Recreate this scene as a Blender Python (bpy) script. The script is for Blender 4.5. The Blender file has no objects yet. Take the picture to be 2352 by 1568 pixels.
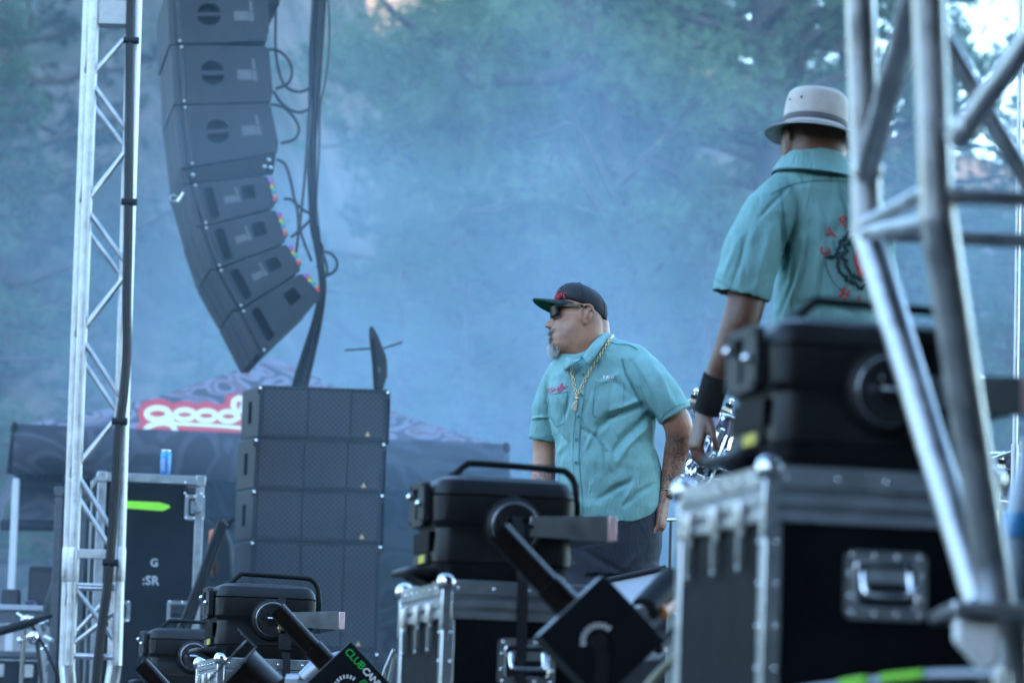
import bpy, bmesh, math, random
import numpy as np
from mathutils import Vector, Matrix, Euler
from mathutils.bvhtree import BVHTree
from mathutils.geometry import tessellate_polygon
R = math.radians
random.seed(7)
scene = bpy.context.scene
col = scene.collection

# ------------------------------------------------------------------ camera
F = 8820.0                      # focal length in units of the 2352 px wide picture (135 mm on 36 mm)
CAM = Vector((0, 0, 0.05))
PITCH = math.atan((1870 - 784) / F)
ROLL = R(1.7)
FWD = Vector((0, math.cos(PITCH), math.sin(PITCH)))
UP0 = Vector((0, -math.sin(PITCH), math.cos(PITCH)))
RT0 = Vector((1, 0, 0))
RT = RT0 * math.cos(ROLL) + UP0 * math.sin(ROLL)
UP = UP0 * math.cos(ROLL) - RT0 * math.sin(ROLL)
cam = bpy.data.cameras.new('camera')
cam.lens = 135.0; cam.sensor_width = 36.0; cam.clip_start = 0.1; cam.clip_end = 5000
cam.dof.use_dof = True; cam.dof.focus_distance = 12.95; cam.dof.aperture_fstop = 4.6
cam.dof.aperture_blades = 0
camo = bpy.data.objects.new('camera', cam); col.objects.link(camo)
m = Matrix((( RT.x, UP.x, -FWD.x, CAM.x), (RT.y, UP.y, -FWD.y, CAM.y), (RT.z, UP.z, -FWD.z, CAM.z), (0, 0, 0, 1)))
camo.matrix_world = m
scene.camera = camo

# ------------------------------------------------------------------ world, sun, exposure
SUN_EL, SUN_AZ = R(10), math.atan2(-0.50, -0.87)      # direction to the sun: low, from the left and behind the camera
world = bpy.data.worlds.new('World'); scene.world = world; world.use_nodes = True
nt = world.node_tree; nt.nodes.clear()
sky = nt.nodes.new('ShaderNodeTexSky'); sky.sky_type = 'NISHITA'; sky.sun_disc = False
sky.sun_elevation = SUN_EL; sky.sun_rotation = SUN_AZ; sky.air_density = 1.0; sky.dust_density = 0.25; sky.ozone_density = 2.4
bg = nt.nodes.new('ShaderNodeBackground'); bg.inputs['Strength'].default_value = 0.15
wo = nt.nodes.new('ShaderNodeOutputWorld')
nt.links.new(sky.outputs[0], bg.inputs[0]); nt.links.new(bg.outputs[0], wo.inputs[0])
sl = bpy.data.lights.new('sun', 'SUN'); sl.energy = 3.0; sl.angle = R(0.5); sl.color = (1.0, 0.74, 0.50)
slo = bpy.data.objects.new('sun', sl); col.objects.link(slo)
sd = Vector((math.sin(SUN_AZ) * math.cos(SUN_EL), math.cos(SUN_AZ) * math.cos(SUN_EL), math.sin(SUN_EL)))
slo.rotation_euler = (-sd).to_track_quat('-Z', 'Y').to_euler()
slo.location = sd * 60
vs = scene.view_settings
vs.view_transform = 'Standard'; vs.look = 'None'; vs.exposure = 3.38; vs.gamma = 1.0; vs.use_curve_mapping = False
scene.render.engine = 'CYCLES'
cy = scene.cycles
cy.use_denoising = True
cy.max_bounces = 8; cy.diffuse_bounces = 3; cy.glossy_bounces = 3; cy.transparent_max_bounces = 16; cy.volume_bounces = 1
cy.caustics_reflective = False; cy.caustics_refractive = False
cy.sample_clamp_indirect = 6.0
cy.volume_step_rate = 4.0; cy.volume_max_steps = 128

# ------------------------------------------------------------------ helpers
def ray(px, py):
    return FWD + RT * ((px - 1176) / F) + UP * ((784 - py) / F)
def P(px, py, D):
    """world point at picture position px,py (2352 wide) and depth D along the lens axis"""
    return CAM + ray(px, py) * D
def PY(px, py, Y):
    r = ray(px, py)
    return CAM + r * ((Y - CAM.y) / r.y)
def plane_hit(px, py, p0, n):
    r = ray(px, py)
    return CAM + r * ((p0 - CAM).dot(n) / r.dot(n))
def proj(v):
    d = v - CAM
    z = d.dot(FWD)
    return 1176 + F * d.dot(RT) / z, 784 - F * d.dot(UP) / z

class MB:
    def __init__(s):
        s.v = []; s.f = []
    def add(s, vs, fs, M=None):
        b = len(s.v)
        if M is not None: vs = [M @ Vector(v) for v in vs]
        s.v.extend(tuple(v) for v in vs)
        s.f.extend(tuple(i + b for i in f) for f in fs)
        return s
    def box(s, x0, x1, y0, y1, z0, z1, M=None):
        vs = [(x, y, z) for x in (x0, x1) for y in (y0, y1) for z in (z0, z1)]
        return s.add(vs, [(0, 1, 3, 2), (4, 6, 7, 5), (0, 4, 5, 1), (2, 3, 7, 6), (0, 2, 6, 4), (1, 5, 7, 3)], M)
    def cbox(s, c, sx, sy, sz, M=None):
        return s.box(c[0]-sx/2, c[0]+sx/2, c[1]-sy/2, c[1]+sy/2, c[2]-sz/2, c[2]+sz/2, M)
    def loft(s, rings, caps=True, closed=True, M=None):
        n = len(rings[0]); vs = [p for r in rings for p in r]; fs = []
        for i in range(len(rings) - 1):
            for j in range(n if closed else n - 1):
                k = (j + 1) % n
                fs.append((i*n + j, i*n + k, (i+1)*n + k, (i+1)*n + j))
        if caps and closed:
            fs.append(tuple(range(n - 1, -1, -1)))
            fs.append(tuple((len(rings)-1)*n + j for j in range(n)))
        return s.add(vs, fs, M)
    def tube(s, pts, r, n=8, caps=True, M=None, flat=1.0):
        pts = [Vector(p) for p in pts]
        rs = r if isinstance(r, (list, tuple)) else [r] * len(pts)
        t0 = (pts[1] - pts[0]).normalized()
        ref = Vector((0, 0, 1)) if abs(t0.z) < 0.9 else Vector((0, 1, 0))
        u = t0.cross(ref).normalized(); rings = []
        for i, p in enumerate(pts):
            a = pts[max(i-1, 0)]; b = pts[min(i+1, len(pts)-1)]
            t = (b - a).normalized()
            u = (u - t * u.dot(t)); 
            if u.length < 1e-6: u = t.orthogonal()
            u.normalize(); w = t.cross(u)
            rings.append([p + u * (math.cos(2*math.pi*k/n) * rs[i]) + w * (math.sin(2*math.pi*k/n) * rs[i] * flat) for k in range(n)])
        return s.loft(rings, caps, True, M)
    def cyl(s, p0, p1, r0, r1=None, n=16, M=None):
        return s.tube([p0, p1], [r0, r0 if r1 is None else r1], n, True, M)
    def lathe(s, prof, n=24, M=None, sy=1.0):
        """prof: list of (radius, z), around z"""
        rings = [[(max(r, 1e-5) * math.cos(2*math.pi*k/n), max(r, 1e-5) * math.sin(2*math.pi*k/n) * sy, z) for k in range(n)] for r, z in prof]
        return s.loft(rings, True, True, M)
    def ell(s, c, rx, ry, rz, n=20, m=12, M=None):
        rings = []
        for i in range(m + 1):
            a = -math.pi/2 + math.pi * i / m
            q = max(math.cos(a), 1e-3)
            rings.append([(c[0] + rx*q*math.cos(2*math.pi*k/n), c[1] + ry*q*math.sin(2*math.pi*k/n), c[2] + rz*math.sin(a)) for k in range(n)])
        return s.loft(rings, True, True, M)
    def plate(s, outer, holes, y0, y1, M=None):
        """outline with holes in x,z, from y0 (front) to y1"""
        loops = [outer] + list(holes)
        tris = tessellate_polygon([[Vector((p[0], p[1], 0)) for p in l] for l in loops])
        flat = [p for l in loops for p in l]; n = len(flat)
        vs = [(p[0], y0, p[1]) for p in flat] + [(p[0], y1, p[1]) for p in flat]
        fs = []
        for t in tris:
            a, b, c = (Vector(flat[i]) for i in t)
            ccw = (b - a).cross(c - a) if hasattr((b-a), 'cross') else 0
            cr = (b.x-a.x)*(c.y-a.y) - (b.y-a.y)*(c.x-a.x)
            t = tuple(t) if cr > 0 else tuple(reversed(t))
            fs.append(t); fs.append(tuple(i + n for i in reversed(t)))
        o = 0
        for l in loops:
            k = len(l)
            for i in range(k):
                fs.append((o + i, o + (i+1) % k, n + o + (i+1) % k, n + o + i))
            o += k
        return s.add(vs, fs, M)
    def prism(s, poly, y0, y1, M=None):
        return s.plate(poly, [], y0, y1, M)
    def mesh(s, name):
        me = bpy.data.meshes.new(name)
        me.from_pydata(s.v, [], s.f); me.update()
        return me

MATR = {}
def base_matrix(o):
    return MATR.get(o.name, Matrix.Identity(4)) if o is not None else Matrix.Identity(4)
def thing(name, label, cat, loc=(0, 0, 0), rot=(0, 0, 0), group=None, scale=1.0):
    o = bpy.data.objects.new(name, None); col.objects.link(o)
    o.empty_display_size = 0.1
    o.location = loc; o.rotation_euler = rot; o.scale = (scale,)*3
    o['label'] = label; o['category'] = cat
    if group: o['group'] = group
    MATR[o.name] = Matrix.Translation(Vector(loc)) @ Euler(rot).to_matrix().to_4x4() @ Matrix.Scale(scale, 4)
    return o
def fin(me, smooth=None):
    bm = bmesh.new(); bm.from_mesh(me)
    bmesh.ops.recalc_face_normals(bm, faces=bm.faces[:]); bm.to_mesh(me); bm.free()
    if smooth is not None:
        me.polygons.foreach_set('use_smooth', [True] * len(me.polygons))
        if smooth < 179: me.set_sharp_from_angle(angle=R(smooth))
def obj(name, mb, mat, parent=None, smooth=40, bevel=0.0, world=False, seg=2, recalc=True, label=None):
    """one mesh object; world=True when the shape is given in world coordinates"""
    me = mb.mesh(name) if isinstance(mb, MB) else mb
    if world and parent is not None: me.transform(base_matrix(parent).inverted())
    if recalc: fin(me, smooth)
    o = bpy.data.objects.new(name, me); col.objects.link(o)
    if mat is not None: me.materials.append(mat)
    if parent is not None:
        o.parent = parent; MATR[o.name] = base_matrix(parent)
    if bevel > 0:
        b = o.modifiers.new('bevel', 'BEVEL'); b.width = bevel; b.segments = seg; b.limit_method = 'ANGLE'; b.angle_limit = R(40)
        b.harden_normals = False
    if label: o['label'] = label
    return o
def tag(o, label, cat, group=None):
    o['label'] = label; o['category'] = cat
    if group: o['group'] = group
    return o
def struct(o, kind='structure', label=None):
    o['kind'] = kind
    if label: o['label'] = label
    return o
def copy_tree(o, parent=None, loc=None, rot=None, scale=None, label=None):
    c = o.copy(); col.objects.link(c); c.parent = parent
    if loc is not None: c.location = loc
    if rot is not None: c.rotation_euler = rot
    if scale is not None: c.scale = (scale,)*3
    if parent is None:
        MATR[c.name] = Matrix.Translation(Vector(c.location)) @ c.rotation_euler.to_matrix().to_4x4() @ Matrix.Scale(c.scale[0], 4)
    else:
        MATR[c.name] = base_matrix(parent)
    if label: c['label'] = label
    for ch in list(o.children): copy_tree(ch, c)
    return c
def rrect(x0, x1, y0, y1, r, k=5):
    """rounded rectangle outline, counter clockwise"""
    pts = []
    for cx, cy_, a0 in ((x1-r, y1-r, 0), (x0+r, y1-r, 90), (x0+r, y0+r, 180), (x1-r, y0+r, 270)):
        for i in range(k + 1):
            a = R(a0 + 90*i/k); pts.append((cx + r*math.cos(a), cy_ + r*math.sin(a)))
    return pts
def spline(pts, n=6):
    """Catmull-Rom through points"""
    pts = [Vector(p) for p in pts]; out = []
    for i in range(len(pts) - 1):
        p0 = pts[max(i-1, 0)]; p1 = pts[i]; p2 = pts[i+1]; p3 = pts[min(i+2, len(pts)-1)]
        for k in range(n):
            t = k / n
            out.append(0.5*((2*p1) + (p2-p0)*t + (2*p0-5*p1+4*p2-p3)*t*t + (-p0+3*p1-3*p2+p3)*t**3))
    out.append(pts[-1]); return out
def remesh(mb, voxel, smooth_it=4, fac=0.5):
    me = mb.mesh('tmp'); fin(me)
    o = bpy.data.objects.new('tmp', me); col.objects.link(o)
    r = o.modifiers.new('r', 'REMESH'); r.mode = 'VOXEL'; r.voxel_size = voxel
    if smooth_it:
        s = o.modifiers.new('s', 'SMOOTH'); s.iterations = smooth_it; s.factor = fac
    dg = bpy.context.evaluated_depsgraph_get()
    out = bpy.data.meshes.new_from_object(o.evaluated_get(dg))
    bpy.data.objects.remove(o); bpy.data.meshes.remove(me)
    return out
def text_mesh(txt, size, extrude=0.0006, shear=0.0, space=1.0, bold=0.0):
    c = bpy.data.curves.new('t', 'FONT'); c.body = txt; c.size = size; c.extrude = extrude; c.shear = shear; c.space_character = space; c.offset = bold
    c.resolution_u = 3
    o = bpy.data.objects.new('t', c); col.objects.link(o)
    dg = bpy.context.evaluated_depsgraph_get()
    me = bpy.data.meshes.new_from_object(o.evaluated_get(dg))
    bpy.data.objects.remove(o)
    return me

# ------------------------------------------------------------------ materials
def mat(name, c, rough=0.5, metal=0.0, var=0.0, vscale=8.0, bump=0.0, bscale=60.0, c2=None, spec=0.5, sss=0.0, rvar=0.0, coat=0.0, emit=None):
    ma = bpy.data.materials.new(name); ma.use_nodes = True
    n = ma.node_tree.nodes; l = ma.node_tree.links; b = n['Principled BSDF']
    b.inputs['Base Color'].default_value = (*c, 1); b.inputs['Roughness'].default_value = rough
    b.inputs['Metallic'].default_value = metal; b.inputs['Specular IOR Level'].default_value = spec
    if coat: b.inputs['Coat Weight'].default_value = coat
    if sss:
        b.inputs['Subsurface Weight'].default_value = sss; b.inputs['Subsurface Radius'].default_value = (0.012, 0.005, 0.003)
    if emit:
        b.inputs['Emission Color'].default_value = (*emit[0], 1); b.inputs['Emission Strength'].default_value = emit[1]
    tc = n.new('ShaderNodeTexCoord')
    if var or c2 or rvar:
        no = n.new('ShaderNodeTexNoise'); no.inputs['Scale'].default_value = vscale; no.inputs['Detail'].default_value = 5; no.inputs['Roughness'].default_value = 0.65
        l.new(tc.outputs['Object'], no.inputs['Vector'])
        ra = n.new('ShaderNodeValToRGB'); e = ra.color_ramp.elements
        e[0].position = 0.33; e[1].position = 0.67
        d = c2 if c2 else tuple(min(1, x*(1+var)) for x in c)
        a = c if c2 else tuple(x*(1-var) for x in c)
        e[0].color = (*a, 1); e[1].color = (*d, 1)
        l.new(no.outputs['Fac'], ra.inputs[0]); 
        if var or c2: l.new(ra.outputs[0], b.inputs['Base Color'])
        if rvar:
            mr = n.new('ShaderNodeMapRange'); mr.inputs[3].default_value = max(0.02, rough-rvar); mr.inputs[4].default_value = min(1, rough+rvar)
            mr.inputs[1].default_value = 0.3; mr.inputs[2].default_value = 0.7
            l.new(no.outputs['Fac'], mr.inputs[0]); l.new(mr.outputs[0], b.inputs['Roughness'])
    if bump:
        nb = n.new('ShaderNodeTexNoise'); nb.inputs['Scale'].default_value = bscale; nb.inputs['Detail'].default_value = 4
        l.new(tc.outputs['Object'], nb.inputs['Vector'])
        bp = n.new('ShaderNodeBump'); bp.inputs['Strength'].default_value = bump; bp.inputs['Distance'].default_value = 0.01
        l.new(nb.outputs['Fac'], bp.inputs['Height']); l.new(bp.outputs[0], b.inputs['Normal'])
    return ma
M = {}
M['alu'] = mat('brushed aluminium', (0.50, 0.52, 0.54), 0.36, 1.0, var=0.10, vscale=30, rvar=0.10, bump=0.05, bscale=200)
M['alu_tube'] = mat('truss aluminium', (0.48, 0.49, 0.50), 0.46, 1.0, var=0.26, vscale=14, rvar=0.14, bump=0.10, bscale=60)
M['chrome'] = mat('polished chrome', (0.85, 0.86, 0.88), 0.10, 1.0)
M['steel'] = mat('zinc steel', (0.55, 0.56, 0.57), 0.35, 1.0, var=0.15, vscale=40, rvar=0.1)
M['black_ply'] = mat('black laminate panel', (0.006, 0.007, 0.009), 0.58, 0.0, var=0.5, vscale=5, bump=0.05, bscale=300, rvar=0.14, spec=0.09)
M['plastic'] = mat('black moulded housing', (0.010, 0.0105, 0.012), 0.46, 0.0, var=0.25, vscale=14, bump=0.12, bscale=420, rvar=0.08, spec=0.32)
M['dark_plate'] = mat('dark anodised plate', (0.018, 0.019, 0.022), 0.42, 0.2, var=0.2, vscale=30)
M['black'] = mat('matt black', (0.006, 0.006, 0.007), 0.6, spec=0.25, var=0.3, vscale=20)
M['rubber'] = mat('cable rubber', (0.008, 0.008, 0.010), 0.42, spec=0.3, var=0.3, vscale=25)
M['strap'] = mat('webbing strap', (0.016, 0.017, 0.020), 0.75, spec=0.2, var=0.25, vscale=60, bump=0.4, bscale=260)
M['anod'] = mat('black anodised tube', (0.020, 0.013, 0.011), 0.30, 0.7, var=0.3, vscale=20)
M['yellow'] = mat('yellow warning label', (0.62, 0.50, 0.05), 0.5, var=0.15, vscale=60)
M['bracket'] = mat('grey yoke steel', (0.30, 0.31, 0.31), 0.42, 0.85, var=0.12, vscale=25, rvar=0.1)
M['pink_reflect'] = mat('flange with painted pink reflection', (0.80, 0.52, 0.52), 0.4, 0.25, var=0.1, vscale=30)  # pink light reflected onto the bracket end, painted in as base colour
M['gold'] = mat('gold metal', (0.76, 0.58, 0.34), 0.24, 1.0)
M['lime'] = mat('fluorescent lime tape', (0.30, 0.80, 0.03), 0.5, var=0.08, vscale=20)
M['speaker'] = mat('speaker textured paint', (0.022, 0.023, 0.027), 0.62, spec=0.3, var=0.2, vscale=10, bump=0.15, bscale=260)
M['recess'] = mat('recess shade black', (0.002, 0.002, 0.002), 1.0, spec=0.0)  # near-zero black paints in the shade inside handle recesses and slots
M['sticker'] = mat('grey cabinet sticker', (0.085, 0.085, 0.09), 0.55, var=0.1, vscale=30)
M['white'] = mat('white print', (0.75, 0.75, 0.74), 0.6, var=0.05, vscale=30)
M['orange'] = mat('orange plastic', (0.62, 0.20, 0.05), 0.5, var=0.15, vscale=20)
M['amber'] = mat('amber triangle badge', (0.62, 0.36, 0.18), 0.45)
M['leg'] = mat('pale painted tent leg', (0.55, 0.57, 0.60), 0.4, var=0.08)
M['deck'] = mat('stage deck plywood', (0.035, 0.032, 0.030), 0.7, var=0.3, vscale=3)
def grille_mat():
    ma = bpy.data.materials.new('perforated steel grille'); ma.use_nodes = True
    n = ma.node_tree.nodes; l = ma.node_tree.links; b = n['Principled BSDF']
    tc = n.new('ShaderNodeTexCoord'); mp = n.new('ShaderNodeMapping'); mp.inputs['Rotation'].default_value = (0, R(45), 0)
    sp = n.new('ShaderNodeSeparateXYZ'); cb = n.new('ShaderNodeCombineXYZ')
    l.new(tc.outputs['Object'], mp.inputs[0]); l.new(mp.outputs[0], sp.inputs[0]); l.new(sp.outputs['X'], cb.inputs['X']); l.new(sp.outputs['Z'], cb.inputs['Y'])
    vo = n.new('ShaderNodeTexVoronoi'); vo.voronoi_dimensions = '2D'; vo.inputs['Scale'].default_value = 48; vo.inputs['Randomness'].default_value = 0.0
    l.new(cb.outputs[0], vo.inputs['Vector'])
    ra = n.new('ShaderNodeValToRGB'); e = ra.color_ramp.elements; e[0].position = 0.30; e[1].position = 0.42
    e[0].color = (0.003, 0.003, 0.004, 1); e[1].color = (0.040, 0.042, 0.048, 1)
    l.new(vo.outputs['Distance'], ra.inputs[0]); l.new(ra.outputs[0], b.inputs['Base Color'])
    bp = n.new('ShaderNodeBump'); bp.inputs['Strength'].default_value = 0.6; bp.inputs['Distance'].default_value = 0.004
    l.new(ra.outputs[0], bp.inputs['Height']); l.new(bp.outputs[0], b.inputs['Normal'])
    b.inputs['Roughness'].default_value = 0.55; b.inputs['Metallic'].default_value = 0.3
    return ma
M['grille'] = grille_mat()
def fabric_mat(name, ca, cb_, cc, scale=2.2):
    """printed canopy fabric: brush-like bands"""
    ma = bpy.data.materials.new(name); ma.use_nodes = True
    n = ma.node_tree.nodes; l = ma.node_tree.links; b = n['Principled BSDF']
    tc = n.new('ShaderNodeTexCoord'); mp = n.new('ShaderNodeMapping'); mp.inputs['Scale'].default_value = (1.0, 0.45, 1.5)
    l.new(tc.outputs['Object'], mp.inputs[0])
    no = n.new('ShaderNodeTexNoise'); no.inputs['Scale'].default_value = scale; no.inputs['Detail'].default_value = 0.6; no.inputs['Distortion'].default_value = 1.8
    l.new(mp.outputs[0], no.inputs['Vector'])
    ra = n.new('ShaderNodeValToRGB'); r = ra.color_ramp; r.interpolation = 'LINEAR'
    stops = [(0.0, ca), (0.34, ca), (0.36, cb_), (0.42, cb_), (0.44, ca), (0.50, ca), (0.515, cb_), (0.57, cb_), (0.585, cc), (0.64, cc), (0.655, cb_), (0.70, cb_), (0.72, ca), (1.0, ca)]
    while len(r.elements) < len(stops): r.elements.new(0.5)
    for e, (p, c) in zip(r.elements, stops): e.position = p; e.color = (*c, 1)
    l.new(no.outputs['Fac'], ra.inputs[0]); l.new(ra.outputs[0], b.inputs['Base Color'])
    b.inputs['Roughness'].default_value = 0.75
    return ma
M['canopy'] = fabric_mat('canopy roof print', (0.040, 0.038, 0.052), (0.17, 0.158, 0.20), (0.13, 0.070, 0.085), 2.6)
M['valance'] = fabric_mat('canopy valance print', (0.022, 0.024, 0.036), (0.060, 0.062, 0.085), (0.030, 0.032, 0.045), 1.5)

# ================================================================== the setting
def sstep(a, b, x):
    t = np.clip((x - a) / (b - a), 0, 1); return t*t*(3 - 2*t)
def vnoise(x, y, seed=0):
    """cheap smooth value noise (numpy arrays)"""
    xi = np.floor(x).astype(int); yi = np.floor(y).astype(int); fx = x - xi; fy = y - yi
    fx = fx*fx*(3-2*fx); fy = fy*fy*(3-2*fy)
    def h(a, b):
        q = (a*374761393 + b*668265263 + seed*974711) & 0x7fffffff
        q = ((q ^ (q >> 13)) * 1274126177) & 0x7fffffff
        return ((q ^ (q >> 16)) & 0xffff) / 65535.0
    return (h(xi, yi)*(1-fx)*(1-fy) + h(xi+1, yi)*fx*(1-fy) + h(xi, yi+1)*(1-fx)*fy + h(xi+1, yi+1)*fx*fy)
def terrain_z(x, y):
    x = np.asarray(x, float); y = np.asarray(y, float)
    z = -0.35 + 0.215 * np.maximum(y - 27, 0) * sstep(25, 34, y)
    z = z + sstep(-1.6, -5.2, x) * (7.4*sstep(43, 61, y) + 0.18*np.maximum(y - 58, 0)*(y < 82)) * (1 - sstep(78, 98, y))
    z = z + 7.5 * np.exp(-((x + 2) / 11.0)**2) * sstep(70, 115, y) - 0.25*np.maximum(y-125, 0)*sstep(125,150,y)
    rough = (vnoise(x*0.35, y*0.35, 1) - .5) * 1.6 + (vnoise(x*0.9, y*0.9, 2) - .5) * 0.7 + (vnoise(x*2.3, y*2.3, 3) - .5) * 0.3
    return z + rough * sstep(31, 44, y)
def grid_mesh(name, xs, ys, zf):
    X, Y = np.meshgrid(xs, ys); Z = zf(X, Y)
    nx = len(xs); ny = len(ys)
    v = np.stack([X, Y, Z], -1).reshape(-1, 3)
    i = np.arange((ny-1)*(nx-1)); r = i // (nx-1); c = i % (nx-1); a = r*nx + c
    f = np.stack([a, a+1, a+nx+1, a+nx], -1)
    me = bpy.data.meshes.new(name); me.from_pydata(v.tolist(), [], f.tolist()); me.update()
    me.polygons.foreach_set('use_smooth', [True]*len(me.polygons))
    return me
def earth_mat():
    ma = bpy.data.materials.new('dry hillside earth, rock and grass'); ma.use_nodes = True
    n = ma.node_tree.nodes; l = ma.node_tree.links; b = n['Principled BSDF']; b.inputs['Roughness'].default_value = 0.95
    tc = n.new('ShaderNodeTexCoord')
    def noise(s, d=6):
        q = n.new('ShaderNodeTexNoise'); q.inputs['Scale'].default_value = s; q.inputs['Detail'].default_value = d; q.inputs['Roughness'].default_value = 0.7
        l.new(tc.outputs['Object'], q.inputs['Vector']); return q
    n1 = noise(0.35); r1 = n.new('ShaderNodeValToRGB'); e = r1.color_ramp.elements
    e[0].position = 0.40; e[0].color = (0.055, 0.068, 0.040, 1); e[1].position = 0.58; e[1].color = (0.21, 0.168, 0.140, 1)
    n2 = noise(2.4); r2 = n.new('ShaderNodeValToRGB'); e = r2.color_ramp.elements
    e[0].position = 0.3; e[0].color = (0.5, 0.5, 0.5, 1); e[1].position = 0.7; e[1].color = (1.25, 1.2, 1.15, 1)
    l.new(n1.outputs['Fac'], r1.inputs[0]); l.new(n2.outputs['Fac'], r2.inputs[0])
    mx = n.new('ShaderNodeMix'); mx.data_type = 'RGBA'; mx.blend_type = 'MULTIPLY'; mx.inputs[0].default_value = 1
    l.new(r1.outputs[0], mx.inputs[6]); l.new(r2.outputs[0], mx.inputs[7]); l.new(mx.outputs[2], b.inputs['Base Color'])
    bp = n.new('ShaderNodeBump'); bp.inputs['Strength'].default_value = 0.8; bp.inputs['Distance'].default_value = 0.3
    l.new(n2.outputs['Fac'], bp.inputs['Height']); l.new(bp.outputs[0], b.inputs['Normal'])
    return ma
M['earth'] = earth_mat()
M['field'] = mat('trodden field', (0.09, 0.085, 0.06), 0.95, c2=(0.14, 0.12, 0.085), vscale=0.4)
M['track'] = mat('gravel track', (0.20, 0.19, 0.18), 0.95, c2=(0.28, 0.27, 0.26), vscale=2.5, bump=0.4, bscale=30)

g = obj('ground', MB().add([(-1500, -1500, -1.3), (1500, -1500, -1.3), (1500, 1500, -1.3), (-1500, 1500, -1.3)], [(0, 1, 2, 3)]), M['field'], smooth=None)
struct(g, label='dry trodden field around the stage')
hs = obj('hillside', grid_mesh('hillside', np.arange(-46, 46.1, 0.8), np.arange(23, 160, 0.8), terrain_z), M['earth'], recalc=False)
struct(hs, label='dry brown wooded hillside rising behind the stage')
# unseen ridge, shaped to hide the low evening sun so the stage lies in shade
rdir = Vector((math.sin(SUN_AZ), math.cos(SUN_AZ), 0)); rper = Vector((-rdir.y, rdir.x, 0))
def ridge():
    mb = MB(); nu, nv = 60, 14; vs = []
    for i in range(nu + 1):
        u = -620 + 1240 * i / nu
        top = 98 + 1.5*math.sin(u*0.013) + 1.0*math.sin(u*0.05 + 1)
        for j in range(nv + 1):
            t = j / nv; d = 150 + 260 * t
            h = top * (math.sin(math.pi*min(t/0.76, 1)*0.5)**1.5 if t < 0.76 else math.cos((t-0.76)/0.24*math.pi*0.5))
            p = rdir * d + rper * u
            vs.append((p.x, p.y, -1.35 + max(h, 0)))
    fs = [(i*(nv+1)+j, i*(nv+1)+j+1, (i+1)*(nv+1)+j+1, (i+1)*(nv+1)+j) for i in range(nu) for j in range(nv)]
    return mb.add(vs, fs)
struct(obj('shade_ridge', ridge(), M['earth'], smooth=179), label='unseen ridge that keeps the low sun off the stage')
# gravel track cut into the foot of the slope
tv = []; tf = []
for i in range(41):
    x = -12 + 0.6*i; 
    for y in (33.2, 35.4): tv.append((x, y, float(terrain_z(x, y)) + 0.06))
for i in range(40): tf.append((2*i, 2*i+2, 2*i+3, 2*i+1))
struct(obj('path', MB().add(tv, tf), M['track'], smooth=179), label='gravel track along the foot of the slope')
# stage deck
st = obj('stage_floor', MB().box(-7, 7, 3.2, 21.6, -0.18, 0.0), M['deck'], smooth=None)
struct(st, label='black stage deck')
struct(obj('stage_base', MB().box(-6.9, 6.9, 3.3, 21.5, -1.29, -0.185), M['black'], smooth=None), label='black skirt under the stage')

# unseen roof slab and baffles, added to keep the sky off the near stage
M['baffle'] = mat('black stage drape', (0.008, 0.008, 0.009), 0.9)
struct(obj('sky_block_roof', MB().box(-2.2, 7.0, -4.0, 7.8, 5.6, 5.8), M['baffle'], smooth=None), label='unseen black roof slab, added to block the sky')
def baffle(x0, y0, x1, y1):
    mb = MB(); n_ = 60; vs = []
    for i in range(n_+1):
        u = i/n_; w = .06*math.sin(i*1.9); x = x0+(x1-x0)*u; y = y0+(y1-y0)*u
        dx, dy = (y1-y0), -(x1-x0); l_ = math.hypot(dx, dy)
        for z in (-.0, 5.58): vs.append((x+dx/l_*w, y+dy/l_*w, z if y > 3.3 else (-1.28 if z == 0 else z)))
    return mb.add(vs, [(2*i, 2*i+2, 2*i+3, 2*i+1) for i in range(n_)])
tag(obj('light_baffle', baffle(-2.0, -3.8, 6.8, -3.8), M['baffle'], smooth=179), 'unseen light-blocking black drape behind the camera', 'baffle')
tag(obj('light_baffle', baffle(6.8, -3.8, 6.8, 7.7), M['baffle'], smooth=179), 'unseen light-blocking black drape along the right side of the stage', 'baffle')
# ------------------------------------------------------------------ pines
M['bark'] = mat('pine bark', (0.055, 0.038, 0.032), 0.9, c2=(0.16, 0.105, 0.08), vscale=5, bump=0.7, bscale=14)
M['deadwood'] = mat('bare grey branch wood', (0.17, 0.15, 0.14), 0.9, c2=(0.28, 0.24, 0.21), vscale=6)
def needle_mat(name, a, b_):
    ma = mat(name, a, 0.55, c2=b_, vscale=0.9)
    n = ma.node_tree.nodes; l = ma.node_tree.links
    p = n['Principled BSDF']; tr = n.new('ShaderNodeBsdfTranslucent'); mx = n.new('ShaderNodeMixShader'); mx.inputs[0].default_value = 0.25
    tr.inputs[0].default_value = (*[x*1.3 for x in b_], 1)
    l.new(p.outputs[0], mx.inputs[1]); l.new(tr.outputs[0], mx.inputs[2]); l.new(mx.outputs[0], n['Material Output'].inputs[0])
    return ma
M['needle'] = needle_mat('pine needles', (0.050, 0.108, 0.055), (0.150, 0.240, 0.105))
M['needle_dark'] = needle_mat('dark conifer needles', (0.018, 0.046, 0.032), (0.042, 0.085, 0.048))
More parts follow.
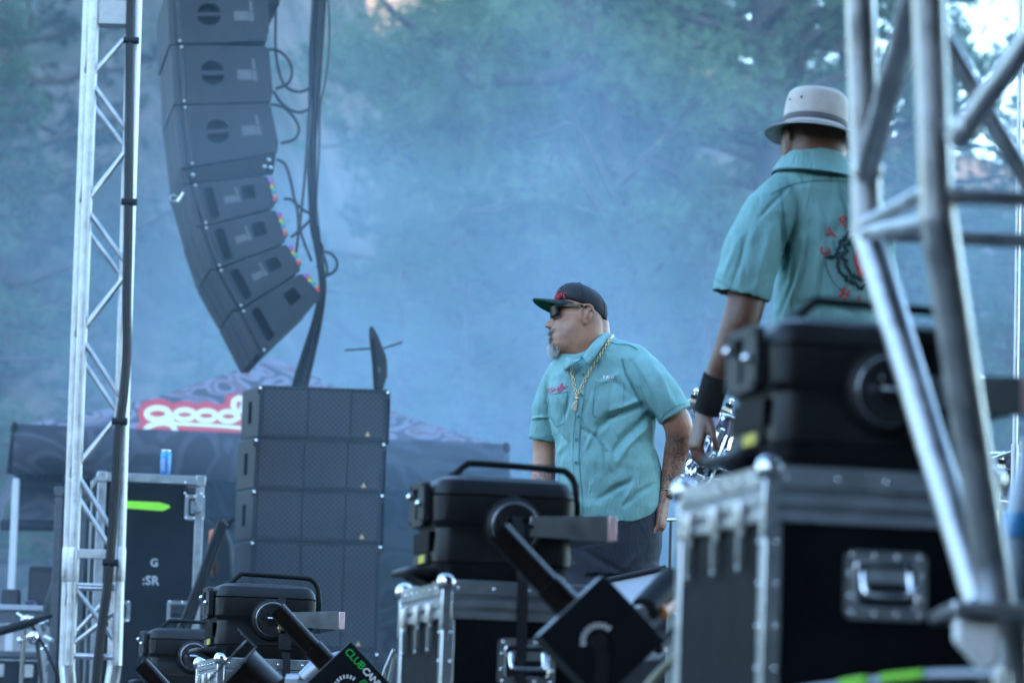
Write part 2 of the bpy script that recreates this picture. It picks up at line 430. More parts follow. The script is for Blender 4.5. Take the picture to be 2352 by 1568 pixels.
def needles_mesh(name, pos, axis, rng, k=26, ln=0.17, wd=0.014):
    n = len(pos)
    d = rng.normal(size=(n, k, 3)); d /= np.linalg.norm(d, axis=2, keepdims=True)
    d = d*0.95 + axis[:, None, :]*0.75; d /= np.linalg.norm(d, axis=2, keepdims=True)
    L = ln * rng.uniform(0.6, 1.15, (n, k, 1))
    side = np.cross(d, rng.normal(size=(n, k, 3))); side /= np.linalg.norm(side, axis=2, keepdims=True) + 1e-9
    b = pos[:, None, :] + d*0.01
    v = np.stack([b - side*wd*0.5, b + side*wd*0.5, b + d*L], axis=2).reshape(-1, 3)
    nf = n*k
    me = bpy.data.meshes.new(name)
    me.vertices.add(nf*3); me.vertices.foreach_set('co', v.astype(np.float32).ravel())
    me.loops.add(nf*3); me.loops.foreach_set('vertex_index', np.arange(nf*3, dtype=np.int32))
    me.polygons.add(nf); me.polygons.foreach_set('loop_start', np.arange(0, nf*3, 3, dtype=np.int32))
    me.update(calc_edges=True)
    return me
def pine(seed, H=13.0, cb=1.2, Rm=3.2, nl=58, lean=(0, 0), dead=8, twigs=13, tuft=4, shape='round', ln=0.17):
    rng = np.random.default_rng(seed); rr = random.Random(seed)
    tr = MB(); 
    ph = rr.uniform(0, 6)
    def tp(t): return Vector((lean[0]*t + 0.18*math.sin(t*3+ph)*t, lean[1]*t + 0.15*math.cos(t*2.3+ph)*t, H*t))
    tr.tube([tp(i/14) + Vector((0, 0, -0.5 if i == 0 else 0)) for i in range(15)], [0.25*(1-i/14)**0.8 + 0.02 for i in range(15)], 9)
    pos = []; ax = []
    for i in range(nl + dead):
        isdead = i >= nl
        t = (cb/H) + (0.97 - cb/H) * ((i+0.5)/nl if not isdead else rr.uniform(0, 0.45))
        if not isdead: t = min(0.98, max(cb/H, t + rr.uniform(-.02, .02)))
        u = (t - cb/H) / (1 - cb/H)
        if shape == 'round': prof = (0.55 + 0.9*u - 1.35*u*u)*1.3
        elif shape == 'full': prof = (1 - u)**0.5 * 0.95 + 0.05
        else: prof = (1 - u)**0.8 + 0.06
        L = max(0.35, Rm * prof * rr.uniform(0.65, 1.15)) * (0.7 if isdead else 1)
        a = i*2.399 + rr.uniform(-.5, .5)
        el = rr.uniform(-0.15, 0.35) if shape == 'round' else rr.uniform(-0.25, 0.05)
        p = tp(t); d = Vector((math.cos(a)*math.cos(el), math.sin(a)*math.cos(el), math.sin(el)))
        path = [p.copy()]; n = 7
        for k in range(n):
            d = (d + Vector((rr.gauss(0, .16), rr.gauss(0, .16), rr.gauss(0.02, .13)))).normalized()
            p = p + d * (L/n); path.append(p.copy())
        r0 = 0.028 + 0.016*L
        tr.tube(path, [r0*(1 - k/(n+0.6)) + 0.005 for k in range(n+1)], 5)
        if isdead:
            for q in range(4):
                b = path[rr.randint(2, n)]; e = b + Vector((rr.gauss(0, .4), rr.gauss(0, .4), rr.gauss(-.05, .3)))
                tr.tube([b, (b+e)/2 + Vector((rr.gauss(0, .06),)*3), e], [0.014, 0.010, 0.004], 3)
            continue
        for q in range(twigs):
            f = 0.25 + 0.75*(q+rr.random())/twigs; fi = f*n; k0 = min(int(fi), n-1); w = fi-k0
            b = path[k0].lerp(path[k0+1], w)
            dd = (path[k0+1] - path[k0]).normalized()
            sd_ = Vector((rr.gauss(0, 1), rr.gauss(0, 1), rr.gauss(0.25, .6))).normalized()
            td = (dd*0.5 + sd_*0.8).normalized()
            tl = rr.uniform(0.35, 0.85) * (1.15 - 0.5*f) * (Rm/3.0)**0.5
            e = b + td*tl + Vector((0, 0, 0.08))
            tr.tube([b, e], [0.011, 0.005], 3, caps=False)
            for s_ in range(tuft):
                g_ = 0.3 + 0.7*(s_+rr.random())/tuft
                pos.append(b.lerp(e, g_) + Vector((rr.gauss(0, .05), rr.gauss(0, .05), rr.gauss(0, .05))))
                ax.append((td*0.8 + Vector((rr.gauss(0, .4), rr.gauss(0, .4), 0.35 + rr.gauss(0, .3)))).normalized())
    cm = needles_mesh('crown', np.array(pos), np.array(ax), rng, ln=ln)
    tm = tr.mesh('trunk'); tm.polygons.foreach_set('use_smooth', [True]*len(tm.polygons))
    return tm, cm
PROTO = [pine(11, 13.5, 0.3, 3.0, 84, shape='full'), pine(23, 14.5, 0.5, 3.2, 80, lean=(0.8, 0.2), shape='full'), pine(37, 12.5, 0.2, 2.8, 84, shape='full'), pine(51, 15, 0.5, 2.8, 78, shape='cone', dead=3, ln=0.14), pine(67, 11, 3.6, 3.3, 40, lean=(-1.2, 0), dead=14)]
for i, (tm, cm) in enumerate(PROTO):
    tm.materials.append(M['bark']); cm.materials.append(M['needle_dark'] if i == 3 else M['needle'])
trees = [  # picture x, depth, proto, turn, scale, label
    (-70, 47, 3, 0.4, 0.95, 'dark conifer standing at the far left edge of the picture'),
    (-120, 40, 2, 1.3, 0.60, 'low bushy pine at the lower left edge behind the canopy tent'),
    (300, 68, 2, 3.7, 0.38, 'small scrubby pine on the bare slope left of the hanging speakers'),
    (1050, 44, 1, 0.2, 0.92, 'green pine just right of the hanging speaker cables'),
    (1150, 46, 0, 2.6, 1.02, 'large green pine filling the top centre, with bare crooked limbs'),
    (1265, 40, 2, 4.3, 1.00, 'hazy pine behind the cap of the bearded man'),
    (1350, 47, 4, 1.1, 1.15, 'tall pine with bare reddish trunk at the top centre'),
    (1560, 43, 1, 3.4, 0.98, 'hazy pine between the two men'),
    (1800, 40, 4, 5.2, 1.10, 'pine with thick bare trunk behind the bucket hat'),
    (1935, 50, 0, 4.6, 0.92, 'hazy pine behind the left chord of the near truss'),
    (2085, 52, 2, 0.9, 0.90, 'pine against the white sky behind the near truss'),
    (2560, 46, 0, 5.6, 0.86, 'pine at the far right edge against the white sky'),
    (1130, 56, 3, 5.0, 0.95, 'pointed conifer further up the slope in the centre'),
    (900, 36.5, 0, 1.2, 0.30, 'young pine low behind the ground speaker stack'),
    (1090, 37.5, 1, 2.9, 0.34, 'young pine low between the speaker stack and the bearded man'),
    (1420, 36.2, 2, 0.3, 0.34, 'young pine low behind the chest of the bearded man'),
    (1610, 37, 0, 5.1, 0.36, 'young pine low behind the wristband of the hatted man'),
    (1830, 37.5, 1, 4.4, 0.34, 'young pine low behind the back of the hatted man'),
    (2080, 37, 2, 3.3, 0.36, 'young pine low behind the near truss'),
    (2300, 38, 0, 2.4, 0.32, 'young pine low at the right edge behind the drums'),
    (420, 39, 1, 0.9, 0.22, 'young pine low behind the left slope of the canopy tent'),
    (170, 40, 0, 3.9, 0.24, 'young pine low behind the left truss tower'),
    (560, 35.5, 2, 2.2, 0.24, 'low shrubby pine behind the peak of the canopy tent'),
]
for px, D, k, rz, sc, lab in trees:
    q = P(px, 1500, D); z = float(terrain_z(q.x, q.y))
    t = thing('pine_tree', lab, 'tree', (q.x, q.y, z - 0.05), (0, 0, rz), 'pines on the slope behind the stage', sc)
    for nm, me in (('trunk', PROTO[k][0]), ('crown', PROTO[k][1])):
        o = bpy.data.objects.new(nm, me); col.objects.link(o); o.parent = t
# one crooked old limb hanging across the top centre, seen clear of the foliage
bt = thing('bare_pine_tree', 'old half-dead pine with a crooked bare limb across the top centre', 'tree', (P(1600, 1500, 37).x, P(1600, 1500, 37).y, float(terrain_z(P(1600, 1500, 37).x, P(1600, 1500, 37).y)) - 0.1))
D = 38.2
mb = MB()
def limb(pts, rs, dd=0.0):
    q = spline([P(x, y, D + dd) for x, y in pts], 5)
    n = len(q); mb.tube(q, [np.interp(i/(n-1), np.linspace(0, 1, len(rs)), rs) for i in range(n)], 7)
zb = float(terrain_z(P(1480, 1500, 37).x, P(1480, 1500, 37).y))
base = P(1478, 1500, D); base.z = zb - 0.3
q = spline([base, P(1478, 1000, D), P(1470, 760, D), P(1448, 560, D+.1), P(1395, 250, D+.2), P(1362, 100, D+.2), P(1335, -120, D+.2)], 6)
mb.tube(q, [0.12 - 0.045*abs(i/(len(q)-1)) for i in range(len(q))], 9)
limb([(1366, 130), (1300, 175), (1190, 184), (1095, 186), (1062, 150), (1035, 110), (965, 75), (905, 30), (860, -20)], [0.09, 0.085, 0.075, 0.08, 0.07, 0.06, 0.045, 0.035, 0.02], -0.4)
limb([(1060, 140), (1010, 80), (940, 92), (890, 118)], [0.04, 0.035, 0.025, 0.012], -0.4)
limb([(1100, 186), (1092, 150), (1105, 115), (1130, 90)], [0.035, 0.03, 0.02, 0.01], -0.5)
limb([(1440, 520), (1330, 300), (1255, 305), (1210, 318)], [0.05, 0.035, 0.03, 0.012], -0.6)
limb([(1330, 300), (1310, 260), (1342, 235)], [0.025, 0.02, 0.01], -0.6)
limb([(1450, 600), (1290, 345), (1250, 390), (1205, 440), (1150, 478), (1040, 490)], [0.05, 0.05, 0.05, 0.055, 0.05, 0.02], -0.8)
limb([(1240, 400), (1228, 440), (1236, 480)], [0.02, 0.015, 0.006], -0.8)
limb([(1420, 430), (1600, 240), (1640, 262), (1700, 235)], [0.04, 0.035, 0.03, 0.012], -0.5)
limb([(1460, 700), (1560, 560), (1640, 575), (1710, 530)], [0.04, 0.03, 0.025, 0.01], -0.5)
M['limb'] = mat('weathered limb bark', (0.030, 0.024, 0.022), 0.9, c2=(0.10, 0.075, 0.062), vscale=5, bump=0.6, bscale=14)
obj('trunk', mb, M['limb'], bt, smooth=179, world=True)
rng = np.random.default_rng(5); pos = []; ax = []
for cx, cyy, n_, sx in ((1120, 60, 330, 130), (1000, 200, 260, 130), (1250, 420, 240, 90), (1480, 130, 260, 110), (880, 120, 240, 90), (1640, 220, 220, 90), (1330, 560, 200, 90), (1560, 520, 220, 90), (1050, 420, 200, 90)):
    for i in range(n_):
        v = P(cx + random.gauss(0, sx), cyy + random.gauss(0, 45), D + random.gauss(-0.1, 0.8)); pos.append(v)
        ax.append(Vector((random.gauss(0, .6), random.gauss(0, .5), 0.5)).normalized())
cm = needles_mesh('crown', np.array(pos) - np.array(bt.location), np.array(ax), rng, k=14, ln=0.16); cm.materials.append(M['needle'])
o = bpy.data.objects.new('crown', cm); col.objects.link(o); o.parent = bt

# ------------------------------------------------------------------ stage smoke drifting between the stage and the trees
def smoke():
    x0, x1, y0, y1, z0, z1 = -9, 9, 13.8, 38, -0.3, 9.5
    c = Vector(((x0+x1)/2, (y0+y1)/2, (z0+z1)/2))
    o = obj('smoke', MB().box(x0-c.x, x1-c.x, y0-c.y, y1-c.y, z0-c.z, z1-c.z), None, smooth=None)
    o.location = c; o['kind'] = 'stuff'; o['label'] = 'blue stage smoke drifting behind the men'
    ma = bpy.data.materials.new('stage smoke'); ma.use_nodes = True
    n = ma.node_tree.nodes; l = ma.node_tree.links; n.clear()
    out = n.new('ShaderNodeOutputMaterial'); v = n.new('ShaderNodeVolumePrincipled')
    v.inputs['Color'].default_value = (0.55, 0.79, 1.0, 1); v.inputs['Anisotropy'].default_value = 0.0
    l.new(v.outputs[0], out.inputs['Volume'])
    tc = n.new('ShaderNodeTexCoord')
    def mth(op, a, b=None):
        q = n.new('ShaderNodeMath'); q.operation = op
        for i, s_ in enumerate((a, b)):
            if s_ is None: continue
            if isinstance(s_, (int, float)): q.inputs[i].default_value = s_
            else: l.new(s_, q.inputs[i])
        return q.outputs[0]
    def lobe(cen, rad, amp):
        d = n.new('ShaderNodeVectorMath'); d.operation = 'SUBTRACT'; l.new(tc.outputs['Object'], d.inputs[0]); d.inputs[1].default_value = Vector(cen) - c
        e = n.new('ShaderNodeVectorMath'); e.operation = 'DIVIDE'; l.new(d.outputs[0], e.inputs[0]); e.inputs[1].default_value = rad
        ln_ = n.new('ShaderNodeVectorMath'); ln_.operation = 'LENGTH'; l.new(e.outputs[0], ln_.inputs[0])
        mr = n.new('ShaderNodeMapRange'); mr.interpolation_type = 'SMOOTHSTEP'; mr.inputs[1].default_value = 1.0; mr.inputs[2].default_value = 0.1; mr.inputs[3].default_value = 0; mr.inputs[4].default_value = amp
        l.new(ln_.outputs['Value'], mr.inputs[0]); return mr.outputs[0]
    tot = None
    for L in SMOKE:
        q = lobe(*L); tot = q if tot is None else mth('ADD', tot, q)
    mp = n.new('ShaderNodeMapping'); mp.inputs['Scale'].default_value = (0.45, 0.20, 0.55); mp.inputs['Rotation'].default_value = (0, R(25), 0)
    l.new(tc.outputs['Object'], mp.inputs[0])
    no = n.new('ShaderNodeTexNoise'); no.inputs['Scale'].default_value = 1.0; no.inputs['Detail'].default_value = 3; no.inputs['Roughness'].default_value = 0.55; no.inputs['Distortion'].default_value = 0.5
    l.new(mp.outputs[0], no.inputs['Vector'])
    mr = n.new('ShaderNodeMapRange'); mr.inputs[1].default_value = 0.34; mr.inputs[2].default_value = 0.66; mr.inputs[3].default_value = 0.0; mr.inputs[4].default_value = 2.1
    l.new(no.outputs['Fac'], mr.inputs[0])
    l.new(mth('MULTIPLY', tot, mr.outputs[0]), v.inputs['Density'])
    o.data.materials.append(ma)
    return o
SMOKE = [((0.1, 27, 2.8), (6.0, 11, 3.7), 0.030), ((3.2, 25, 3.3), (4.5, 10, 4.0), 0.010), ((-3.6, 29, 3.8), (5.0, 8.5, 4.0), 0.007), ((-1.6, 19.5, 2.4), (6.5, 5.8, 3.8), 0.015), ((0.0, 29, 5.0), (9.5, 9, 5.5), 0.0065)]
smoke()

# ================================================================== things on the stage
# ------------------------------------------------------------------ left truss tower (box truss seen almost face on)
def left_tower():
    Y = 17.5; sc = Y / F
    b = PY(215, 1500, Y); base = Vector((b.x, Y, 0))
    t = thing('truss_tower', 'silver aluminium box truss tower standing at the left with black cables', 'truss', base)
    def L(px, py, dy=0.0): return PY(px, py, Y + dy)
    dep = 0.29
    # chord lines: front left, front right, back left, back right
    def chord(xt, xb, dy): return [L(xt, -60, dy), L(xb, 1528, dy)]
    fl = chord(219, 160, 0); fr = chord(316, 268, 0); bl = chord(205, 147, dep); br = chord(305, 258, dep)
    for a, r_ in ((fl, .0245), (fr, .0245), (bl, .0245), (br, .0245)):
        # the chord is jointed by a sleeve near the bottom
        d = (a[1]-a[0]); 
        o = obj('chord', MB().tube([a[0], a[1]], r_, 18), M['alu_tube'], t, world=True)
        k = 1328/1588
        obj('coupler', MB().tube([a[0]+d*(k-.004), a[0]+d*(k-.001), a[0]+d*(k+.042), a[0]+d*(k+.045)], [r_, r_+.0028, r_+.0028, r_], 18), M['alu_tube'], o, world=True)
    def ptl(c, y): 
        y0 = proj(c[0])[1]; y1 = proj(c[1])[1]; return c[0].lerp(c[1], (y-y0)/(y1-y0))
    def strut(c0, y0, c1, y1, r_=.0115): obj('brace', MB().tube([ptl(c0, y0), ptl(c1, y1)], r_, 12), M['alu_tube'], t, world=True)
    ys = [(57, 180), (205, 335), (340, 470), (480, 620), (640, 770), (785, 930), (950, 1090), (1110, 1260)]
    zig = [180, 57]   # zigzag heights: left, right alternately
    left = [182, 475, 772, 1082]; right = [62, 335, 632, 945, 1262]
    for i in range(4):
        strut(fr, right[i], fl, left[i]); strut(fl, left[i]+12, fr, right[i+1]-10)
        strut(br, right[i]+14, bl, left[i]+10); strut(bl, left[i]+40, br, right[i+1]+18)
    for c0, c1 in ((fl, bl), (fr, br)):
        for k, y in enumerate((30, 330, 640, 960, 1250)):
            strut(c0, y, c1, y + 150, .010)
    # lower section below the joint
    strut(fl, 1345, fr, 1480); strut(fr, 1400, fl, 1465+20); strut(bl, 1480, br, 1360)
    # horizontals
    for y, r_ in ((1345, .010), (1352, .010), (1505, .014)):
        strut(fl, y, fr, y+4, r_); strut(bl, y, br, y+4, r_)
    q0 = ptl(fl, 1275); q1 = ptl(fr, 1279)
    obj('cross_plate', MB().box(q0.x+.02, q1.x-.02, Y-.012, Y+.012, q0.z-.021, q0.z+.021), M['alu'], t, world=True, bevel=.002)
    q0 = ptl(fl, 30); q1 = ptl(fr, 34)
    obj('cross_plate', MB().box(q0.x+.02, q1.x-.02, Y-.006, Y+.10, q0.z-.055, q0.z+.060), M['bracket'], t, world=True, bevel=.003)
    # tapered foot
    mid = (fl[1] + br[1]) / 2
    for c in (fl, fr, bl, br):
        e = Vector((mid.x + (c[1].x-mid.x)*0.3, mid.y + (c[1].y-mid.y)*0.3, 0.04))
        obj('foot_leg', MB().tube([c[1], e], .024, 14), M['alu_tube'], t, world=True)
    obj('base_plate', MB().box(mid.x-.28, mid.x+.28, mid.y-.28, mid.y+.28, 0.001, 0.04), M['steel'], t, world=True, bevel=.004)
    # bundle of cables strapped to the right hand chord
    cb = thing('cable_bundle', 'thick black cable bundle strapped down the left truss tower', 'cables', Vector((base.x, Y-.06, 0)))
    for i, (o1, o2, r_) in enumerate(((-6.5, 0, .009), (-2.2, -.008, .010), (2.6, -.004, .009), (6.5, .005, .009), (0, .012, .010), (-4, .010, .008))):
        w = random.Random(i)
        pts = [(302, -60), (300, 150), (296, 330), (293, 520), (292, 700), (293, 800), (283, 905), (272, 985), (268, 1100), (258, 1230), (246, 1340), (232, 1450), (220, 1600), (210, 1760)]
        obj('cable', MB().tube(spline([PY(x + o1*(1 + .25*math.sin(k*1.7+i)), y, Y - .055 + o2) for k, (x, y) in enumerate(pts)], 6), r_, 8), M['rubber'], cb, smooth=179, world=True)
    for y in (92, 463, 966, 1290):
        x = np.interp(y, [0, 700, 966, 1290], [301, 292, 273, 252])
        obj('cable_tie', MB().tube([PY(x-16, y, Y-.06), PY(x+20, y+2, Y-.06)], .017, 10), M['black'], cb, world=True)
left_tower()

# ------------------------------------------------------------------ near truss on the right (out of focus)
def near_truss():
    t = thing('truss_tower', 'large blurred silver truss with tapered foot in the right foreground', 'truss', Vector((P(2280, 1500, 5.6).x, P(2280, 1500, 5.6).y, 0)))
    D1, D2 = 6.2, 5.55
    A0, A1 = P(1972, -120, D1), P(1992, 535, D1)           # chord seen on the left
    B0, B1 = P(2128, -120, D2), P(2152, 490, D2)
    off = Vector((0.47, 0.06, 0))
    C0, C1 = A0 + off, A1 + off
    E0, E1 = B0 + off, B1 + off
    r_ = .0245
    for a, b in ((A0, A1), (B0, B1), (C0, C1), (E0, E1)):
        o = obj('chord', MB().tube([a, b], r_, 20), M['alu_tube'], t, world=True)
        d = (b-a).normalized()
        obj('collar', MB().tube([b - d*.012, b + d*.008], r_+.0025, 20), M['alu_tube'], o, world=True)
    apex = P(2290, 1395, 5.75)
    # tapered foot legs run together on the base plate
    for p, e, rr_ in ((A1, P(2252, 1388, 5.78), .025), (B1, P(2290, 1392, 5.68), .027), (C1, P(2470, 1400, 5.9), .025), (E1, P(2480, 1402, 5.75), .025)):
        obj('foot_leg', MB().tube([p, e], rr_, 20), M['alu_tube'], t, world=True)
    def br(p, q, r2=.0135):
        d = (q-p).normalized(); mb = MB().tube([p, q], r2, 16)
        for e, s_ in ((p, 1), (q, -1)): mb.tube([e + d*s_*k for k in (.016, .022, .028, .033, .038)], [r2*1.02, r2*1.22, r2*1.3, r2*1.2, r2*1.02], 14)
        obj('brace', mb, M['alu_tube'], t, world=True)
    br(B0.lerp(B1, .0), A0.lerp(A1, .80), .020)        # dark diagonal between the left and near chord
    br(A1.lerp(A0, .03), B0.lerp(B1, .90), .0135)
    br(A1.lerp(A0, .0), B1 + (A1-B1)*.05 + Vector((0, 0, -.01)), .014)
    br(P(2196, 322, 5.52), P(2440, -10, 5.35), .0185)
    br(P(2140, 40, 6.25), P(2420, 520, 6.3), .0165)
    br(B1.lerp(B0, .07), E1.lerp(E0, .07), .0125); br(A1.lerp(A0, .0), C1.lerp(C0, .0), .0125)
    z = apex.z
    obj('base_plate', MB().box(apex.x-.085, apex.x+.24, apex.y-.16, apex.y+.16, z-.020, z), M['alu'], t, world=True, bevel=.004)
    # swivel clamp and steel leg under the plate
    obj('clamp', MB().prism([(apex.x-.075, z-.022), (apex.x-.01, z-.022), (apex.x-.012, z-.09), (apex.x-.035, z-.10), (apex.x-.075, z-.055)], apex.y-.13, apex.y-.07), M['white'], t, world=True, bevel=.006)
    obj('foot_post', MB().tube([Vector((apex.x+.02, apex.y, z-.02)), Vector((apex.x+.04, apex.y, 0.012))], [.030, .036], 18), M['alu_tube'], t, world=True)
    obj('foot_plate', MB().box(apex.x-.12, apex.x+.20, apex.y-.16, apex.y+.16, 0.001, .012), M['steel'], t, world=True, bevel=.003)
near_truss()
# thin bright upright far right
t = thing('light_stand', 'slim bright metal upright at the right edge of the picture', 'stand', Vector((PY(2348, 1500, 15).x, 15, 0)))
a = PY(2346, -60, 15); 
obj('pole', MB().tube([a, Vector((a.x, 15, 0.02))], .011, 14), M['alu_tube'], t, world=True)
obj('pole_sleeve', MB().tube([Vector((a.x, 15, 1.55)), Vector((a.x, 15, 0.03))], .016, 14), M['alu_tube'], t, world=True)
mb = MB()
for k in range(3):
    an = k*2.1 + .3; mb.tube([Vector((a.x, 15, .38)), Vector((a.x+.35*math.cos(an), 15+.35*math.sin(an), .015))], .010, 8)
obj('tripod_leg', mb, M['alu_tube'], t, world=True)

# ------------------------------------------------------------------ hanging line array
AR = R(8.8); AY = 20.2
ao = Vector((PY(500, 400, AY).x, AY, 0))
At = Vector((math.cos(AR), math.sin(AR), 0)); Ae = Vector((-math.sin(AR), math.cos(AR), 0))
def aloc(px, py):
    p = plane_hit(px, py, ao, Ae) - ao
    return (p.dot(At), p.z)
def lerp2(a, b, t): return (a[0]+(b[0]-a[0])*t, a[1]+(b[1]-a[1])*t)
def quadpt(Q, u, v):   # Q = TL, TR, BR, BL ; u right, v down
    return lerp2(lerp2(Q[0], Q[1], u), lerp2(Q[3], Q[2], u), v)
AW = 0.92
def cabinet(q, label, kind, idx):
    Q = [aloc(*p) for p in q]
    cx = sum(p[0] for p in Q)/4; cz = sum(p[1] for p in Q)/4
    org = ao + At*cx + Vector((0, 0, cz))
    Q = [(p[0]-cx, p[1]-cz) for p in Q]
    t = thing('line_array_speaker', label, 'speaker', org, (0, 0, AR), 'hanging line array')
    def C(u, v): return quadpt(Q, u, v)
    def loop(us): return [C(u, v) for u, v in us]
    # side cheek with holes, core box behind it, grille on the front
    out = [C(.0, .0), C(.96, .0), C(1, .06), C(1, .82) if kind == 'big' else C(1, .95), C(.97, 1) if kind == 'big' else C(.985, 1), C(.0, 1)]
    holes = []
    if kind == 'big':
        for s_ in (-1, 1):
            hs_ = []
            for k in range(13):
                a_ = math.pi * k/12
                hs_.append((.365 - .125*math.cos(a_)*(1), .47 + s_*(.035 + .195*math.sin(a_)*.9)))
            holes.append(loop(hs_ if s_ > 0 else hs_))
    else:
        def rr(u0, u1, v0, v1, r_):
            return loop([(min(max(x, u0), u1), y) for x, y in rrect(u0, u1, v0, v1, min((u1-u0)/2, (v1-v0)/2)*r_, 4)])
        holes.append(rr(.13, .255, .12, .90, .98)); holes.append(rr(.62, .80, .22, .60, .4))
    body = obj('cabinet', MB().prism([C(.03, .02), C(.97, .02), C(.985, .98), C(.03, .98)], .012, AW-.012), M['speaker'], t, bevel=.006)
    cheek = obj('side_panel', MB().plate(out, holes, -.012, .010), M['speaker'], t, smooth=30)
    obj('side_panel', MB().prism(out, AW-.010, AW+.012), M['speaker'], t)
    for h in holes:
        obj('handle_recess', MB().prism([lerp2(p, (sum(a[0] for a in h)/len(h), sum(a[1] for a in h)/len(h)), -.03) for p in h], .0112, .0118), M['recess'], cheek)
    if kind != 'last':   # grey sticker beside the handle, three pieces
        u0 = .63 if kind == 'big' else .365
        for (a0, a1, b0, b1) in ((u0, u0+.16, .42, .60), (u0+.17, u0+.205, .22, .42), (u0+.165, u0+.215, .44, .62)):
            obj('sticker', MB().prism(loop([(a0, b1), (a1, b1), (a1-.008, b0), (a0, b0)]), -.0145, -.0125), M['sticker'], cheek, smooth=None)
    # front grille, curved forward in plan: three flat strips
    fx = C(0, 0); fb = C(0, 1)
    n_ = 3
    for k in range(n_):
        y0 = AW*k/n_ + .008; y1 = AW*(k+1)/n_ - .008
        d = .035
        vs_ = [(fx[0]-d, y0, fx[1]), (fx[0]-d, y1, fx[1]), (fb[0]-d, y1, fb[1]), (fb[0]-d, y0, fb[1]), (fx[0]+.01, y0, fx[1]), (fx[0]+.01, y1, fx[1]), (fb[0]+.01, y1, fb[1]), (fb[0]+.01, y0, fb[1])]
        obj('grille', MB().add(vs_, [(0, 1, 2, 3), (4, 7, 6, 5), (0, 4, 5, 1), (2, 6, 7, 3), (1, 5, 6, 2), (0, 3, 7, 4)]), M['grille_side'], t, smooth=None)
    # rigging strip and pins along the front of the cheek
    obj('rigging_rail', MB().prism(loop([(.01, .03), (.06, .03), (.06, .97), (.01, .97)]), -.020, -.0125), M['dark_plate'], t, bevel=.003)
    obj('edge_strip', MB().prism(loop([(.075, .08), (.088, .08), (.088, .92), (.075, .92)]), -.017, -.0126), M['dark_plate'], t)
    for v_ in (.04, .96):
        p = C(.04, v_); obj('rigging_pin', MB().ell((p[0], -.026, p[1]), .008, .009, .008, 10, 6), M['steel'], t)
    # connector panel on the rear
    if kind in ('small', 'last'):
        pan = obj('connector_panel', MB().prism(loop([(1.0, .06), (1.075, .09), (1.075, .80), (1.0, .93)]), .03, .20), M['dark_plate'], t)
        cols = [(0.35, .1, .5), (.6, .06, .08), (.6, .5, .05), (.08, .45, .12), (.05, .2, .5), (.6, .3, .05), (.7, .04, .06)]
        for k, c_ in enumerate(cols):
            key = 'conn%d' % k
            if key not in M: M[key] = mat('connector ring %d' % k, c_, 0.4)
            p = C(1.035 + .012*(k % 2), .14 + .10*k)
            obj('connector', MB().cyl((p[0], .03, p[1]), (p[0], .012, p[1]), .0105, None, 10), M[key], pan)
    return t
gm = grille_mat(); gm.name = 'perforated grille, side view'
mpn = [x for x in gm.node_tree.nodes if x.type == 'MAPPING'][0]; mpn.inputs['Rotation'].default_value = (0, 0, R(90)); 
M['grille_side'] = gm
arr = [([(399, -24), (614, -22), (618, 94), (404, 102)], 'hanging speaker cut by the top edge of the picture', 'big'),
       ([(408, 105), (617, 108), (628, 234), (414, 240)], 'second big hanging speaker from the top, with round handle', 'big'),
       ([(416, 244), (620, 238), (643, 348), (433, 384)], 'lowest of the big hanging speakers with round handle', 'big'),
       ([(440, 424), (613, 404), (630, 476), (466, 519)], 'first small hanging speaker under the black adapter frame', 'small'),
       ([(465, 523), (632, 482), (655, 557), (498, 617)], 'second small hanging speaker counted from the adapter frame', 'small'),
       ([(499, 621), (657, 561), (690, 622), (549, 710)], 'second lowest hanging speaker with grey sticker', 'small'),
       ([(551, 715), (691, 627), (738, 683), (602, 814)], 'lowest hanging speaker, tilted most and without sticker', 'last')]
for i, (q, lab, k) in enumerate(arr): cabinet(q, lab, k, i)
# adapter frame between big and small boxes
Q = [aloc(*p) for p in ((428, 390), (634, 356), (628, 398), (437, 420))]
t = thing('rigging_frame', 'black adapter frame between the big and small hanging speakers', 'frame', ao + At*Q[0][0] + Vector((0, 0, Q[3][1])), (0, 0, AR))
Q = [(p[0]-aloc(428, 390)[0], p[1]-aloc(437, 420)[1]) for p in Q]
obj('frame_plate', MB().prism(Q, -.01, .05), M['black'], t, bevel=.004); obj('frame_plate', MB().prism(Q, AW-.05, AW+.01), M['black'], t, bevel=.004)
obj('cross_bar', MB().prism([quadpt(Q, .02, .1), quadpt(Q, .12, .1), quadpt(Q, .12, .9), quadpt(Q, .02, .9)], .05, AW-.05), M['black'], t)
obj('front_cover', MB().prism([quadpt(Q, -.070, -.02), quadpt(Q, .03, -.02), quadpt(Q, .03, 1.0), quadpt(Q, -.070, 1.02)], .006, AW-.006), M['grille_side'], t)
for u, v in ((.05, .5), (.92, .25), (.95, .7), (.88, .6)):
    p = quadpt(Q, u, v); obj('pin', MB().ell((p[0], -.02, p[1]), .012, .014, .012, 10, 6), M['steel'], t)
sh = thing('shackle', 'small steel shackle loop on the front edge of the hanging speakers', 'shackle', PY(400, 455, AY-.02))
q = PY(400, 455, AY-.02)
obj('loop', MB().tube([q + Vector((.022*math.cos(a), 0, .016*math.sin(a))) for a in np.linspace(0, 2*math.pi*.95, 14)], .004, 6), M['chrome'], sh, world=True)
obj('pin', MB().cyl(q + Vector((.02, 0, -.02)), q + Vector((.05, 0, .03)), .009, None, 8), M['steel'], sh, world=True)
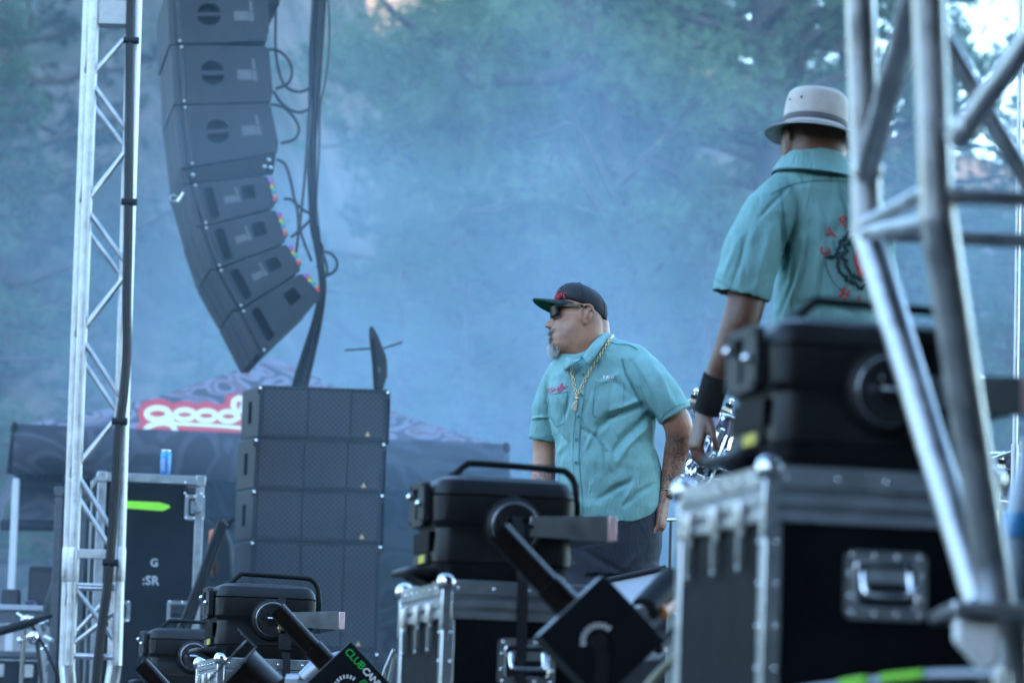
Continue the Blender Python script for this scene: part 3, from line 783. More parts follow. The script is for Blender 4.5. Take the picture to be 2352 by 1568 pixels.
# hoist chain and beam above the picture that carry the array
hb = thing('hoist_beam', 'black beam with chain above the picture carrying the hanging speakers', 'beam', ao + At*0.1 + Vector((0, 0, 6.2)), (0, 0, AR))
obj('beam', MB().box(-2.6, 1.2, .30, .60, .0, .30), M['black'], hb, bevel=.01)
obj('bumper', MB().box(-.38, .20, .05, .85, -1.86, -1.78), M['black'], hb)
obj('chain', MB().tube([(0, .45, -1.78), (0, .45, 0)], .018, 8), M['steel'], hb)
# cables at the back of the array
def cable_thing(name, label, runs, Y, r_, cat='cable', n=6, mt='rubber', part='cable'):
    x = sum(p[0] for p in runs[0])/len(runs[0]); y = max(p[1] for p in runs[0])
    t = thing(name, label, cat, PY(x, y, Y))
    for i, pts in enumerate(runs):
        dy = (i % 3 - 1) * r_ * 1.2
        obj(part, MB().tube(spline([PY(p[0], p[1], Y + dy + (p[2] if len(p) > 2 else 0)) for p in pts], n), r_ if len(pts) > 2 else r_, 7), M[mt], t, smooth=179, world=True)
    return t
runs = []
for i in range(7):
    o_ = (i - 3) * 3.6
    runs.append([(737 + o_*1.3, -60), (728 + o_*1.2, 100), (721 + o_*.9, 250), (716 + o_*.8, 330), (718 + o_*.6, 450), (723 + o_*.7, 520), (731 + o_*.5, 570), (739 + o_*.45, 625), (741 + o_*.5, 668), (728 + o_*.8, 740), (708 + o_*1.2, 815), (686 + o_*1.5, 900), (672 + o_*1.5, 1000)])
cable_thing('cable_bundle', 'thick black cable bundle hanging beside the hanging speakers', runs, 20.6, .0105, 'cables')
cable_thing('cable', 'single black cable curving along the right of the hanging bundle', [[(752, -40), (757, 60), (755, 130), (745, 200), (738, 230), (735, 262), (733, 350), (728, 440), (726, 520)]], 20.55, .006)
cable_thing('cable', 'thin black cable left of the hanging bundle running from the top', [[(636, -40), (633, 60), (635, 130), (648, 185), (665, 205), (690, 211), (712, 203)]], 20.5, .0085)
cable_thing('speaker_cable', 'looped cable at the upper right of the second big hanging speaker', [[(618, 113), (642, 118), (664, 140), (671, 168), (660, 193), (633, 204)]], 20.4, .0085)
cable_thing('speaker_cable', 'long sagging cable from the second big hanging speaker to the bundle', [[(629, 210), (645, 235), (668, 253), (690, 258), (712, 250)]], 20.4, .0085)
cable_thing('speaker_cable', 'looped cable at the right of the lowest big hanging speaker', [[(622, 240), (650, 246), (674, 268), (687, 296), (676, 320), (645, 329)]], 20.4, .0085)
cable_thing('speaker_cable', 'cable dropping from the adapter frame to the small hanging speakers', [[(636, 366), (655, 378), (668, 415), (676, 455), (683, 480), (686, 520), (683, 560), (676, 600)]], 20.35, .0085)
cable_thing('speaker_cable', 'cable crossing from the first small hanging speaker to the bundle', [[(652, 457), (668, 458), (682, 470), (700, 484), (712, 490)]], 20.35, .008)
cable_thing('speaker_cable', 'cable crossing low from the second small hanging speaker to the bundle', [[(668, 545), (690, 528), (708, 510), (718, 500)]], 20.35, .008)
cable_thing('speaker_cable', 'cable straight behind the small hanging speakers', [[(712, 240), (706, 330), (697, 440), (690, 520), (700, 560), (716, 600)]], 20.45, .008)
cable_thing('speaker_cable', 'open cable loop right of the lowest hanging speakers', [[(720, 545), (738, 560), (742, 580), (735, 600), (728, 615)], [(741, 578), (760, 582), (774, 600), (770, 620), (752, 632), (738, 635)], [(738, 575), (748, 600), (752, 625), (742, 640)]], 20.4, .0078)
for a, b in (((640, 425), (652, 458)), ((664, 500), (676, 545)), ((686, 560), (700, 600)), ((713, 600), (735, 640))):
    pass

# ------------------------------------------------------------------ ground stack of speakers
SY = 20.0; srot = R(3.0)
so = Vector((PY(590, 1000, SY).x, SY, 0))
def stack_box(z0, z1, label, w=.665, handle=True, x0=0.0):
    t = thing('line_array_speaker' if handle else 'subwoofer', label, 'speaker', so + Vector((x0, 0, z0)), (0, 0, srot), 'ground stacked speakers')
    h = z1 - z0 - .006
    body = obj('cabinet', MB().prism([(0, 0), (w, 0), (w, h), (0, h)], .03, .60), M['speaker'], t, bevel=.006)
    # three grille panels on the front
    xs = [.012, .25, .476, w-.012]
    for k in range(3):
        obj('grille', MB().box(xs[k]+.002, xs[k+1]-.002, 0.0, .03, .012, h-.012), M['grille'], t, smooth=None, bevel=.003)
    obj('frame_lip', MB().plate([(0, 0), (w, 0), (w, h), (0, h)], [[(.011, .011), (w-.011, .011), (w-.011, h-.011), (.011, h-.011)]], -.004, .028), M['speaker'], t, smooth=30)
    # swept-back left cheek with slot
    ck = MB()
    Mx = Matrix(((-.10/.24, 0, 0, -.001), (.24/.24, 0, 0, .02), (0, 0, 1, 0), (0, 0, 0, 1)))  # placeholder, replaced below
    y0, y1 = .0, .27
    def cp(u, v): return (-.006 - .095*u, .02 + .26*u, h*v*(1-.03*u) + .004)
    def quad(u0, u1, v0, v1, off):
        n_ = Vector((-.26, -.095, 0)).normalized()*off
        return [tuple(Vector(cp(u, v)) + n_) for u, v in ((u0, v0), (u1, v0), (u1, v1), (u0, v1))]
    a_ = quad(0, 1, 0, 1, 0); b_ = [(p[0]+.02, p[1]+.012, p[2]) for p in a_]
    ck.add(a_ + b_, [(0, 1, 2, 3), (7, 6, 5, 4), (0, 4, 5, 1), (1, 5, 6, 2), (2, 6, 7, 3), (3, 7, 4, 0)])
    ck_o = obj('side_panel', ck, M['dark_plate'], t, bevel=.003)
    if handle:
        sl_ = quad(.42, .58, .28, .72, .0025); sb = quad(.42, .58, .28, .72, .0006)
        obj('handle_slot', MB().add(sl_ + sb, [(0, 1, 2, 3), (7, 6, 5, 4), (0, 4, 5, 1), (1, 5, 6, 2), (2, 6, 7, 3), (3, 7, 4, 0)]), M['recess'], ck_o, smooth=None)
        obj('side_panel', MB().add([(w+.004, .02, .004), (w+.020, .27, .008), (w+.020, .27, h), (w+.004, .02, h), (w-.01, .03, .004), (w+.005, .28, .008), (w+.005, .28, h), (w-.01, .03, h)], [(0, 1, 2, 3), (7, 6, 5, 4), (0, 4, 5, 1), (1, 5, 6, 2), (2, 6, 7, 3), (3, 7, 4, 0)]), M['recess'], t)
    for x in (-.004, w-.004):
        obj('rigging_latch', MB().box(x-.012, x+.016, -.012, .02, h-.045, h-.010).cyl((x, -.018, h-.03), (x, .0, h-.03), .010, None, 8), M['dark_plate'], t)
        obj('latch_pin', MB().ell((x+.002, -.024, h-.018), .009, .009, .009, 8, 6), M['chrome'], t)
    if z0 > 0.3:
        xb = w - .10; zb_ = .020
        obj('badge', MB().prism([(xb-.012, zb_), (xb+.014, zb_), (xb+.002, zb_+.026)], -.008, -.0005), M['amber'], t, smooth=None)
    return t
def stz(py): return PY(740, py, SY).z
zs = [0.02, .36, .905, stz(1242), stz(1124), stz(1006), stz(886)]
zs[2] = (zs[1] + zs[3]) / 2 - .02
stack_box(zs[0], zs[1], 'low plinth speaker at the very bottom of the ground stack', handle=False)
stack_box(zs[1], zs[2], 'lower big subwoofer of the ground stack', handle=False)
stack_box(zs[2], zs[3], 'upper big subwoofer of the ground stack, under the three slim speakers', handle=False)
stack_box(zs[3], zs[4], 'lowest of the three slim speakers in the ground stack')
stack_box(zs[4], zs[5], 'middle of the three slim speakers in the ground stack')
stack_box(zs[5], zs[6], 'top speaker of the ground stack, under the black antenna fin', x0=.012)
# paddle antenna on top
t = thing('paddle_antenna', 'black fin shaped antenna with thin rods on top of the speaker stack', 'antenna', PY(868, 893, SY+.15))
AYy = SY+.15
def apoly(l): return [(PY(x, y, AYy).x, PY(x, y, AYy).z) for x, y in l]
obj('fin', MB().prism(apoly([(852, 750), (858, 753), (868, 770), (886, 815), (889, 828), (890, 862), (880, 893), (858, 893), (855, 840), (848, 775), (848, 757)][::-1]), AYy-.03, AYy+.02), M['speaker'], t, world=True, bevel=.006)
obj('rib', MB().prism(apoly([(852, 775), (862, 780), (868, 893), (859, 893)][::-1]), AYy-.042, AYy-.031), M['black'], t, world=True)
obj('rod', MB().tube([PY(792, 804, AYy), PY(852, 800, AYy)], .0055, 8), M['dark_plate'], t, world=True)
obj('rod', MB().tube([PY(873, 802, AYy), PY(923, 786, AYy+.1)], .0055, 8), M['dark_plate'], t, world=True)
obj('logo', MB().prism(apoly([(868, 842), (876, 848), (874, 858), (869, 856)][::-1]), AYy-.0365, AYy-.034), M['sticker'], t, world=True)

# ------------------------------------------------------------------ canopy tent
TY = 23.0; tc_ = PY(598, 1000, TY)
tw = 1.48; ez = tc_.z; pz = ez + .66
tx = tc_.x
t = thing('canopy_tent', 'dark graffiti printed canopy tent with red and white lettering', 'tent', (tx, TY + tw, terrain_z(tx, TY+tw).item() if hasattr(terrain_z(tx, TY+tw), 'item') else -.35))
zg = float(terrain_z(tx, TY + tw))
peak = Vector((tx - .03, TY + tw, pz))
cor = [Vector((tx - tw, TY, ez + .015)), Vector((tx + tw, TY, ez - .02)), Vector((tx + tw, TY + 2*tw, ez)), Vector((tx - tw, TY + 2*tw, ez))]
names = ['roof_panel'] * 4
roofs = []
for k in range(4):
    a, b = cor[k], cor[(k+1) % 4]; vs_ = []; fs_ = []; n_ = 12
    for i in range(n_ + 1):
        u = i/n_
        for j in range(n_ + 1):
            v = j/n_
            p = a.lerp(b, v).lerp(peak, u)
            sag = -.055*math.sin(math.pi*u)*1.0 - .02*math.sin(math.pi*v)*(1-u)
            if u < 1: p = p + Vector((0, 0, sag))
            vs_.append(tuple(p))
    for i in range(n_):
        for j in range(n_):
            q = i*(n_+1)+j; fs_.append((q, q+1, q+n_+2, q+n_+1))
    o = obj('roof_panel', MB().add(vs_, fs_), M['canopy'], t, smooth=179, world=True); roofs.append((vs_, fs_))
    s_ = o.modifiers.new('s', 'SOLIDIFY'); s_.thickness = .004
for k in range(4):
    a, b = cor[k], cor[(k+1) % 4]; vs_ = []; n_ = 24
    outn = Vector(((a+b)/2 - Vector((tx, TY+tw, ez)))); outn.z = 0; outn.normalize()
    for i in range(n_ + 1):
        p = a.lerp(b, i/n_); w_ = .010*math.sin(i*1.9) + .008*math.sin(i*.8)
        for z_ in (.012, -.10, -.285): vs_.append(tuple(p + outn*(.012 + (w_ if z_ < 0 else 0)*(1 if z_ > -.2 else 2)) + Vector((0, 0, z_))))
    fs_ = [(3*i+j, 3*i+3+j, 3*i+4+j, 3*i+1+j) for i in range(n_) for j in range(2)]
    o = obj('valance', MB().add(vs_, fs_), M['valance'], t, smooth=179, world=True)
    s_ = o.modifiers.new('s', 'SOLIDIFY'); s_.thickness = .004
    obj('eave_bar', MB().tube([a + Vector((0, 0, -.015)) - outn*.02, b + Vector((0, 0, -.015)) - outn*.02], .014, 8), M['black'], t, world=True)
    obj('corner_cap', MB().ell(a + Vector((0, 0, -.01)), .026, .026, .035, 12, 8), M['black'], t, world=True)
    lz = cor[k] - outn*0
    px_ = tx + (cor[k].x-tx)*.985; py_ = TY+tw + (cor[k].y-TY-tw)*.985
    leg = obj('leg', MB().box(px_-.02, px_+.02, py_-.02, py_+.02, zg-.25, ez-.30), M['leg'] if 'leg' in M else M['white'], t, world=True, bevel=.004)
    obj('foot', MB().box(px_-.06, px_+.06, py_-.06, py_+.06, zg-.30, zg-.245), M['steel'], t, world=True)
# half wall below the valance on the left
wl = [PY(40, 1106, TY+.3), PY(420, 1106, TY+.3)]
vs_ = []
for i in range(17):
    x = wl[0].x + (wl[1].x-wl[0].x)*i/16
    for py in (1104, 1150, 1190, 1212):
        vs_.append((x - (.02*(py-1104)/40 if i == 0 else 0), TY + .30 + .015*math.sin(i*1.3+py*.01), PY(40, py, TY+.3).z))
bw = [Vector((tx - tw*.96, TY + 2*tw - .08, ez-.05)), Vector((tx + tw*.96, TY + 2*tw - .08, ez-.05))]
obj('shade_backing', MB().add([(bw[0].x + (bw[1].x-bw[0].x)*i/20, bw[0].y + .03*math.sin(i*1.7), z_) for i in range(21) for z_ in (ez-.05, zg-.2)], [(2*i, 2*i+2, 2*i+3, 2*i+1) for i in range(20)]), M['valance'], t, smooth=179, world=True)  # dark sheet added to give the dim space under the canopy
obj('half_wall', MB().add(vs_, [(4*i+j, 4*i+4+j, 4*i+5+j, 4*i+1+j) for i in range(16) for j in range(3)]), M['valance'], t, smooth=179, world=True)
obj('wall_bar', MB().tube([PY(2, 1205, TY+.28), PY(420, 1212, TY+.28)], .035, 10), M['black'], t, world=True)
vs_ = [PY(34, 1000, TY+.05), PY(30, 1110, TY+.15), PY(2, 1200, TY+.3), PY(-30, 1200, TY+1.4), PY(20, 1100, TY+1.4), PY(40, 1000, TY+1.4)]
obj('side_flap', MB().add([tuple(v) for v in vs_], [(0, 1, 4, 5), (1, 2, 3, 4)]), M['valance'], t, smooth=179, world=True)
# lettering on the front roof panel: strokes filled on a fine grid, white with yellow and red borders
rb = BVHTree.FromPolygons([Vector(v) for v in roofs[0][0]], roofs[0][1])
def seg_d(px, py, ax, ay, bx, by):
    dx, dy = bx-ax, by-ay; q = np.clip(((px-ax)*dx + (py-ay)*dy)/(dx*dx+dy*dy+1e-9), 0, 1)
    return np.hypot(px-ax-q*dx, py-ay-q*dy)
def ellp(cx, cyy, rx, ry, a0=0, a1=360, n=28): return [(cx + rx*math.cos(R(a0+(a1-a0)*i/n)), cyy + ry*math.sin(R(a0+(a1-a0)*i/n))) for i in range(n+1)]
strokes = [(ellp(1235, 303, 86, 46), 23), ([(1300, 270), (1330, 300), (1340, 350), (1358, 400), (1378, 450), (1388, 500)], 24),
           ([(1345, 388), (1290, 372), (1220, 380), (1160, 405), (1130, 445), (1150, 500)], 23), ([(1290, 470), (1230, 500)], 16),
           (ellp(1448, 310, 74, 38), 21), (ellp(1618, 318, 74, 38), 21), (ellp(1790, 324, 70, 38), 21),
           ([(1868, 335), (1850, 290), (1828, 240), (1835, 200), (1870, 180), (1905, 190), (1915, 230), (1890, 280)], 23),
           ([(1370, 380), (1480, 386), (1620, 392), (1760, 402), (1910, 416), (2010, 430)], 13)]
gx = np.arange(1040, 2000, 3.5); gy = np.arange(150, 520, 3.5)
GX, GY = np.meshgrid(gx, gy); dist = np.full(GX.shape, 1e9)
for pts, w_ in strokes:
    for i in range(len(pts)-1):
        dist = np.minimum(dist, seg_d(GX, GY, *pts[i], *pts[i+1]) - w_*.80)
M['red'] = mat('red print', (0.52, 0.018, 0.024), 0.7); M['sun_yellow'] = mat('yellow print', (0.55, 0.25, 0.03), 0.7); M['bright_white'] = mat('white lettering print', (0.72, 0.72, 0.72), 0.7)
lo = {}
hitc = {}
def roof_pt(i, j):
    k = (i, j)
    if k not in hitc:
        px = (gx[0] + (j-.5)*3.5) * .293; py = 861 + (gy[0] + (i-.5)*3.5) * .293
        r_ = ray(px, py).normalized(); h = rb.ray_cast(CAM, r_)
        hitc[k] = None if h[0] is None else h[0] - r_*.012
    return hitc[k]
for i in range(len(gy)):
    for j in range(len(gx)):
        d = dist[i, j]
        if d > 52: continue
        key = 'bright_white' if d < 0 else ('sun_yellow' if d < 8 else 'red')
        q = [roof_pt(i, j), roof_pt(i, j+1), roof_pt(i+1, j+1), roof_pt(i+1, j)]
        if any(v is None for v in q): continue
        lo.setdefault(key, MB()).add([tuple(v) for v in q], [(0, 1, 2, 3)])
for key, b in lo.items():
    obj('lettering', b, M[key], t, smooth=None, world=True, label={'bright_white': 'white brush script lettering on the canopy', 'sun_yellow': 'yellow border of the lettering', 'red': 'red outline of the lettering'}[key])

M['rail_grey'] = mat('worn grey case rail', (0.34, 0.35, 0.36), 0.42, 0.8, var=0.2, vscale=18, rvar=0.12)
M['rail_dark'] = mat('dull dark case rail', (0.085, 0.09, 0.10), 0.5, 0.6, var=0.2, vscale=18)
M['stencil'] = mat('faded stencil paint', (0.42, 0.43, 0.45), 0.8, var=0.25, vscale=60)
M['pale'] = mat('pale grey panel', (0.42, 0.45, 0.50), 0.45, var=0.05)
M['hose'] = mat('olive hose', (0.20, 0.19, 0.12), 0.5, var=0.2, vscale=30)
# ------------------------------------------------------------------ flight cases, lamps, jets along the stage edge
def local_M(ax, org):  # plate x,z,y -> y,z plane helper: maps plate (x=u, z=v, y=depth) to (y=u, z=v, x=depth)
    return Matrix(((0, 1, 0, org[0]), (1, 0, 0, org[1]), (0, 0, 1, org[2]), (0, 0, 0, 1)))
def flight_case(label, loc, rz, W=.39, Dp=.50, H=.535, group='flight cases under the lamps', castors=True):
    t = thing('flight_case', label, 'flight case', loc, (0, 0, rz), group)
    z0 = .09; th = .006; lid = H - .085
    obj('front_panel', MB().box(.02, W-.02, .004, .004+th, z0+.02, H-.02), M['black_ply'], t, smooth=None)
    obj('left_panel', MB().box(.004, .004+th, .02, Dp-.02, z0+.02, H-.02), M['black_ply'], t, smooth=None)
    obj('right_panel', MB().box(W-.004-th, W-.004, .02, Dp-.02, z0+.02, H-.02), M['black_ply'], t, smooth=None)
    obj('back_panel', MB().box(.02, W-.02, Dp-.004-th, Dp-.004, z0+.02, H-.02), M['black_ply'], t, smooth=None)
    obj('lid_panel', MB().box(.01, W-.01, .01, Dp-.01, H-.012, H-.004), M['black_ply'], t, smooth=None)
    obj('bottom_panel', MB().box(.01, W-.01, .01, Dp-.01, z0+.004, z0+.012), M['black_ply'], t, smooth=None)
    e = .030
    for x in (0, W-e):
        for y in (0, Dp-e):
            obj('corner_rail', MB().box(x, x+e, y, y+e, z0+.012, H-.09), M['alu'], t, bevel=.003)
    # lid frame: grooved double rail front, back, left, right
    def rail(x0, x1, y0, y1):
        mb = MB()
        for za, zb_, g_ in ((H-.034, H, 0), (H-.0415, H-.0355, .003), (H-.062, H-.043, 0), (H-.068, H-.0635, .003), (H-.088, H-.0695, .001)):
            mb.box(x0+g_, x1-g_, y0+g_, y1-g_, za, zb_)
        return mb
    fr = obj('lid_rail', rail(-.001, W+.001, -.001, .026), M['alu'], t, bevel=.0015)
    obj('lid_rail', rail(-.002, .026, .027, Dp-.027), M['alu'], t, bevel=.0015)
    obj('lid_rail', rail(W-.026, W+.002, .027, Dp-.027), M['alu'], t, bevel=.0015)
    obj('lid_rail', rail(-.001, W+.001, Dp-.026, Dp+.001), M['alu'], t, bevel=.0015)
    for (x0, x1, y0, y1) in ((0, W, 0, .028), (0, .028, .03, Dp-.03), (W-.028, W, .03, Dp-.03), (0, W, Dp-.028, Dp)):
        obj('base_rail', MB().box(x0, x1, y0, y1, z0, z0+.030), M['alu'], t, bevel=.003)
    for x in (.010, W-.010):
        for y in (.010, Dp-.010):
            b = obj('ball_corner', MB().ell((x, y, H-.006), .0235, .0235, .0235, 20, 14), M['steel_ball'], t, smooth=179)
            sx = 1 if x < W/2 else -1
            obj('corner_bracket', MB().box(x-.0125, x+.0125, y-.0135 if y < .1 else y-.011, y+.011 if y < .1 else y+.0135, H-.115, H-.02), M['alu'], b, bevel=.003)
            obj('ball_corner', MB().ell((x, y, z0+.006), .0225, .0225, .0225, 16, 10), M['steel_ball'], t, smooth=179)
    # rivets
    mb = MB()
    for x in (.035, .12, .20, .28, W-.04):
        for z in (H-.018, z0+.015): mb.ell((x, -.002, z), .0045, .003, .0045, 8, 5)
    for z in np.linspace(z0+.06, H-.12, 5): mb.ell((.022, -.001, z), .0045, .003, .0045, 8, 5)
    for y in (.06, .13, .20, .27, .34, .41): mb.ell((-.003, y, H-.018), .003, .0045, .0045, 8, 5)
    for z in np.linspace(z0+.06, H-.12, 5): mb.ell((-.001, .022, z), .003, .0045, .0045, 8, 5)
    obj('rivets', mb, M['chrome'], t, smooth=179)['kind'] = 'stuff'
    # catches on the left face
    for y in (.11, .25, .40):
        c = obj('catch', MB().box(-.007, -.001, y-.014, y+.014, H-.105, H-.045).cyl((-.010, y-.012, H-.05), (-.010, y-.012, H-.095), .004, None, 8).cyl((-.010, y+.012, H-.05), (-.010, y+.012, H-.095), .004, None, 8), M['steel'], t, bevel=.001)
        obj('catch_hook', MB().box(-.011, -.003, y-.008, y+.008, H-.150, H-.106).ell((-.008, y, H-.158), .005, .008, .008, 10, 6), M['bracket'], c)
    # recessed handle on the front
    hx0, hx1, hz0, hz1 = W/2-.062, W/2+.075, H-.236, H-.128
    dish = obj('handle_dish', MB().plate(rrect(hx0, hx1, hz0, hz1, .014), [rrect(hx0+.018, hx1-.018, hz0+.018, hz1-.018, .008)], -.003, .004), M['bracket'], t, smooth=30)
    obj('dish_back', MB().box(hx0+.016, hx1-.016, .0005, .0036, hz0+.016, hz1-.016), M['dark_plate'], dish, smooth=None)
    obj('dish_rim', MB().tube([(x, -.004, z) for x, z in rrect(hx0+.018, hx1-.018, hz0+.018, hz1-.018, .008, 4)] + [(hx1-.018, -.004, hz1-.026)], .0035, 6), M['chrome'], dish, smooth=179)
    obj('handle_bar', MB().tube(spline([(hx0+.030, -.001, hz1-.03), (hx0+.030, -.012, hz0+.045), (hx0+.040, -.016, hz0+.038), (hx1-.040, -.016, hz0+.038), (hx1-.030, -.012, hz0+.045), (hx1-.030, -.001, hz1-.03)], 4), .0055, 8), M['chrome'], dish, smooth=179)
    obj('hinge_plate', MB().box(hx0+.03, hx1-.03, -.004, .0004, hz1-.050, hz1-.028), M['steel'], dish, bevel=.001)
    mb = MB()
    for k in range(4):
        u = k/3
        mb.ell((hx0+.012+(hx1-hx0-.024)*u, -.004, hz1-.009), .0048, .003, .0048, 8, 5); mb.ell((hx0+.012+(hx1-hx0-.024)*u, -.004, hz0+.009), .0048, .003, .0048, 8, 5)
    for u in (.33, .66):
        mb.ell((hx0+.009, -.004, hz0+(hz1-hz0)*u), .0048, .003, .0048, 8, 5); mb.ell((hx1-.009, -.004, hz0+(hz1-hz0)*u), .0048, .003, .0048, 8, 5)
    obj('dish_rivets', mb, M['chrome'], dish, smooth=179)['kind'] = 'stuff'
    for x in (.06, W-.06):
        for y in (.07, Dp-.07):
            c = obj('castor', MB().cyl((x-.014, y, .040), (x+.014, y, .040), .039, None, 20), M['rubber'], t, bevel=.004)
            obj('castor_fork', MB().box(x-.020, x-.016, y-.02, y+.02, .03, z0).box(x+.016, x+.020, y-.02, y+.02, .03, z0).box(x-.03, x+.03, y-.03, y+.03, z0-.006, z0-.0005), M['steel'], c)
    return t
M['steel_ball'] = mat('polished corner steel', (0.70, 0.71, 0.72), 0.22, 1.0, var=0.08, vscale=40, rvar=0.08)

def lamp(label, loc, rz, group='black stage lamps standing on the cases'):
    t = thing('stage_lamp', label, 'stage lamp', loc, (0, 0, rz), group)
    W, Dp, H = .315, .25, .228
    def ring(z, i, r_=.035): return [(x, y, z) for x, y in rrect(i, W-i, i, Dp-i, r_, 6)]
    body = MB().loft([ring(.0, .030), ring(.004, .018), ring(.036, .008), ring(.0385, .011), ring(.041, .007), ring(.060, .006), ring(.085, .008), ring(.112, .010), ring(.122, .005), ring(.128, .002), ring(.180, .002), ring(.1825, .007), ring(.1855, .003), ring(.200, .006), ring(.216, .015, .032), ring(.225, .032, .03), ring(.228, .055, .03)])
    b = obj('housing', body, M['plastic'], t, smooth=32)
    # end panel facing the camera's left
    Mx = local_M(0, (0, 0, 0))
    pl = obj('end_plate', MB().plate(rrect(.045, .195, .118, .214, .016), [[(.108, .132), (.130, .132), (.130, .200), (.108, .200)]], -.016, -.001, Mx), M['dark_plate'], t, smooth=30, bevel=.002)
    obj('slot', MB().box(-.004, -.0005, .100, .138, .126, .206), M['recess'], pl, smooth=None)
    for y, z in ((.070, .165), (.168, .185)):
        obj('knob', MB().ell((-.021, y, z), .008, .008, .008, 10, 7), M['chrome'], pl, smooth=179)
    mb = MB()
    for y, z in ((.06, .128), (.18, .128), (.06, .204), (.18, .204)): mb.cyl((-.018, y, z), (-.015, y, z), .004, None, 8)
    obj('screws', mb, M['black'], pl)['kind'] = 'stuff'
    # finned vent, label and front lip
    v = obj('vent', MB().box(.0005, .016, .040, .200, .064, .104), M['recess'], t)
    mb = MB()
    for k in range(12): mb.box(-.004, .012, .044+.0135*k, .049+.0135*k, .062, .106)
    obj('vent_fins', mb, M['dark_plate'], v, smooth=None)['kind'] = 'stuff'
    lb = obj('label_plate', MB().box(-.0035, .010, .060, .205, .038, .058), M['dark_plate'], t, bevel=.001)
    for y in (.075, .106): obj('warning_label', MB().box(-.005, -.0036, y, y+.027, .0395, .0565), M['yellow'], lb, smooth=None)
    obj('grey_label', MB().box(-.005, -.0036, .155, .175, .041, .055), M['sticker'], lb, smooth=None)
    obj('front_lip', MB().loft([[(x, y, z_) for x, y in rrect(-.052+i, .03, .03+i, .215-i, .02, 5)] for z_, i in ((.012, .006), (.016, 0), (.022, .0), (.027, .005))]), M['plastic'], t, smooth=40)
    obj('lip_stem', MB().prism([(-.035, .013), (.02, -.012), (.04, -.012), (.04, .013)], .06, .185), M['black'], t)
    # pivot hub on the long side
    c = (.172, 0, .118)
    Mh = Matrix.Translation(c) @ Matrix.Rotation(R(90), 4, 'X')
    hub = obj('pivot_hub', MB().lathe([(.064, -.012), (.064, .000), (.060, .008), (.052, .012), (.050, .020), (.046, .0225), (.0, .0225)], 40, Mh), M['plastic'], t, smooth=30)
    obj('hub_ring', MB().tube([(c[0]+.0505*math.cos(a), -.019, c[2]+.0505*math.sin(a)) for a in np.linspace(0, 2*math.pi, 41)], .0016, 6), M['steel'], hub, smooth=179)
    obj('shield_plate', MB().plate([(c[0]-.044, c[2]+.004), (c[0]-.030, c[2]-.040), (c[0]-.012, c[2]-.050), (c[0]+.018, c[2]-.050), (c[0]+.034, c[2]-.038), (c[0]+.046, c[2]+.004)], [[(c[0]-.016, c[2]-.022), (c[0]+.016, c[2]-.022), (c[0]+.016, c[2]-.002), (c[0]-.016, c[2]-.002)]], -.0290, -.0228), M['dark_plate'], hub, smooth=30)
    obj('latch_bar', MB().cyl((c[0]-.017, -.030, c[2]+.003), (c[0]+.017, -.030, c[2]+.003), .0032, None, 8), M['chrome'], hub)
    for dx, dz, r_ in ((-.032, .001, .005), (.032, .001, .005), (-.018, .018, .0035), (.018, .018, .0035)):
        obj('bolt', MB().cyl((c[0]+dx, -.031, c[2]+dz), (c[0]+dx, -.022, c[2]+dz), r_, None, 10), M['chrome'], hub)
    # yoke
    yk = obj('yoke', MB().prism([(c[0]+.030, .098), (.372, .094), (.372, .150), (c[0]+.030, .140)], -.0300, -.0235).box(.3665, .3725, -.0235, .272, .094, .150).prism([(c[0], .098), (.372, .094), (.372, .150), (c[0], .140)], .266, .272), M['bracket'], t, bevel=.0015)
    obj('yoke_flange', MB().box(.3735, .392, -.0305, .020, .0955, .1485), M['pink_reflect'], yk, bevel=.002)
    # carrying handle
    h = obj('handle', MB().tube(spline([(.052, .075, .222), (.062, .075, .236), (.080, .075, .252), (.105, .075, .257), (.275, .075, .252), (.305, .075, .246), (.322, .075, .225), (.327, .075, .190), (.327, .075, .145)], 5), .0075, 10), M['black'], t, smooth=179)
    obj('handle_mount', MB().box(.308, .334, .060, .090, .135, .185), M['black'], h, bevel=.003)
    obj('handle_mount', MB().cyl((.046, .075, .219), (.060, .075, .232), .013, .010, 12), M['black'], h)
    obj('top_badge', MB().box(.09, .205, .09, .16, .2275, .2295), M['sticker'], t, smooth=None)
    return t
CZ = .535
spots = [  # near-left corner in the picture, depth
    (1752, 6.0, 13.5, .072, 'near blurred stage lamp at the right, in front of the hatted man', 'near blurred flight case at the lower right'),
    (1016, 8.8, 13.0, .046, 'middle stage lamp in front of the bearded man', 'flight case with ball corners at the bottom centre'),
    (505, 12.6, 12.5, .0, 'small stage lamp in front of the ground speaker stack', 'small far flight case mostly hidden behind the black lamp can'),
    (352, 16.0, 12.0, .0, 'farthest and smallest stage lamp at the lower left', 'farthest flight case below the lower left lamp'),
]
SP = []
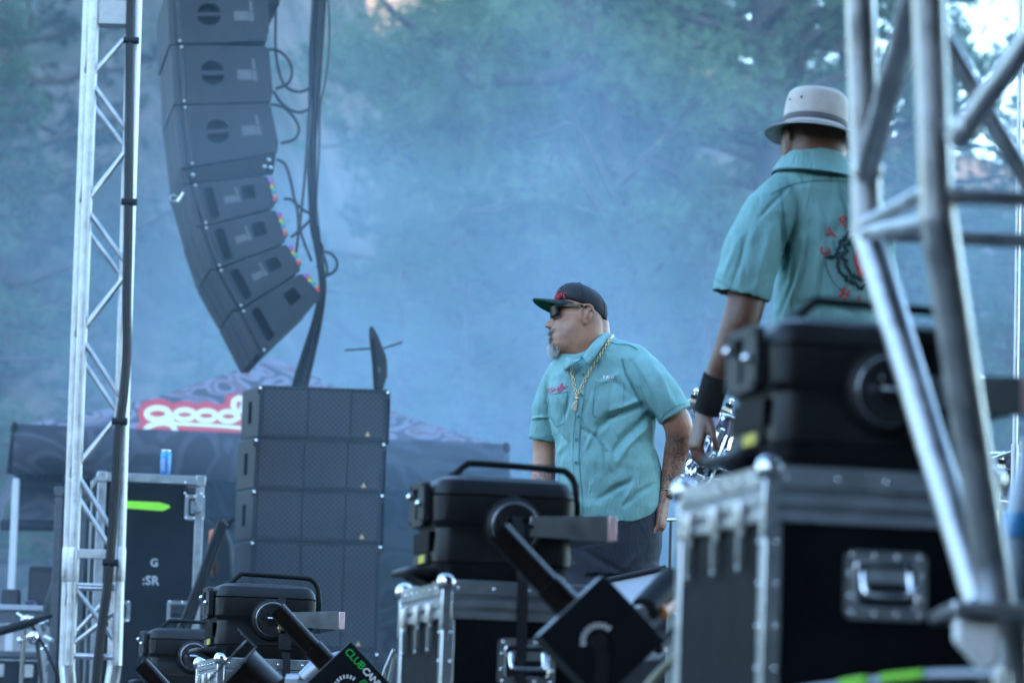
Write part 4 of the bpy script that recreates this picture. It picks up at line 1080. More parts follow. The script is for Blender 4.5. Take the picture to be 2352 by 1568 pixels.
for i, (px, D, rz, dz, lab, labc) in enumerate(spots):
    q = P(px, 1400, D); q.z = dz
    ax = Vector((math.cos(R(rz)), math.sin(R(rz)), 0)); ay = Vector((-ax.y, ax.x, 0))
    SP.append((q, R(rz)))
    if dz:
        rb_ = thing('riser_board', 'black plywood board under the ' + ('near blurred flight case' if i == 0 else 'bottom centre flight case'), 'board', (q.x, q.y, 0), (0, 0, R(rz)))
        obj('board', MB().box(-.02, .41, -.02, .52, .001, dz-.001), M['deck'], rb_, bevel=.003)
        obj('hand_slot', MB().box(.15, .24, -.0225, -.0205, dz*.3, dz*.7), M['recess'], rb_)
    LS = 1.09
    if i == 0: c0 = flight_case(labc, q, R(rz)); l0 = lamp(lab, q + ax*.030 + ay*.06 + Vector((0, 0, CZ+.003)), R(rz)); l0.scale = (LS,)*3
    else:
        copy_tree(c0, None, q, (0, 0, R(rz)), None, labc); copy_tree(l0, None, q + ax*(-.012 if i == 1 else -.005) + ay*.06 + Vector((0, 0, CZ+.003)), (0, 0, R(rz)), None, lab)
def Lp(i, x, y, z):
    q, rz = SP[i]; return q + Matrix.Rotation(rz, 3, 'Z') @ Vector((x, y, z))
# tie-down straps
def ribbon(pts, w, th=.0025):
    pts = [Vector(p) for p in pts]; rings = []
    for i, p in enumerate(pts):
        a = pts[max(i-1, 0)]; b = pts[min(i+1, len(pts)-1)]; t_ = (b-a).normalized(); nrm = Vector((1, 0, 0)).cross(t_).normalized()
        rings.append([p + Vector((w/2, 0, 0)) + nrm*th/2, p - Vector((w/2, 0, 0)) + nrm*th/2, p - Vector((w/2, 0, 0)) - nrm*th/2, p + Vector((w/2, 0, 0)) - nrm*th/2])
    return MB().loft(rings)
def strap(i, x, label, buckle):
    q, rz = SP[i]
    t = thing('tie_down_strap', label, 'strap', q + Vector((0, 0, .1)), (0, 0, rz))
    z = CZ - .1
    pts = [(x, .325, z+.10), (x, .318, z+.19), (x, .28, z+.232), (x, .20, z+.2375), (x, .12, z+.2375), (x, .078, z+.223), (x, .058, z+.195), (x+.002, .040, z+.16), (x+.004, .020, z+.125), (x+.006, .010, z+.05), (x+.010, -.012, z-.002), (x+.010, -.016, z-.10), (x+.011, -.014, z-.25), (x+.012, -.010, .0)]
    obj('webbing', ribbon(spline(pts, 4), .025), M['strap'], t, smooth=60)
    if buckle:
        b = obj('ratchet_buckle', MB().box(x-.020, x-.014, -.012, .018, z+.085, z+.150).box(x+.022, x+.028, -.012, .018, z+.085, z+.150).cyl((x-.022, -.002, z+.10), (x+.030, -.002, z+.10), .008, None, 10).cyl((x-.022, .0, z+.140), (x+.030, .0, z+.140), .006, None, 10), M['gold'], t, bevel=.001)
        obj('ratchet_spool', MB().cyl((x-.012, -.006, z+.128), (x+.020, -.006, z+.128), .017, None, 14), M['black'], b)
        obj('end_sleeve', MB().box(x-.016, x+.024, -.010, .004, z+.030, z+.085), M['strap'], t, bevel=.002)
strap(1, .175, 'black webbing strap over the middle stage lamp', False)
strap(2, .215, 'black ratchet strap over the small stage lamp', True)

# CO2 jets: square box on its corner with a barrel pointing up left
def jet(label, px, py, D, yaw, s=.168, logo=True):
    top = P(px, py, D)                     # uppermost corner of the box
    t = thing('co2_jet', label, 'smoke jet', top - Vector((0, 0, s*1.414)), (0, 0, R(yaw)), 'black jets along the stage edge')
    Mr = Matrix.Translation((0, 0, s*1.414/2)) @ Matrix.Rotation(R(45), 4, 'Y')
    h = s/2; dp = .15
    bx = obj('box', MB().box(-h, h, 0, dp, -h, h, Mr), M['black'], t, bevel=.003)
    obj('face_plate', MB().box(-h+.002, h-.002, -.003, -.0005, -h+.002, h-.002, Mr), M['black_ply'], bx, bevel=.001)
    obj('side_strip', MB().box(-h-.0015, -h-.0003, .004, dp-.004, -h+.004, h-.004, Mr), M['alu_soft'], bx)
    br = obj('barrel', MB().tube([Mr @ Vector(p) for p in ((-h+.01, dp/2, 0), (-h-.060, dp/2, 0), (-h-.0605, dp/2, 0), (-h-.205, dp/2, 0))], [.0295, .0295, .0250, .0250], 32), M['anod'], t, smooth=30)
    obj('muzzle', MB().tube([Mr @ Vector(p) for p in ((-h-.2052, dp/2, 0), (-h-.2056, dp/2, 0))], .0225, 24), M['recess'], br)
    k0 = Mr @ Vector((.008, -.003, -.030))
    mk = obj('dial', MB().tube([Mr @ Vector((.0, -.003, -.010)), Mr @ Vector((.0, -.012, -.010))], .017, 20), M['black'], bx)
    mb = MB()
    for k in range(9):
        a = R(100 + 17*k); u = Vector((math.cos(a), 0, math.sin(a))); w = Vector((-u.z, 0, u.x))
        p0 = Vector((0, -.0042, -.010)) + u*.027; p1 = Vector((0, -.0042, -.010)) + u*.037
        q = [p0 - w*.0021, p1 - w*.0026, p1 + w*.0026, p0 + w*.0021]
        mb.add([Mr @ v for v in q] + [Mr @ (v + Vector((0, .001, 0))) for v in q], [(0, 1, 2, 3), (7, 6, 5, 4), (0, 4, 5, 1), (1, 5, 6, 2), (2, 6, 7, 3), (3, 7, 4, 0)])
    obj('dial_marks', mb, M['white'], bx, smooth=None)['kind'] = 'stuff'
    if logo:
        Mt = Mr @ Matrix.Rotation(R(90), 4, 'X')
        for txt, x, z, sz, mt, bold in (('CLUB', -h+.008, h-.034, .0295, 'green', .0), ('CANNON', -h+.079, h-.034, .0260, 'white', .0006), ('DMX', -h+.105, h-.056, .011, 'green', 0), ('JET', -h+.132, h-.056, .011, 'white', 0)):
            me = text_mesh(txt, sz, .0004, 0.05, .92, bold); me.transform(Mt @ Matrix.Translation((x, z, .0042)))
            obj('lettering', me, M[mt], bx, smooth=None, recalc=False)
        obj('name_bar', MB().plate([(-h+.098, h-.061), (h-.012, h-.061), (h-.012, h-.044), (-h+.102, h-.044)], [[(-h+.1005, h-.0592), (h-.0138, h-.0592), (h-.0138, h-.0458), (-h+.1035, h-.0458)]], -.0044, -.0034, Mr), M['green'], bx, smooth=None)
    # yoke and foot plate on the deck
    zz = -(t.location.z)
    for y in (-.008, dp+.004):
        obj('yoke_arm', MB().prism([(-.014, s*.7), (.014, s*.7), (.014, zz+.01), (-.014, zz+.01)], y, y+.004), M['black'], t)
    obj('foot_plate', MB().box(-.12, .12, -.03, dp+.03, zz+.001, zz+.008), M['black'], t)
    return t
M['green'] = mat('green print', (0.02, 0.50, 0.09), 0.5); M['alu_soft'] = mat('satin grey edge', (0.30, 0.32, 0.35), 0.45, 0.6)
jet('blurred black jet on its corner with dial, in front of the middle case', 1388, 1318, 7.6, 4, .178, logo=False)
jet('black jet with green and white lettering at the bottom, left of the middle case', 806, 1472, 10.6, 4, .172, logo=True)
jet('black jet at the lower left corner showing only its barrel', 482, 1596, 11.2, 4, .168, logo=False)
# hose behind the jets
cable_thing('hose', 'pale braided hose running behind the lettered jet', [[(868, 1700), (880, 1560), (892, 1520), (905, 1490)], [(884, 1700), (892, 1580), (900, 1535), (908, 1500)]], 10.9, .006, 'hose', mt='bracket')
cable_thing('hose', 'blurred pale hose crossing below the blurred jet', [[(1440, 1640), (1500, 1560), (1560, 1500), (1585, 1470)]], 7.2, .009, 'hose', mt='hose')
t = thing('hose_coupling', 'blurred chrome hose fittings right of the blurred jet', 'fitting', P(1520, 1480, 7.9))
for a, b, r_, mt in (((1455, 1495), (1510, 1490), .022, 'chrome'), ((1470, 1410), (1498, 1380), .019, 'steel'), ((1500, 1418), (1515, 1400), .020, 'steel'), ((1515, 1408), (1540, 1385), .017, 'orange'), ((1510, 1490), (1560, 1440), .012, 'black'), ((1480, 1400), (1545, 1330), .030, 'black')):
    obj('fitting', MB().tube([P(a[0], a[1], 7.9), P(b[0], b[1], 8.0)], r_, 14), M[mt], t, world=True, bevel=.002)
# PAR can with square gel frame
def par_can():
    D = 10.2
    a = P(585, 1520, D); ax = Vector((-.74, -.10, .66)).normalized()
    t = thing('par_can', 'black lamp can with open gel frame pointing up left at the bottom', 'lamp', Vector((P(640, 1600, D).x, P(640, 1600, D).y, 0)))
    w = ax.cross(Vector((0, 1, 0))).normalized(); u = w.cross(ax).normalized()     # w: across in the picture, u: depth
    if w.z < 0: w = -w
    front = P(520, 1535, D)
    def Q(along, across, dep): return front + ax*along + w*across + u*dep
    # square front box with folded plates
    for (c0, c1, d0, d1) in ((-.095, -.0925, -.09, .09), (.0925, .095, -.09, .09)):
        obj('gel_frame_side', MB().add([tuple(Q(al, ac, de)) for al in (-.02, .035) for ac in (c0, c1) for de in (d0, d1)], [(0, 1, 3, 2), (4, 6, 7, 5), (0, 4, 5, 1), (2, 3, 7, 6), (0, 2, 6, 4), (1, 5, 7, 3)]), M['anod'], t, world=True)
    for al0, al1 in ((-.02, -.0175), (.012, .0145)):
        pts = [(-.0915, -.0915), (.0915, -.0915), (.0915, .0915), (-.0915, .0915)]
        hole = [(.078*math.cos(R(k*15)), .078*math.sin(R(k*15))) for k in range(24)]
        MM = Matrix(((w.x, ax.x, u.x, front.x), (w.y, ax.y, u.y, front.y), (w.z, ax.z, u.z, front.z), (0, 0, 0, 1)))
        obj('gel_frame', MB().plate(pts, [hole], al0, al1, MM), M['anod'], t, world=True, smooth=30)
    obj('barrel', MB().tube([Q(-.021, 0, 0), Q(-.19, 0, 0), Q(-.24, 0, 0), Q(-.26, 0, 0)], [.088, .088, .07, .03], 40), M['anod'], t, world=True, smooth=40)
    obj('gel_clip', MB().add([tuple(Q(al, ac, de)) for al in (-.02, .05) for ac in (.0955, .0975) for de in (-.03, .03)], [(0, 1, 3, 2), (4, 6, 7, 5), (0, 4, 5, 1), (2, 3, 7, 6), (0, 2, 6, 4), (1, 5, 7, 3)]), M['anod'], t, world=True)
    # yoke strap
    obj('yoke', ribbon([Q(-.14, .10, -.02) + Vector((0, -.09, -.30)), Q(-.14, .10, -.09), Q(-.14, .108, -.03), Q(-.14, .108, .06)], .034, .004), M['alu_soft'], t, world=True)
    b = Q(-.15, 0, -.095); 
    obj('yoke_bolt', MB().cyl(b, b + Vector((0, -.02, 0)), .014, None, 12), M['black'], t, world=True)
    obj('foot', MB().tube([Q(-.16, 0, .0) + Vector((0, 0, -.07)), Vector((Q(-.16, 0, 0).x, Q(-.16, 0, 0).y, .012))], .018, 12).box(t.location.x-.12, t.location.x+.12, t.location.y-.1, t.location.y+.1, .001, .012), M['black'], t, world=True)
par_can()
# grey tube lamp end between jet and case
t = thing('strobe_tube', 'short grey slotted tube lying behind the lettered jet', 'lamp', P(750, 1590, 11.6))
obj('tube', MB().tube([P(700, 1560, 11.6), P(728, 1535, 11.6), P(800, 1515, 11.6)], [.028, .034, .034], 24), M['alu_soft'], t, world=True, smooth=40)

# strip with lime tape and the pale wedge
t = thing('cable_ramp', 'low rail with fluorescent lime tape at the lower right', 'rail', P(1980, 1620, 5.3))
rr_ = [P(1700, 1612, 5.4), P(1980, 1570, 5.3), P(2150, 1550, 5.25), P(2300, 1548, 5.2)]
obj('rail', MB().tube(rr_, .008, 8), M['bracket'], t, world=True)
for a, b in ((P(1930, 1579, 5.31), P(1990, 1570, 5.28)), (P(2022, 1567, 5.28), P(2118, 1557, 5.25))):
    obj('tape', MB().tube([a + Vector((0, -.012, .005)), b + Vector((0, -.012, .005))], .006, 10), M['lime'], t, world=True)
for k in (0, 3): obj('post', MB().tube([rr_[k], Vector((rr_[k].x, rr_[k].y, .0))], .012, 8), M['alu'], t, world=True)
t = thing('monitor_wedge', 'pale floor monitor with perforated top edge below the bearded man', 'monitor', Vector((P(1450, 1400, 11).x, P(1450, 1400, 11).y, 0)))
a = [P(1382, 1338, 11), P(1530, 1306, 11), P(1530, 1400, 10.9), P(1375, 1402, 10.9)]
back = Vector((.05, .42, 0))
vs_ = [tuple(v) for v in a] + [tuple(v + back) for v in a]
obj('top_panel', MB().add(vs_, [(0, 1, 2, 3), (7, 6, 5, 4), (0, 4, 5, 1), (1, 5, 6, 2), (2, 6, 7, 3), (3, 7, 4, 0)]), M['pale'], t, world=True, bevel=.006)
f0 = [a[3] + Vector((0, -.02, .003)), a[2] + Vector((0, -.02, .003))]
vs_ = [tuple(v) for v in f0] + [(v.x, v.y, .01) for v in f0] + [tuple(v + back) for v in f0] + [((v+back).x, (v+back).y, .01) for v in f0]
obj('cabinet', MB().add(vs_, [(0, 2, 3, 1), (4, 5, 7, 6), (0, 4, 6, 2), (1, 3, 7, 5), (2, 6, 7, 3)]), M['speaker'], t, world=True)
obj('grille_edge', MB().tube([a[0] + Vector((0, -.004, .004)), a[1] + Vector((0, -.004, .004))], .008, 8), M['speaker'], t, world=True)

# ------------------------------------------------------------------ tall rack case with can, dark rack behind it
RY = 19.0
def rack(label, px0, px1, pyt, Y, rz, dep, extras):
    a = PY(px0, pyt, Y); b = PY(px1, pyt, Y); W = (b.x - a.x)/math.cos(rz); H = a.z
    t = thing('rack_case', label, 'flight case', (a.x, Y, 0), (0, 0, rz))
    z0 = .12; e = .042
    obj('front_panel', MB().box(.03, W-.03, .006, .014, z0+.02, H-.02), M['black_ply'], t, smooth=None)
    obj('side_panel', MB().box(.006, .014, .03, dep-.03, z0+.02, H-.02), M['black_ply'], t, smooth=None)
    obj('side_panel', MB().box(W-.014, W-.006, .03, dep-.03, z0+.02, H-.02), M['black_ply'], t, smooth=None)
    obj('back_panel', MB().box(.03, W-.03, dep-.014, dep-.006, z0+.02, H-.02), M['black_ply'], t, smooth=None)
    obj('top_panel', MB().box(.01, W-.01, .01, dep-.01, H-.014, H-.004), M['black_ply'], t, smooth=None)
    rm = M['rail_grey'] if extras else M['rail_dark']
    for x in (0, W-e):
        for y in (0, dep-e): obj('corner_rail', MB().box(x, x+e, y, y+e, z0, H-.045), rm, t, bevel=.003)
    for y in (0, dep-e):
        obj('top_rail', MB().box(.046, W-.046, y-.001, y+e, H-.044, H), rm, t, bevel=.003); obj('base_rail', MB().box(.046, W-.046, y-.001, y+e, z0-.001, z0+.04), rm, t, bevel=.003)
    for x in (0, W-e): obj('top_rail', MB().box(x-.001, x+e, .046, dep-.046, H-.044, H), rm, t, bevel=.003)
    for x in (.02, W-.02):
        for y in (.02, dep-.02): 
            c = obj('corner_plate', MB().box(x-.026, x+.026, y-.026, y+.026, H-.05, H+.004), rm, t, bevel=.006)
            obj('castor', MB().cyl((x-.015 + (.06 if x < .1 else -.06), y + (.06 if y < .1 else -.06), .055), (x+.015 + (.06 if x < .1 else -.06), y + (.06 if y < .1 else -.06), .055), .054, None, 18).box(x-.03 + (.06 if x < .1 else -.06), x+.03 + (.06 if x < .1 else -.06), y-.03 + (.06 if y < .1 else -.06), y+.03 + (.06 if y < .1 else -.06), .1, z0+.01), M['rubber'], t)
    if extras:
        def dish(cx, cz, w, h):
            d = obj('latch_dish', MB().plate(rrect(cx-w/2, cx+w/2, cz-h/2, cz+h/2, .012), [rrect(cx-w/2+.018, cx+w/2-.018, cz-h/2+.018, cz+h/2-.018, .006)], -.003, .010), M['rail_grey'], t, smooth=30)
            obj('dish_back', MB().box(cx-w/2+.016, cx+w/2-.016, .0008, .0056, cz-h/2+.016, cz+h/2-.016), M['dark_plate'], d, smooth=None)
            mb = MB()
            for u in (-.42, 0, .42):
                for v in (-.44, .44): mb.ell((cx+w*u, -.004, cz+h*v), .006, .003, .006, 8, 5)
            obj('rivets', mb, M['chrome'], d, smooth=179)['kind'] = 'stuff'; return d
        sx = lambda px, py: ((PY(px, py, Y).x - a.x)/math.cos(rz), PY(px, py, Y).z)
        x_, z_ = sx(449, 1162); d = dish(x_-.01, z_, .10, .125); obj('butterfly', MB().cyl((x_+.005, -.02, z_), (x_+.005, -.002, z_), .022, None, 14).box(x_-.03, x_-.012, -.014, -.002, z_-.03, z_+.03), M['steel'], d)
        x_, z_ = sx(415, 1402); d = dish(x_, z_, .15, .105); obj('handle_bar', MB().tube([(x_-.05, -.008, z_-.01), (x_+.05, -.008, z_-.01)], .010, 8), M['rubber'], d)
        x_, z_ = sx(268, 1402); dish(x_, z_, .13, .105)
        # name plate, lime tape, stencil letters
        x_, z_ = sx(441, 1118); p_ = obj('name_plate', MB().box(x_-.045, x_+.045, .001, .0058, z_-.03, z_+.03), M['black'], t)
        mb = MB()
        for u in (-.04, .04):
            for v in (-.026, .026): mb.ell((x_+u, .0, z_+v), .006, .003, .006, 8, 5)
        obj('screws', mb, M['chrome'], p_)['kind'] = 'stuff'
        mb = MB(); mb.box(x_-.028, x_+.028, -.0004, .0009, z_+.002, z_+.012).box(x_-.022, x_+.022, -.0004, .0009, z_-.014, z_-.009)
        obj('plate_print', mb, M['sticker'], p_, smooth=None)
        pts = [sx(x, y) for x, y in ((270, 1165), (372, 1171), (389, 1163), (386, 1157), (364, 1151), (270, 1148))]
        obj('tape', MB().prism(pts, .0015, .0058), M['lime'], t, smooth=None)
        for txt, px, py, sz in (('G', 343, 1298, .055), (':SR', 325, 1340, .062)):
            me = text_mesh(txt, sz, .0006, 0, 1.05, .0012); x_, z_ = sx(px, py); me.transform(Matrix.Translation((x_, .005, z_)) @ Matrix.Rotation(R(90), 4, 'X'))
            obj('stencil_letters', me, M['stencil'], t, smooth=None, recalc=False)
        for px, py, w in ((205, 1325, .06), (265, 1312, .05)): pass
    return t, a, W, H
rk, ra_, rW, rH = rack('tall black rack case with lime tape and a can on top', 226, 468, 1083, RY, R(9), .62, True)
rack('dark rack case half hidden behind the left truss tower', 128, 200, 1118, RY+1.1, R(4), .6, False)
# drink can
cp_ = Vector(rk.location) + Matrix.Rotation(R(9), 3, 'Z') @ Vector((.335, .05, rH + .002))
t = thing('drink_can', 'blue and white drink can standing on the tall rack case', 'can', cp_)
obj('can_body', MB().lathe([(.018, 0), (.0245, .004), (.0265, .012), (.0265, .106), (.0235, .118), (.0225, .121)], 28), M['can_blue'] if 'can_blue' in M else mat('can blue print', (0.03, 0.16, 0.50), 0.3, 0.5, c2=(0.05, 0.30, 0.60), vscale=30), t, smooth=40)
obj('can_rim', MB().lathe([(.0235, .1185), (.0245, .122), (.0235, .1245), (.0215, .122), (.0, .1215)], 28), M['chrome'], t, smooth=40)
def wrapped(txt, sz, ang0, z, r_, mt, par):
    me = text_mesh(txt, sz, .0003)
    me.transform(Matrix.Rotation(R(90), 4, 'Z'))      # runs up the can
    co = np.array([v.co[:] for v in me.vertices])
    for v, c in zip(me.vertices, co):
        a = ang0 + c[0]/r_
        v.co = ((r_ + c[2] + .0006)*math.sin(a), -(r_ + c[2] + .0006)*math.cos(a), z + c[1])
    obj('print', me, M[mt], par, smooth=None, recalc=False)
wrapped('DRINK', .020, -.1, .020, .0265, 'white', t); wrapped('SPARKLING', .013, .75, .018, .0265, 'red', t); wrapped('COLD COLD', .010, -.95, .02, .0265, 'white', t)

# cables from stack / behind
cable_thing('cable_bundle', 'dark cables slanting down between the rack case and the speaker stack', [[(508, 1190), (480, 1260), (455, 1330), (420, 1420), (395, 1480)], [(514, 1195), (488, 1265), (462, 1335), (430, 1420), (405, 1485)], [(520, 1200), (495, 1270), (470, 1340), (440, 1425), (415, 1490)]], 18.6, .012, 'cables')
t = thing('equipment_bag', 'dark bag with orange panels between the rack case and the speaker stack', 'bag', Vector((PY(490, 1500, 20.5).x, 20.5, 0)))
a = PY(470, 1180, 20.5); b = PY(528, 1500, 20.5)
obj('bag_body', MB().loft([[(x, 20.5 + y, z) for x, y in rrect(a.x+i, b.x-i, i, .35-i, .05, 5)] for z, i in ((0.01, .02), (.2, 0), (a.z-.35, .0), (a.z-.15, .02), (a.z-.03, .07), (a.z, .11))]), M['black'], t, world=True, smooth=60)
for (x0, y0, x1, y1) in ((478, 1215, 505, 1270), (485, 1290, 500, 1325)):
    p0 = PY(x0, y1, 20.49); p1 = PY(x1, y0, 20.49)
    obj('panel', MB().loft([[(x, 20.497 - d, z) for x, z in rrect(p0.x+i, p1.x-i, p0.z+i, p1.z-i, .02, 4)] for d, i in ((0, 0), (.012, .006))]), M['orange'], t, world=True, smooth=60)

# ------------------------------------------------------------------ clutter at the lower left
TYy = 21.0
t = thing('work_table', 'grey work table with gear at the lower left', 'table', Vector((PY(60, 1500, TYy).x, TYy, 0)))
p0 = PY(-60, 1385, TYy); p1 = PY(128, 1388, TYy)
obj('table_top', MB().box(p0.x, p1.x, TYy, TYy+.6, p0.z-.03, p0.z), M['pale'], t, world=True, bevel=.004)
obj('apron', MB().box(p0.x+.02, p1.x-.03, TYy+.02, TYy+.05, p0.z-.10, p0.z-.032), M['rail_dark'], t, world=True)
for x in (p0.x+.05, p1.x-.06):
    for y in (TYy+.05, TYy+.55): obj('leg', MB().box(x-.018, x+.018, y-.018, y+.018, .005, p0.z-.031), M['bracket'], t, world=True)
obj('shelf', MB().box(p0.x+.02, p1.x-.02, TYy+.06, TYy+.55, p0.z-.28, p0.z-.25), M['rail_dark'], t, world=True)
t = thing('dark_filler_box', 'black box added to darken the clutter under the work table', 'chest', Vector(((p0.x+p1.x)/2, TYy+.1, 0)))  # black box put in to darken the space below the table top
hw_ = (p1.x-p0.x)/2 - .09; hz_ = p0.z - .30
obj('filler_body', MB().box(-hw_, hw_, 0, .4, .002, hz_-.05), M['black_ply'], t, bevel=.006)
obj('filler_lid', MB().box(-hw_-.004, hw_+.004, -.004, .404, hz_-.048, hz_), M['black_ply'], t, bevel=.006)
for x in (-hw_*.6, hw_*.6): obj('latch', MB().box(x-.025, x+.025, -.012, -.005, hz_-.09, hz_-.02), M['steel'], t, bevel=.002)
def onTable(name, label, cat, px, w, h, mt, d=.25, y=.12):
    x = PY(px, 1385, TYy).x
    t = thing(name, label, cat, (x, TYy+y, p0.z+.001))
    obj('body', MB().loft([[(a, b, z) for a, b in rrect(-w/2+i, w/2-i, i, d-i, .015, 3)] for z, i in ((0, .004), (.01, 0), (h-.02, 0), (h-.004, .004), (h, .012))]), M[mt], t, smooth=40)
    obj('front_panel', MB().box(-w*.42, w*.42, -.004, -.0005, h*.12, h*.85), M['dark_plate'], t)
    return t
onTable('amplifier', 'black amplifier box on the work table at the lower left', 'amplifier', 98, .20, .22, 'black')
onTable('tool_box', 'small dark box on the work table at the lower left edge', 'box', 15, .10, .09, 'rubber', .12)
onTable('tape_roll_box', 'small purple box on the work table', 'box', 66, .06, .025, 'conn0', .08, .05)
t = thing('floor_tom', 'dark drum with chrome rim beside the work table', 'drum', Vector((PY(172, 1500, 20.6).x, 20.6, 0)))
c = PY(172, 1385, 20.6)
Md = Matrix.Translation(c) @ Matrix.Rotation(R(78), 4, 'X') @ Matrix.Rotation(R(14), 4, 'Y')
obj('shell', MB().lathe([(.15, -.16), (.15, .14)], 36, Md), M['black'], t, world=True, smooth=30)
obj('hoop', MB().tube([Md @ Vector((.155*math.cos(q), .155*math.sin(q), .145)) for q in np.linspace(0, 2*math.pi, 40)], .010, 8), M['dark_plate'], t, world=True)
obj('stand', MB().tube([c + Vector((0, .1, -.15)), Vector((c.x, 20.7, .01))], .016, 8), M['chrome'], t, world=True)
t = thing('microphone_boom', 'dark microphone on a boom with chrome clamp at the lower left edge', 'microphone', Vector((PY(70, 1500, 18).x, 18, 0)))
obj('boom', MB().tube([PY(-40, 1460, 18), PY(60, 1432, 18), PY(120, 1412, 18)], [.020, .022, .010], 12), M['black'], t, world=True, smooth=60)
obj('clamp', MB().ell(PY(75, 1462, 18), .03, .025, .035, 12, 8).ell(PY(62, 1420, 18), .02, .02, .02, 10, 6), M['chrome'], t, world=True, smooth=60)
obj('stand', MB().tube([PY(84, 1460, 18), PY(96, 1560, 18), Vector((PY(100, 1600, 18).x, 18, .005))], .011, 8), M['dark_plate'], t, world=True)
obj('stand_leg', MB().tube([PY(60, 1410, 18), PY(110, 1500, 18), PY(150, 1590, 18)], .008, 6), M['rubber'], t, world=True)
t = thing('chrome_stand', 'tangle of chrome stand hardware below the work table at the lower left', 'stand', Vector((PY(60, 1500, 18.6).x, 18.6, 0)))
rs = random.Random(4)
for k in range(9):
    x = 40 + rs.uniform(0, 70); y = 1410 + rs.uniform(0, 90)
    obj('fitting', MB().tube([PY(x, y, 18.6 + rs.uniform(-.1, .1)), PY(x + rs.uniform(-25, 25), y + rs.uniform(-14, 30), 18.6)], rs.uniform(.006, .016), 8), M['chrome' if k % 2 else 'steel'], t, world=True)
obj('upright', MB().tube([PY(55, 1440, 18.6), Vector((PY(55, 1440, 18.6).x, 18.6, .01))], .012, 8), M['chrome'], t, world=True)

# ------------------------------------------------------------------ drum kit behind the men
M['drum_wrap'] = mat('violet drum wrap', (0.05, 0.045, 0.085), 0.25, 0.2, c2=(0.10, 0.09, 0.14), vscale=25)
M['drum_head'] = mat('drum head', (0.70, 0.70, 0.68), 0.5)
M['brass'] = mat('cymbal brass', (0.70, 0.52, 0.30), 0.28, 1.0, var=0.1, vscale=20)
DY = 16.0
def cymbal(label, px, py, rad, tilt, stand=True, Y=DY, turn=0):
    p = PY(px, py, Y); t = thing('cymbal_stand', label, 'cymbal', (p.x, Y, 0), group='cymbals of the drum kit')
    Mc = Matrix.Translation(p) @ Matrix.Rotation(R(turn), 4, 'Z') @ Matrix.Rotation(R(tilt), 4, 'Y')
    obj('cymbal', MB().lathe([(rad, -.014), (rad*.6, -.005), (rad*.18, .002), (rad*.14, .016), (.01, .022)], 40, Mc), M['brass'], t, world=True, smooth=60)
    obj('wing_nut', MB().ell(Mc @ Vector((0, 0, .055)), .012, .012, .014, 10, 7).tube([Mc @ Vector((0, 0, .02)), Mc @ Vector((0, 0, .05))], .007, 8), M['chrome'], t, world=True, smooth=60)
    obj('felt', MB().lathe([(.016, .023), (.018, .036), (.012, .038)], 14, Mc), M['black'], t, world=True)
    b = Mc @ Vector((0, 0, -.02)); 
    obj('boom', MB().tube([b, b + Vector((.05, .1, -.18)), Vector((p.x+.10, Y+.2, p.z-.35))], .009, 8), M['chrome'], t, world=True)
    obj('upright', MB().tube([Vector((p.x+.10, Y+.2, p.z-.30)), Vector((p.x+.10, Y+.2, .25))], .012, 10), M['chrome'], t, world=True)
    for k in range(3):
        an = k*2.09 + .4; obj('tripod_leg', MB().tube([Vector((p.x+.10, Y+.2, .45)), Vector((p.x+.10+.3*math.cos(an), Y+.2+.3*math.sin(an), .01))], .009, 8), M['chrome'], t, world=True)
def drum(label, px, py, rad, dep, tilt, yaw, Y=DY, name='tom_drum'):
    p = PY(px, py, Y); t = thing(name, label, 'drum', (p.x, Y, 0), group='drums of the kit')
    Mc = Matrix.Translation(p) @ Matrix.Rotation(R(yaw), 4, 'Z') @ Matrix.Rotation(R(tilt), 4, 'Y')
    s_ = obj('shell', MB().lathe([(rad, -dep/2), (rad, dep/2)], 40, Mc), M['drum_wrap'], t, world=True, smooth=30)
    obj('drum_head', MB().lathe([(rad*.97, dep/2+.001), (rad*.97, dep/2+.006), (0, dep/2+.007)], 40, Mc), M['drum_head'], t, world=True, smooth=30)
    for z in (-dep/2, dep/2): obj('hoop', MB().tube([Mc @ Vector(((rad+.006)*math.cos(q), (rad+.006)*math.sin(q), z)) for q in np.linspace(0, 2*math.pi, 41)], .009, 8), M['chrome'], t, world=True, smooth=179)
    for k in range(8):
        a = k*math.pi/4 + .2
        u = Vector(((rad+.012)*math.cos(a), (rad+.012)*math.sin(a), 0))
        l_ = obj('lug', MB().tube([Mc @ (u + Vector((0, 0, -.03))), Mc @ (u + Vector((0, 0, .03)))], .011, 8), M['chrome'], s_, world=True)
        obj('tension_rod', MB().tube([Mc @ (u + Vector((0, 0, -dep/2-.012))), Mc @ (u + Vector((0, 0, dep/2+.012)))], .0042, 6), M['chrome'], t, world=True)
    obj('stand_post', MB().tube([Mc @ Vector((0, rad+.02, 0)), Vector((p.x, Y+rad+.05, .01))], .013, 10), M['chrome'], t, world=True)
cymbal('cymbal edge at the elbow of the bearded man', 1592, 927, .16, 12)
cymbal('cymbal behind the wristband of the hatted man', 1668, 946, .15, 24, Y=DY+.1)
drum('slim violet tom drum behind the hand of the hatted man', 1650, 1020, .075, .22, 14, 20, Y=DY-.1)
drum('small dark drum low behind the hand of the hatted man', 1625, 1085, .10, .08, 10, 30, name='snare_drum')
drum('drum cut by the right edge of the picture', 2345, 1110, .17, .20, 6, 0)
cymbal('thin cymbal right of the near truss', 2250, 898, .20, 11, Y=DY+.2)
cymbal('low cymbal above the drum at the right edge', 2300, 1076, .13, 1.5, Y=DY-.2)
cable_thing('drum_boom', 'slim chrome boom arm at the right edge', [[(2276, 1054), (2310, 1042), (2352, 1030), (2400, 1014)]], 15.6, .008, 'stand', mt='chrome', part='arm')
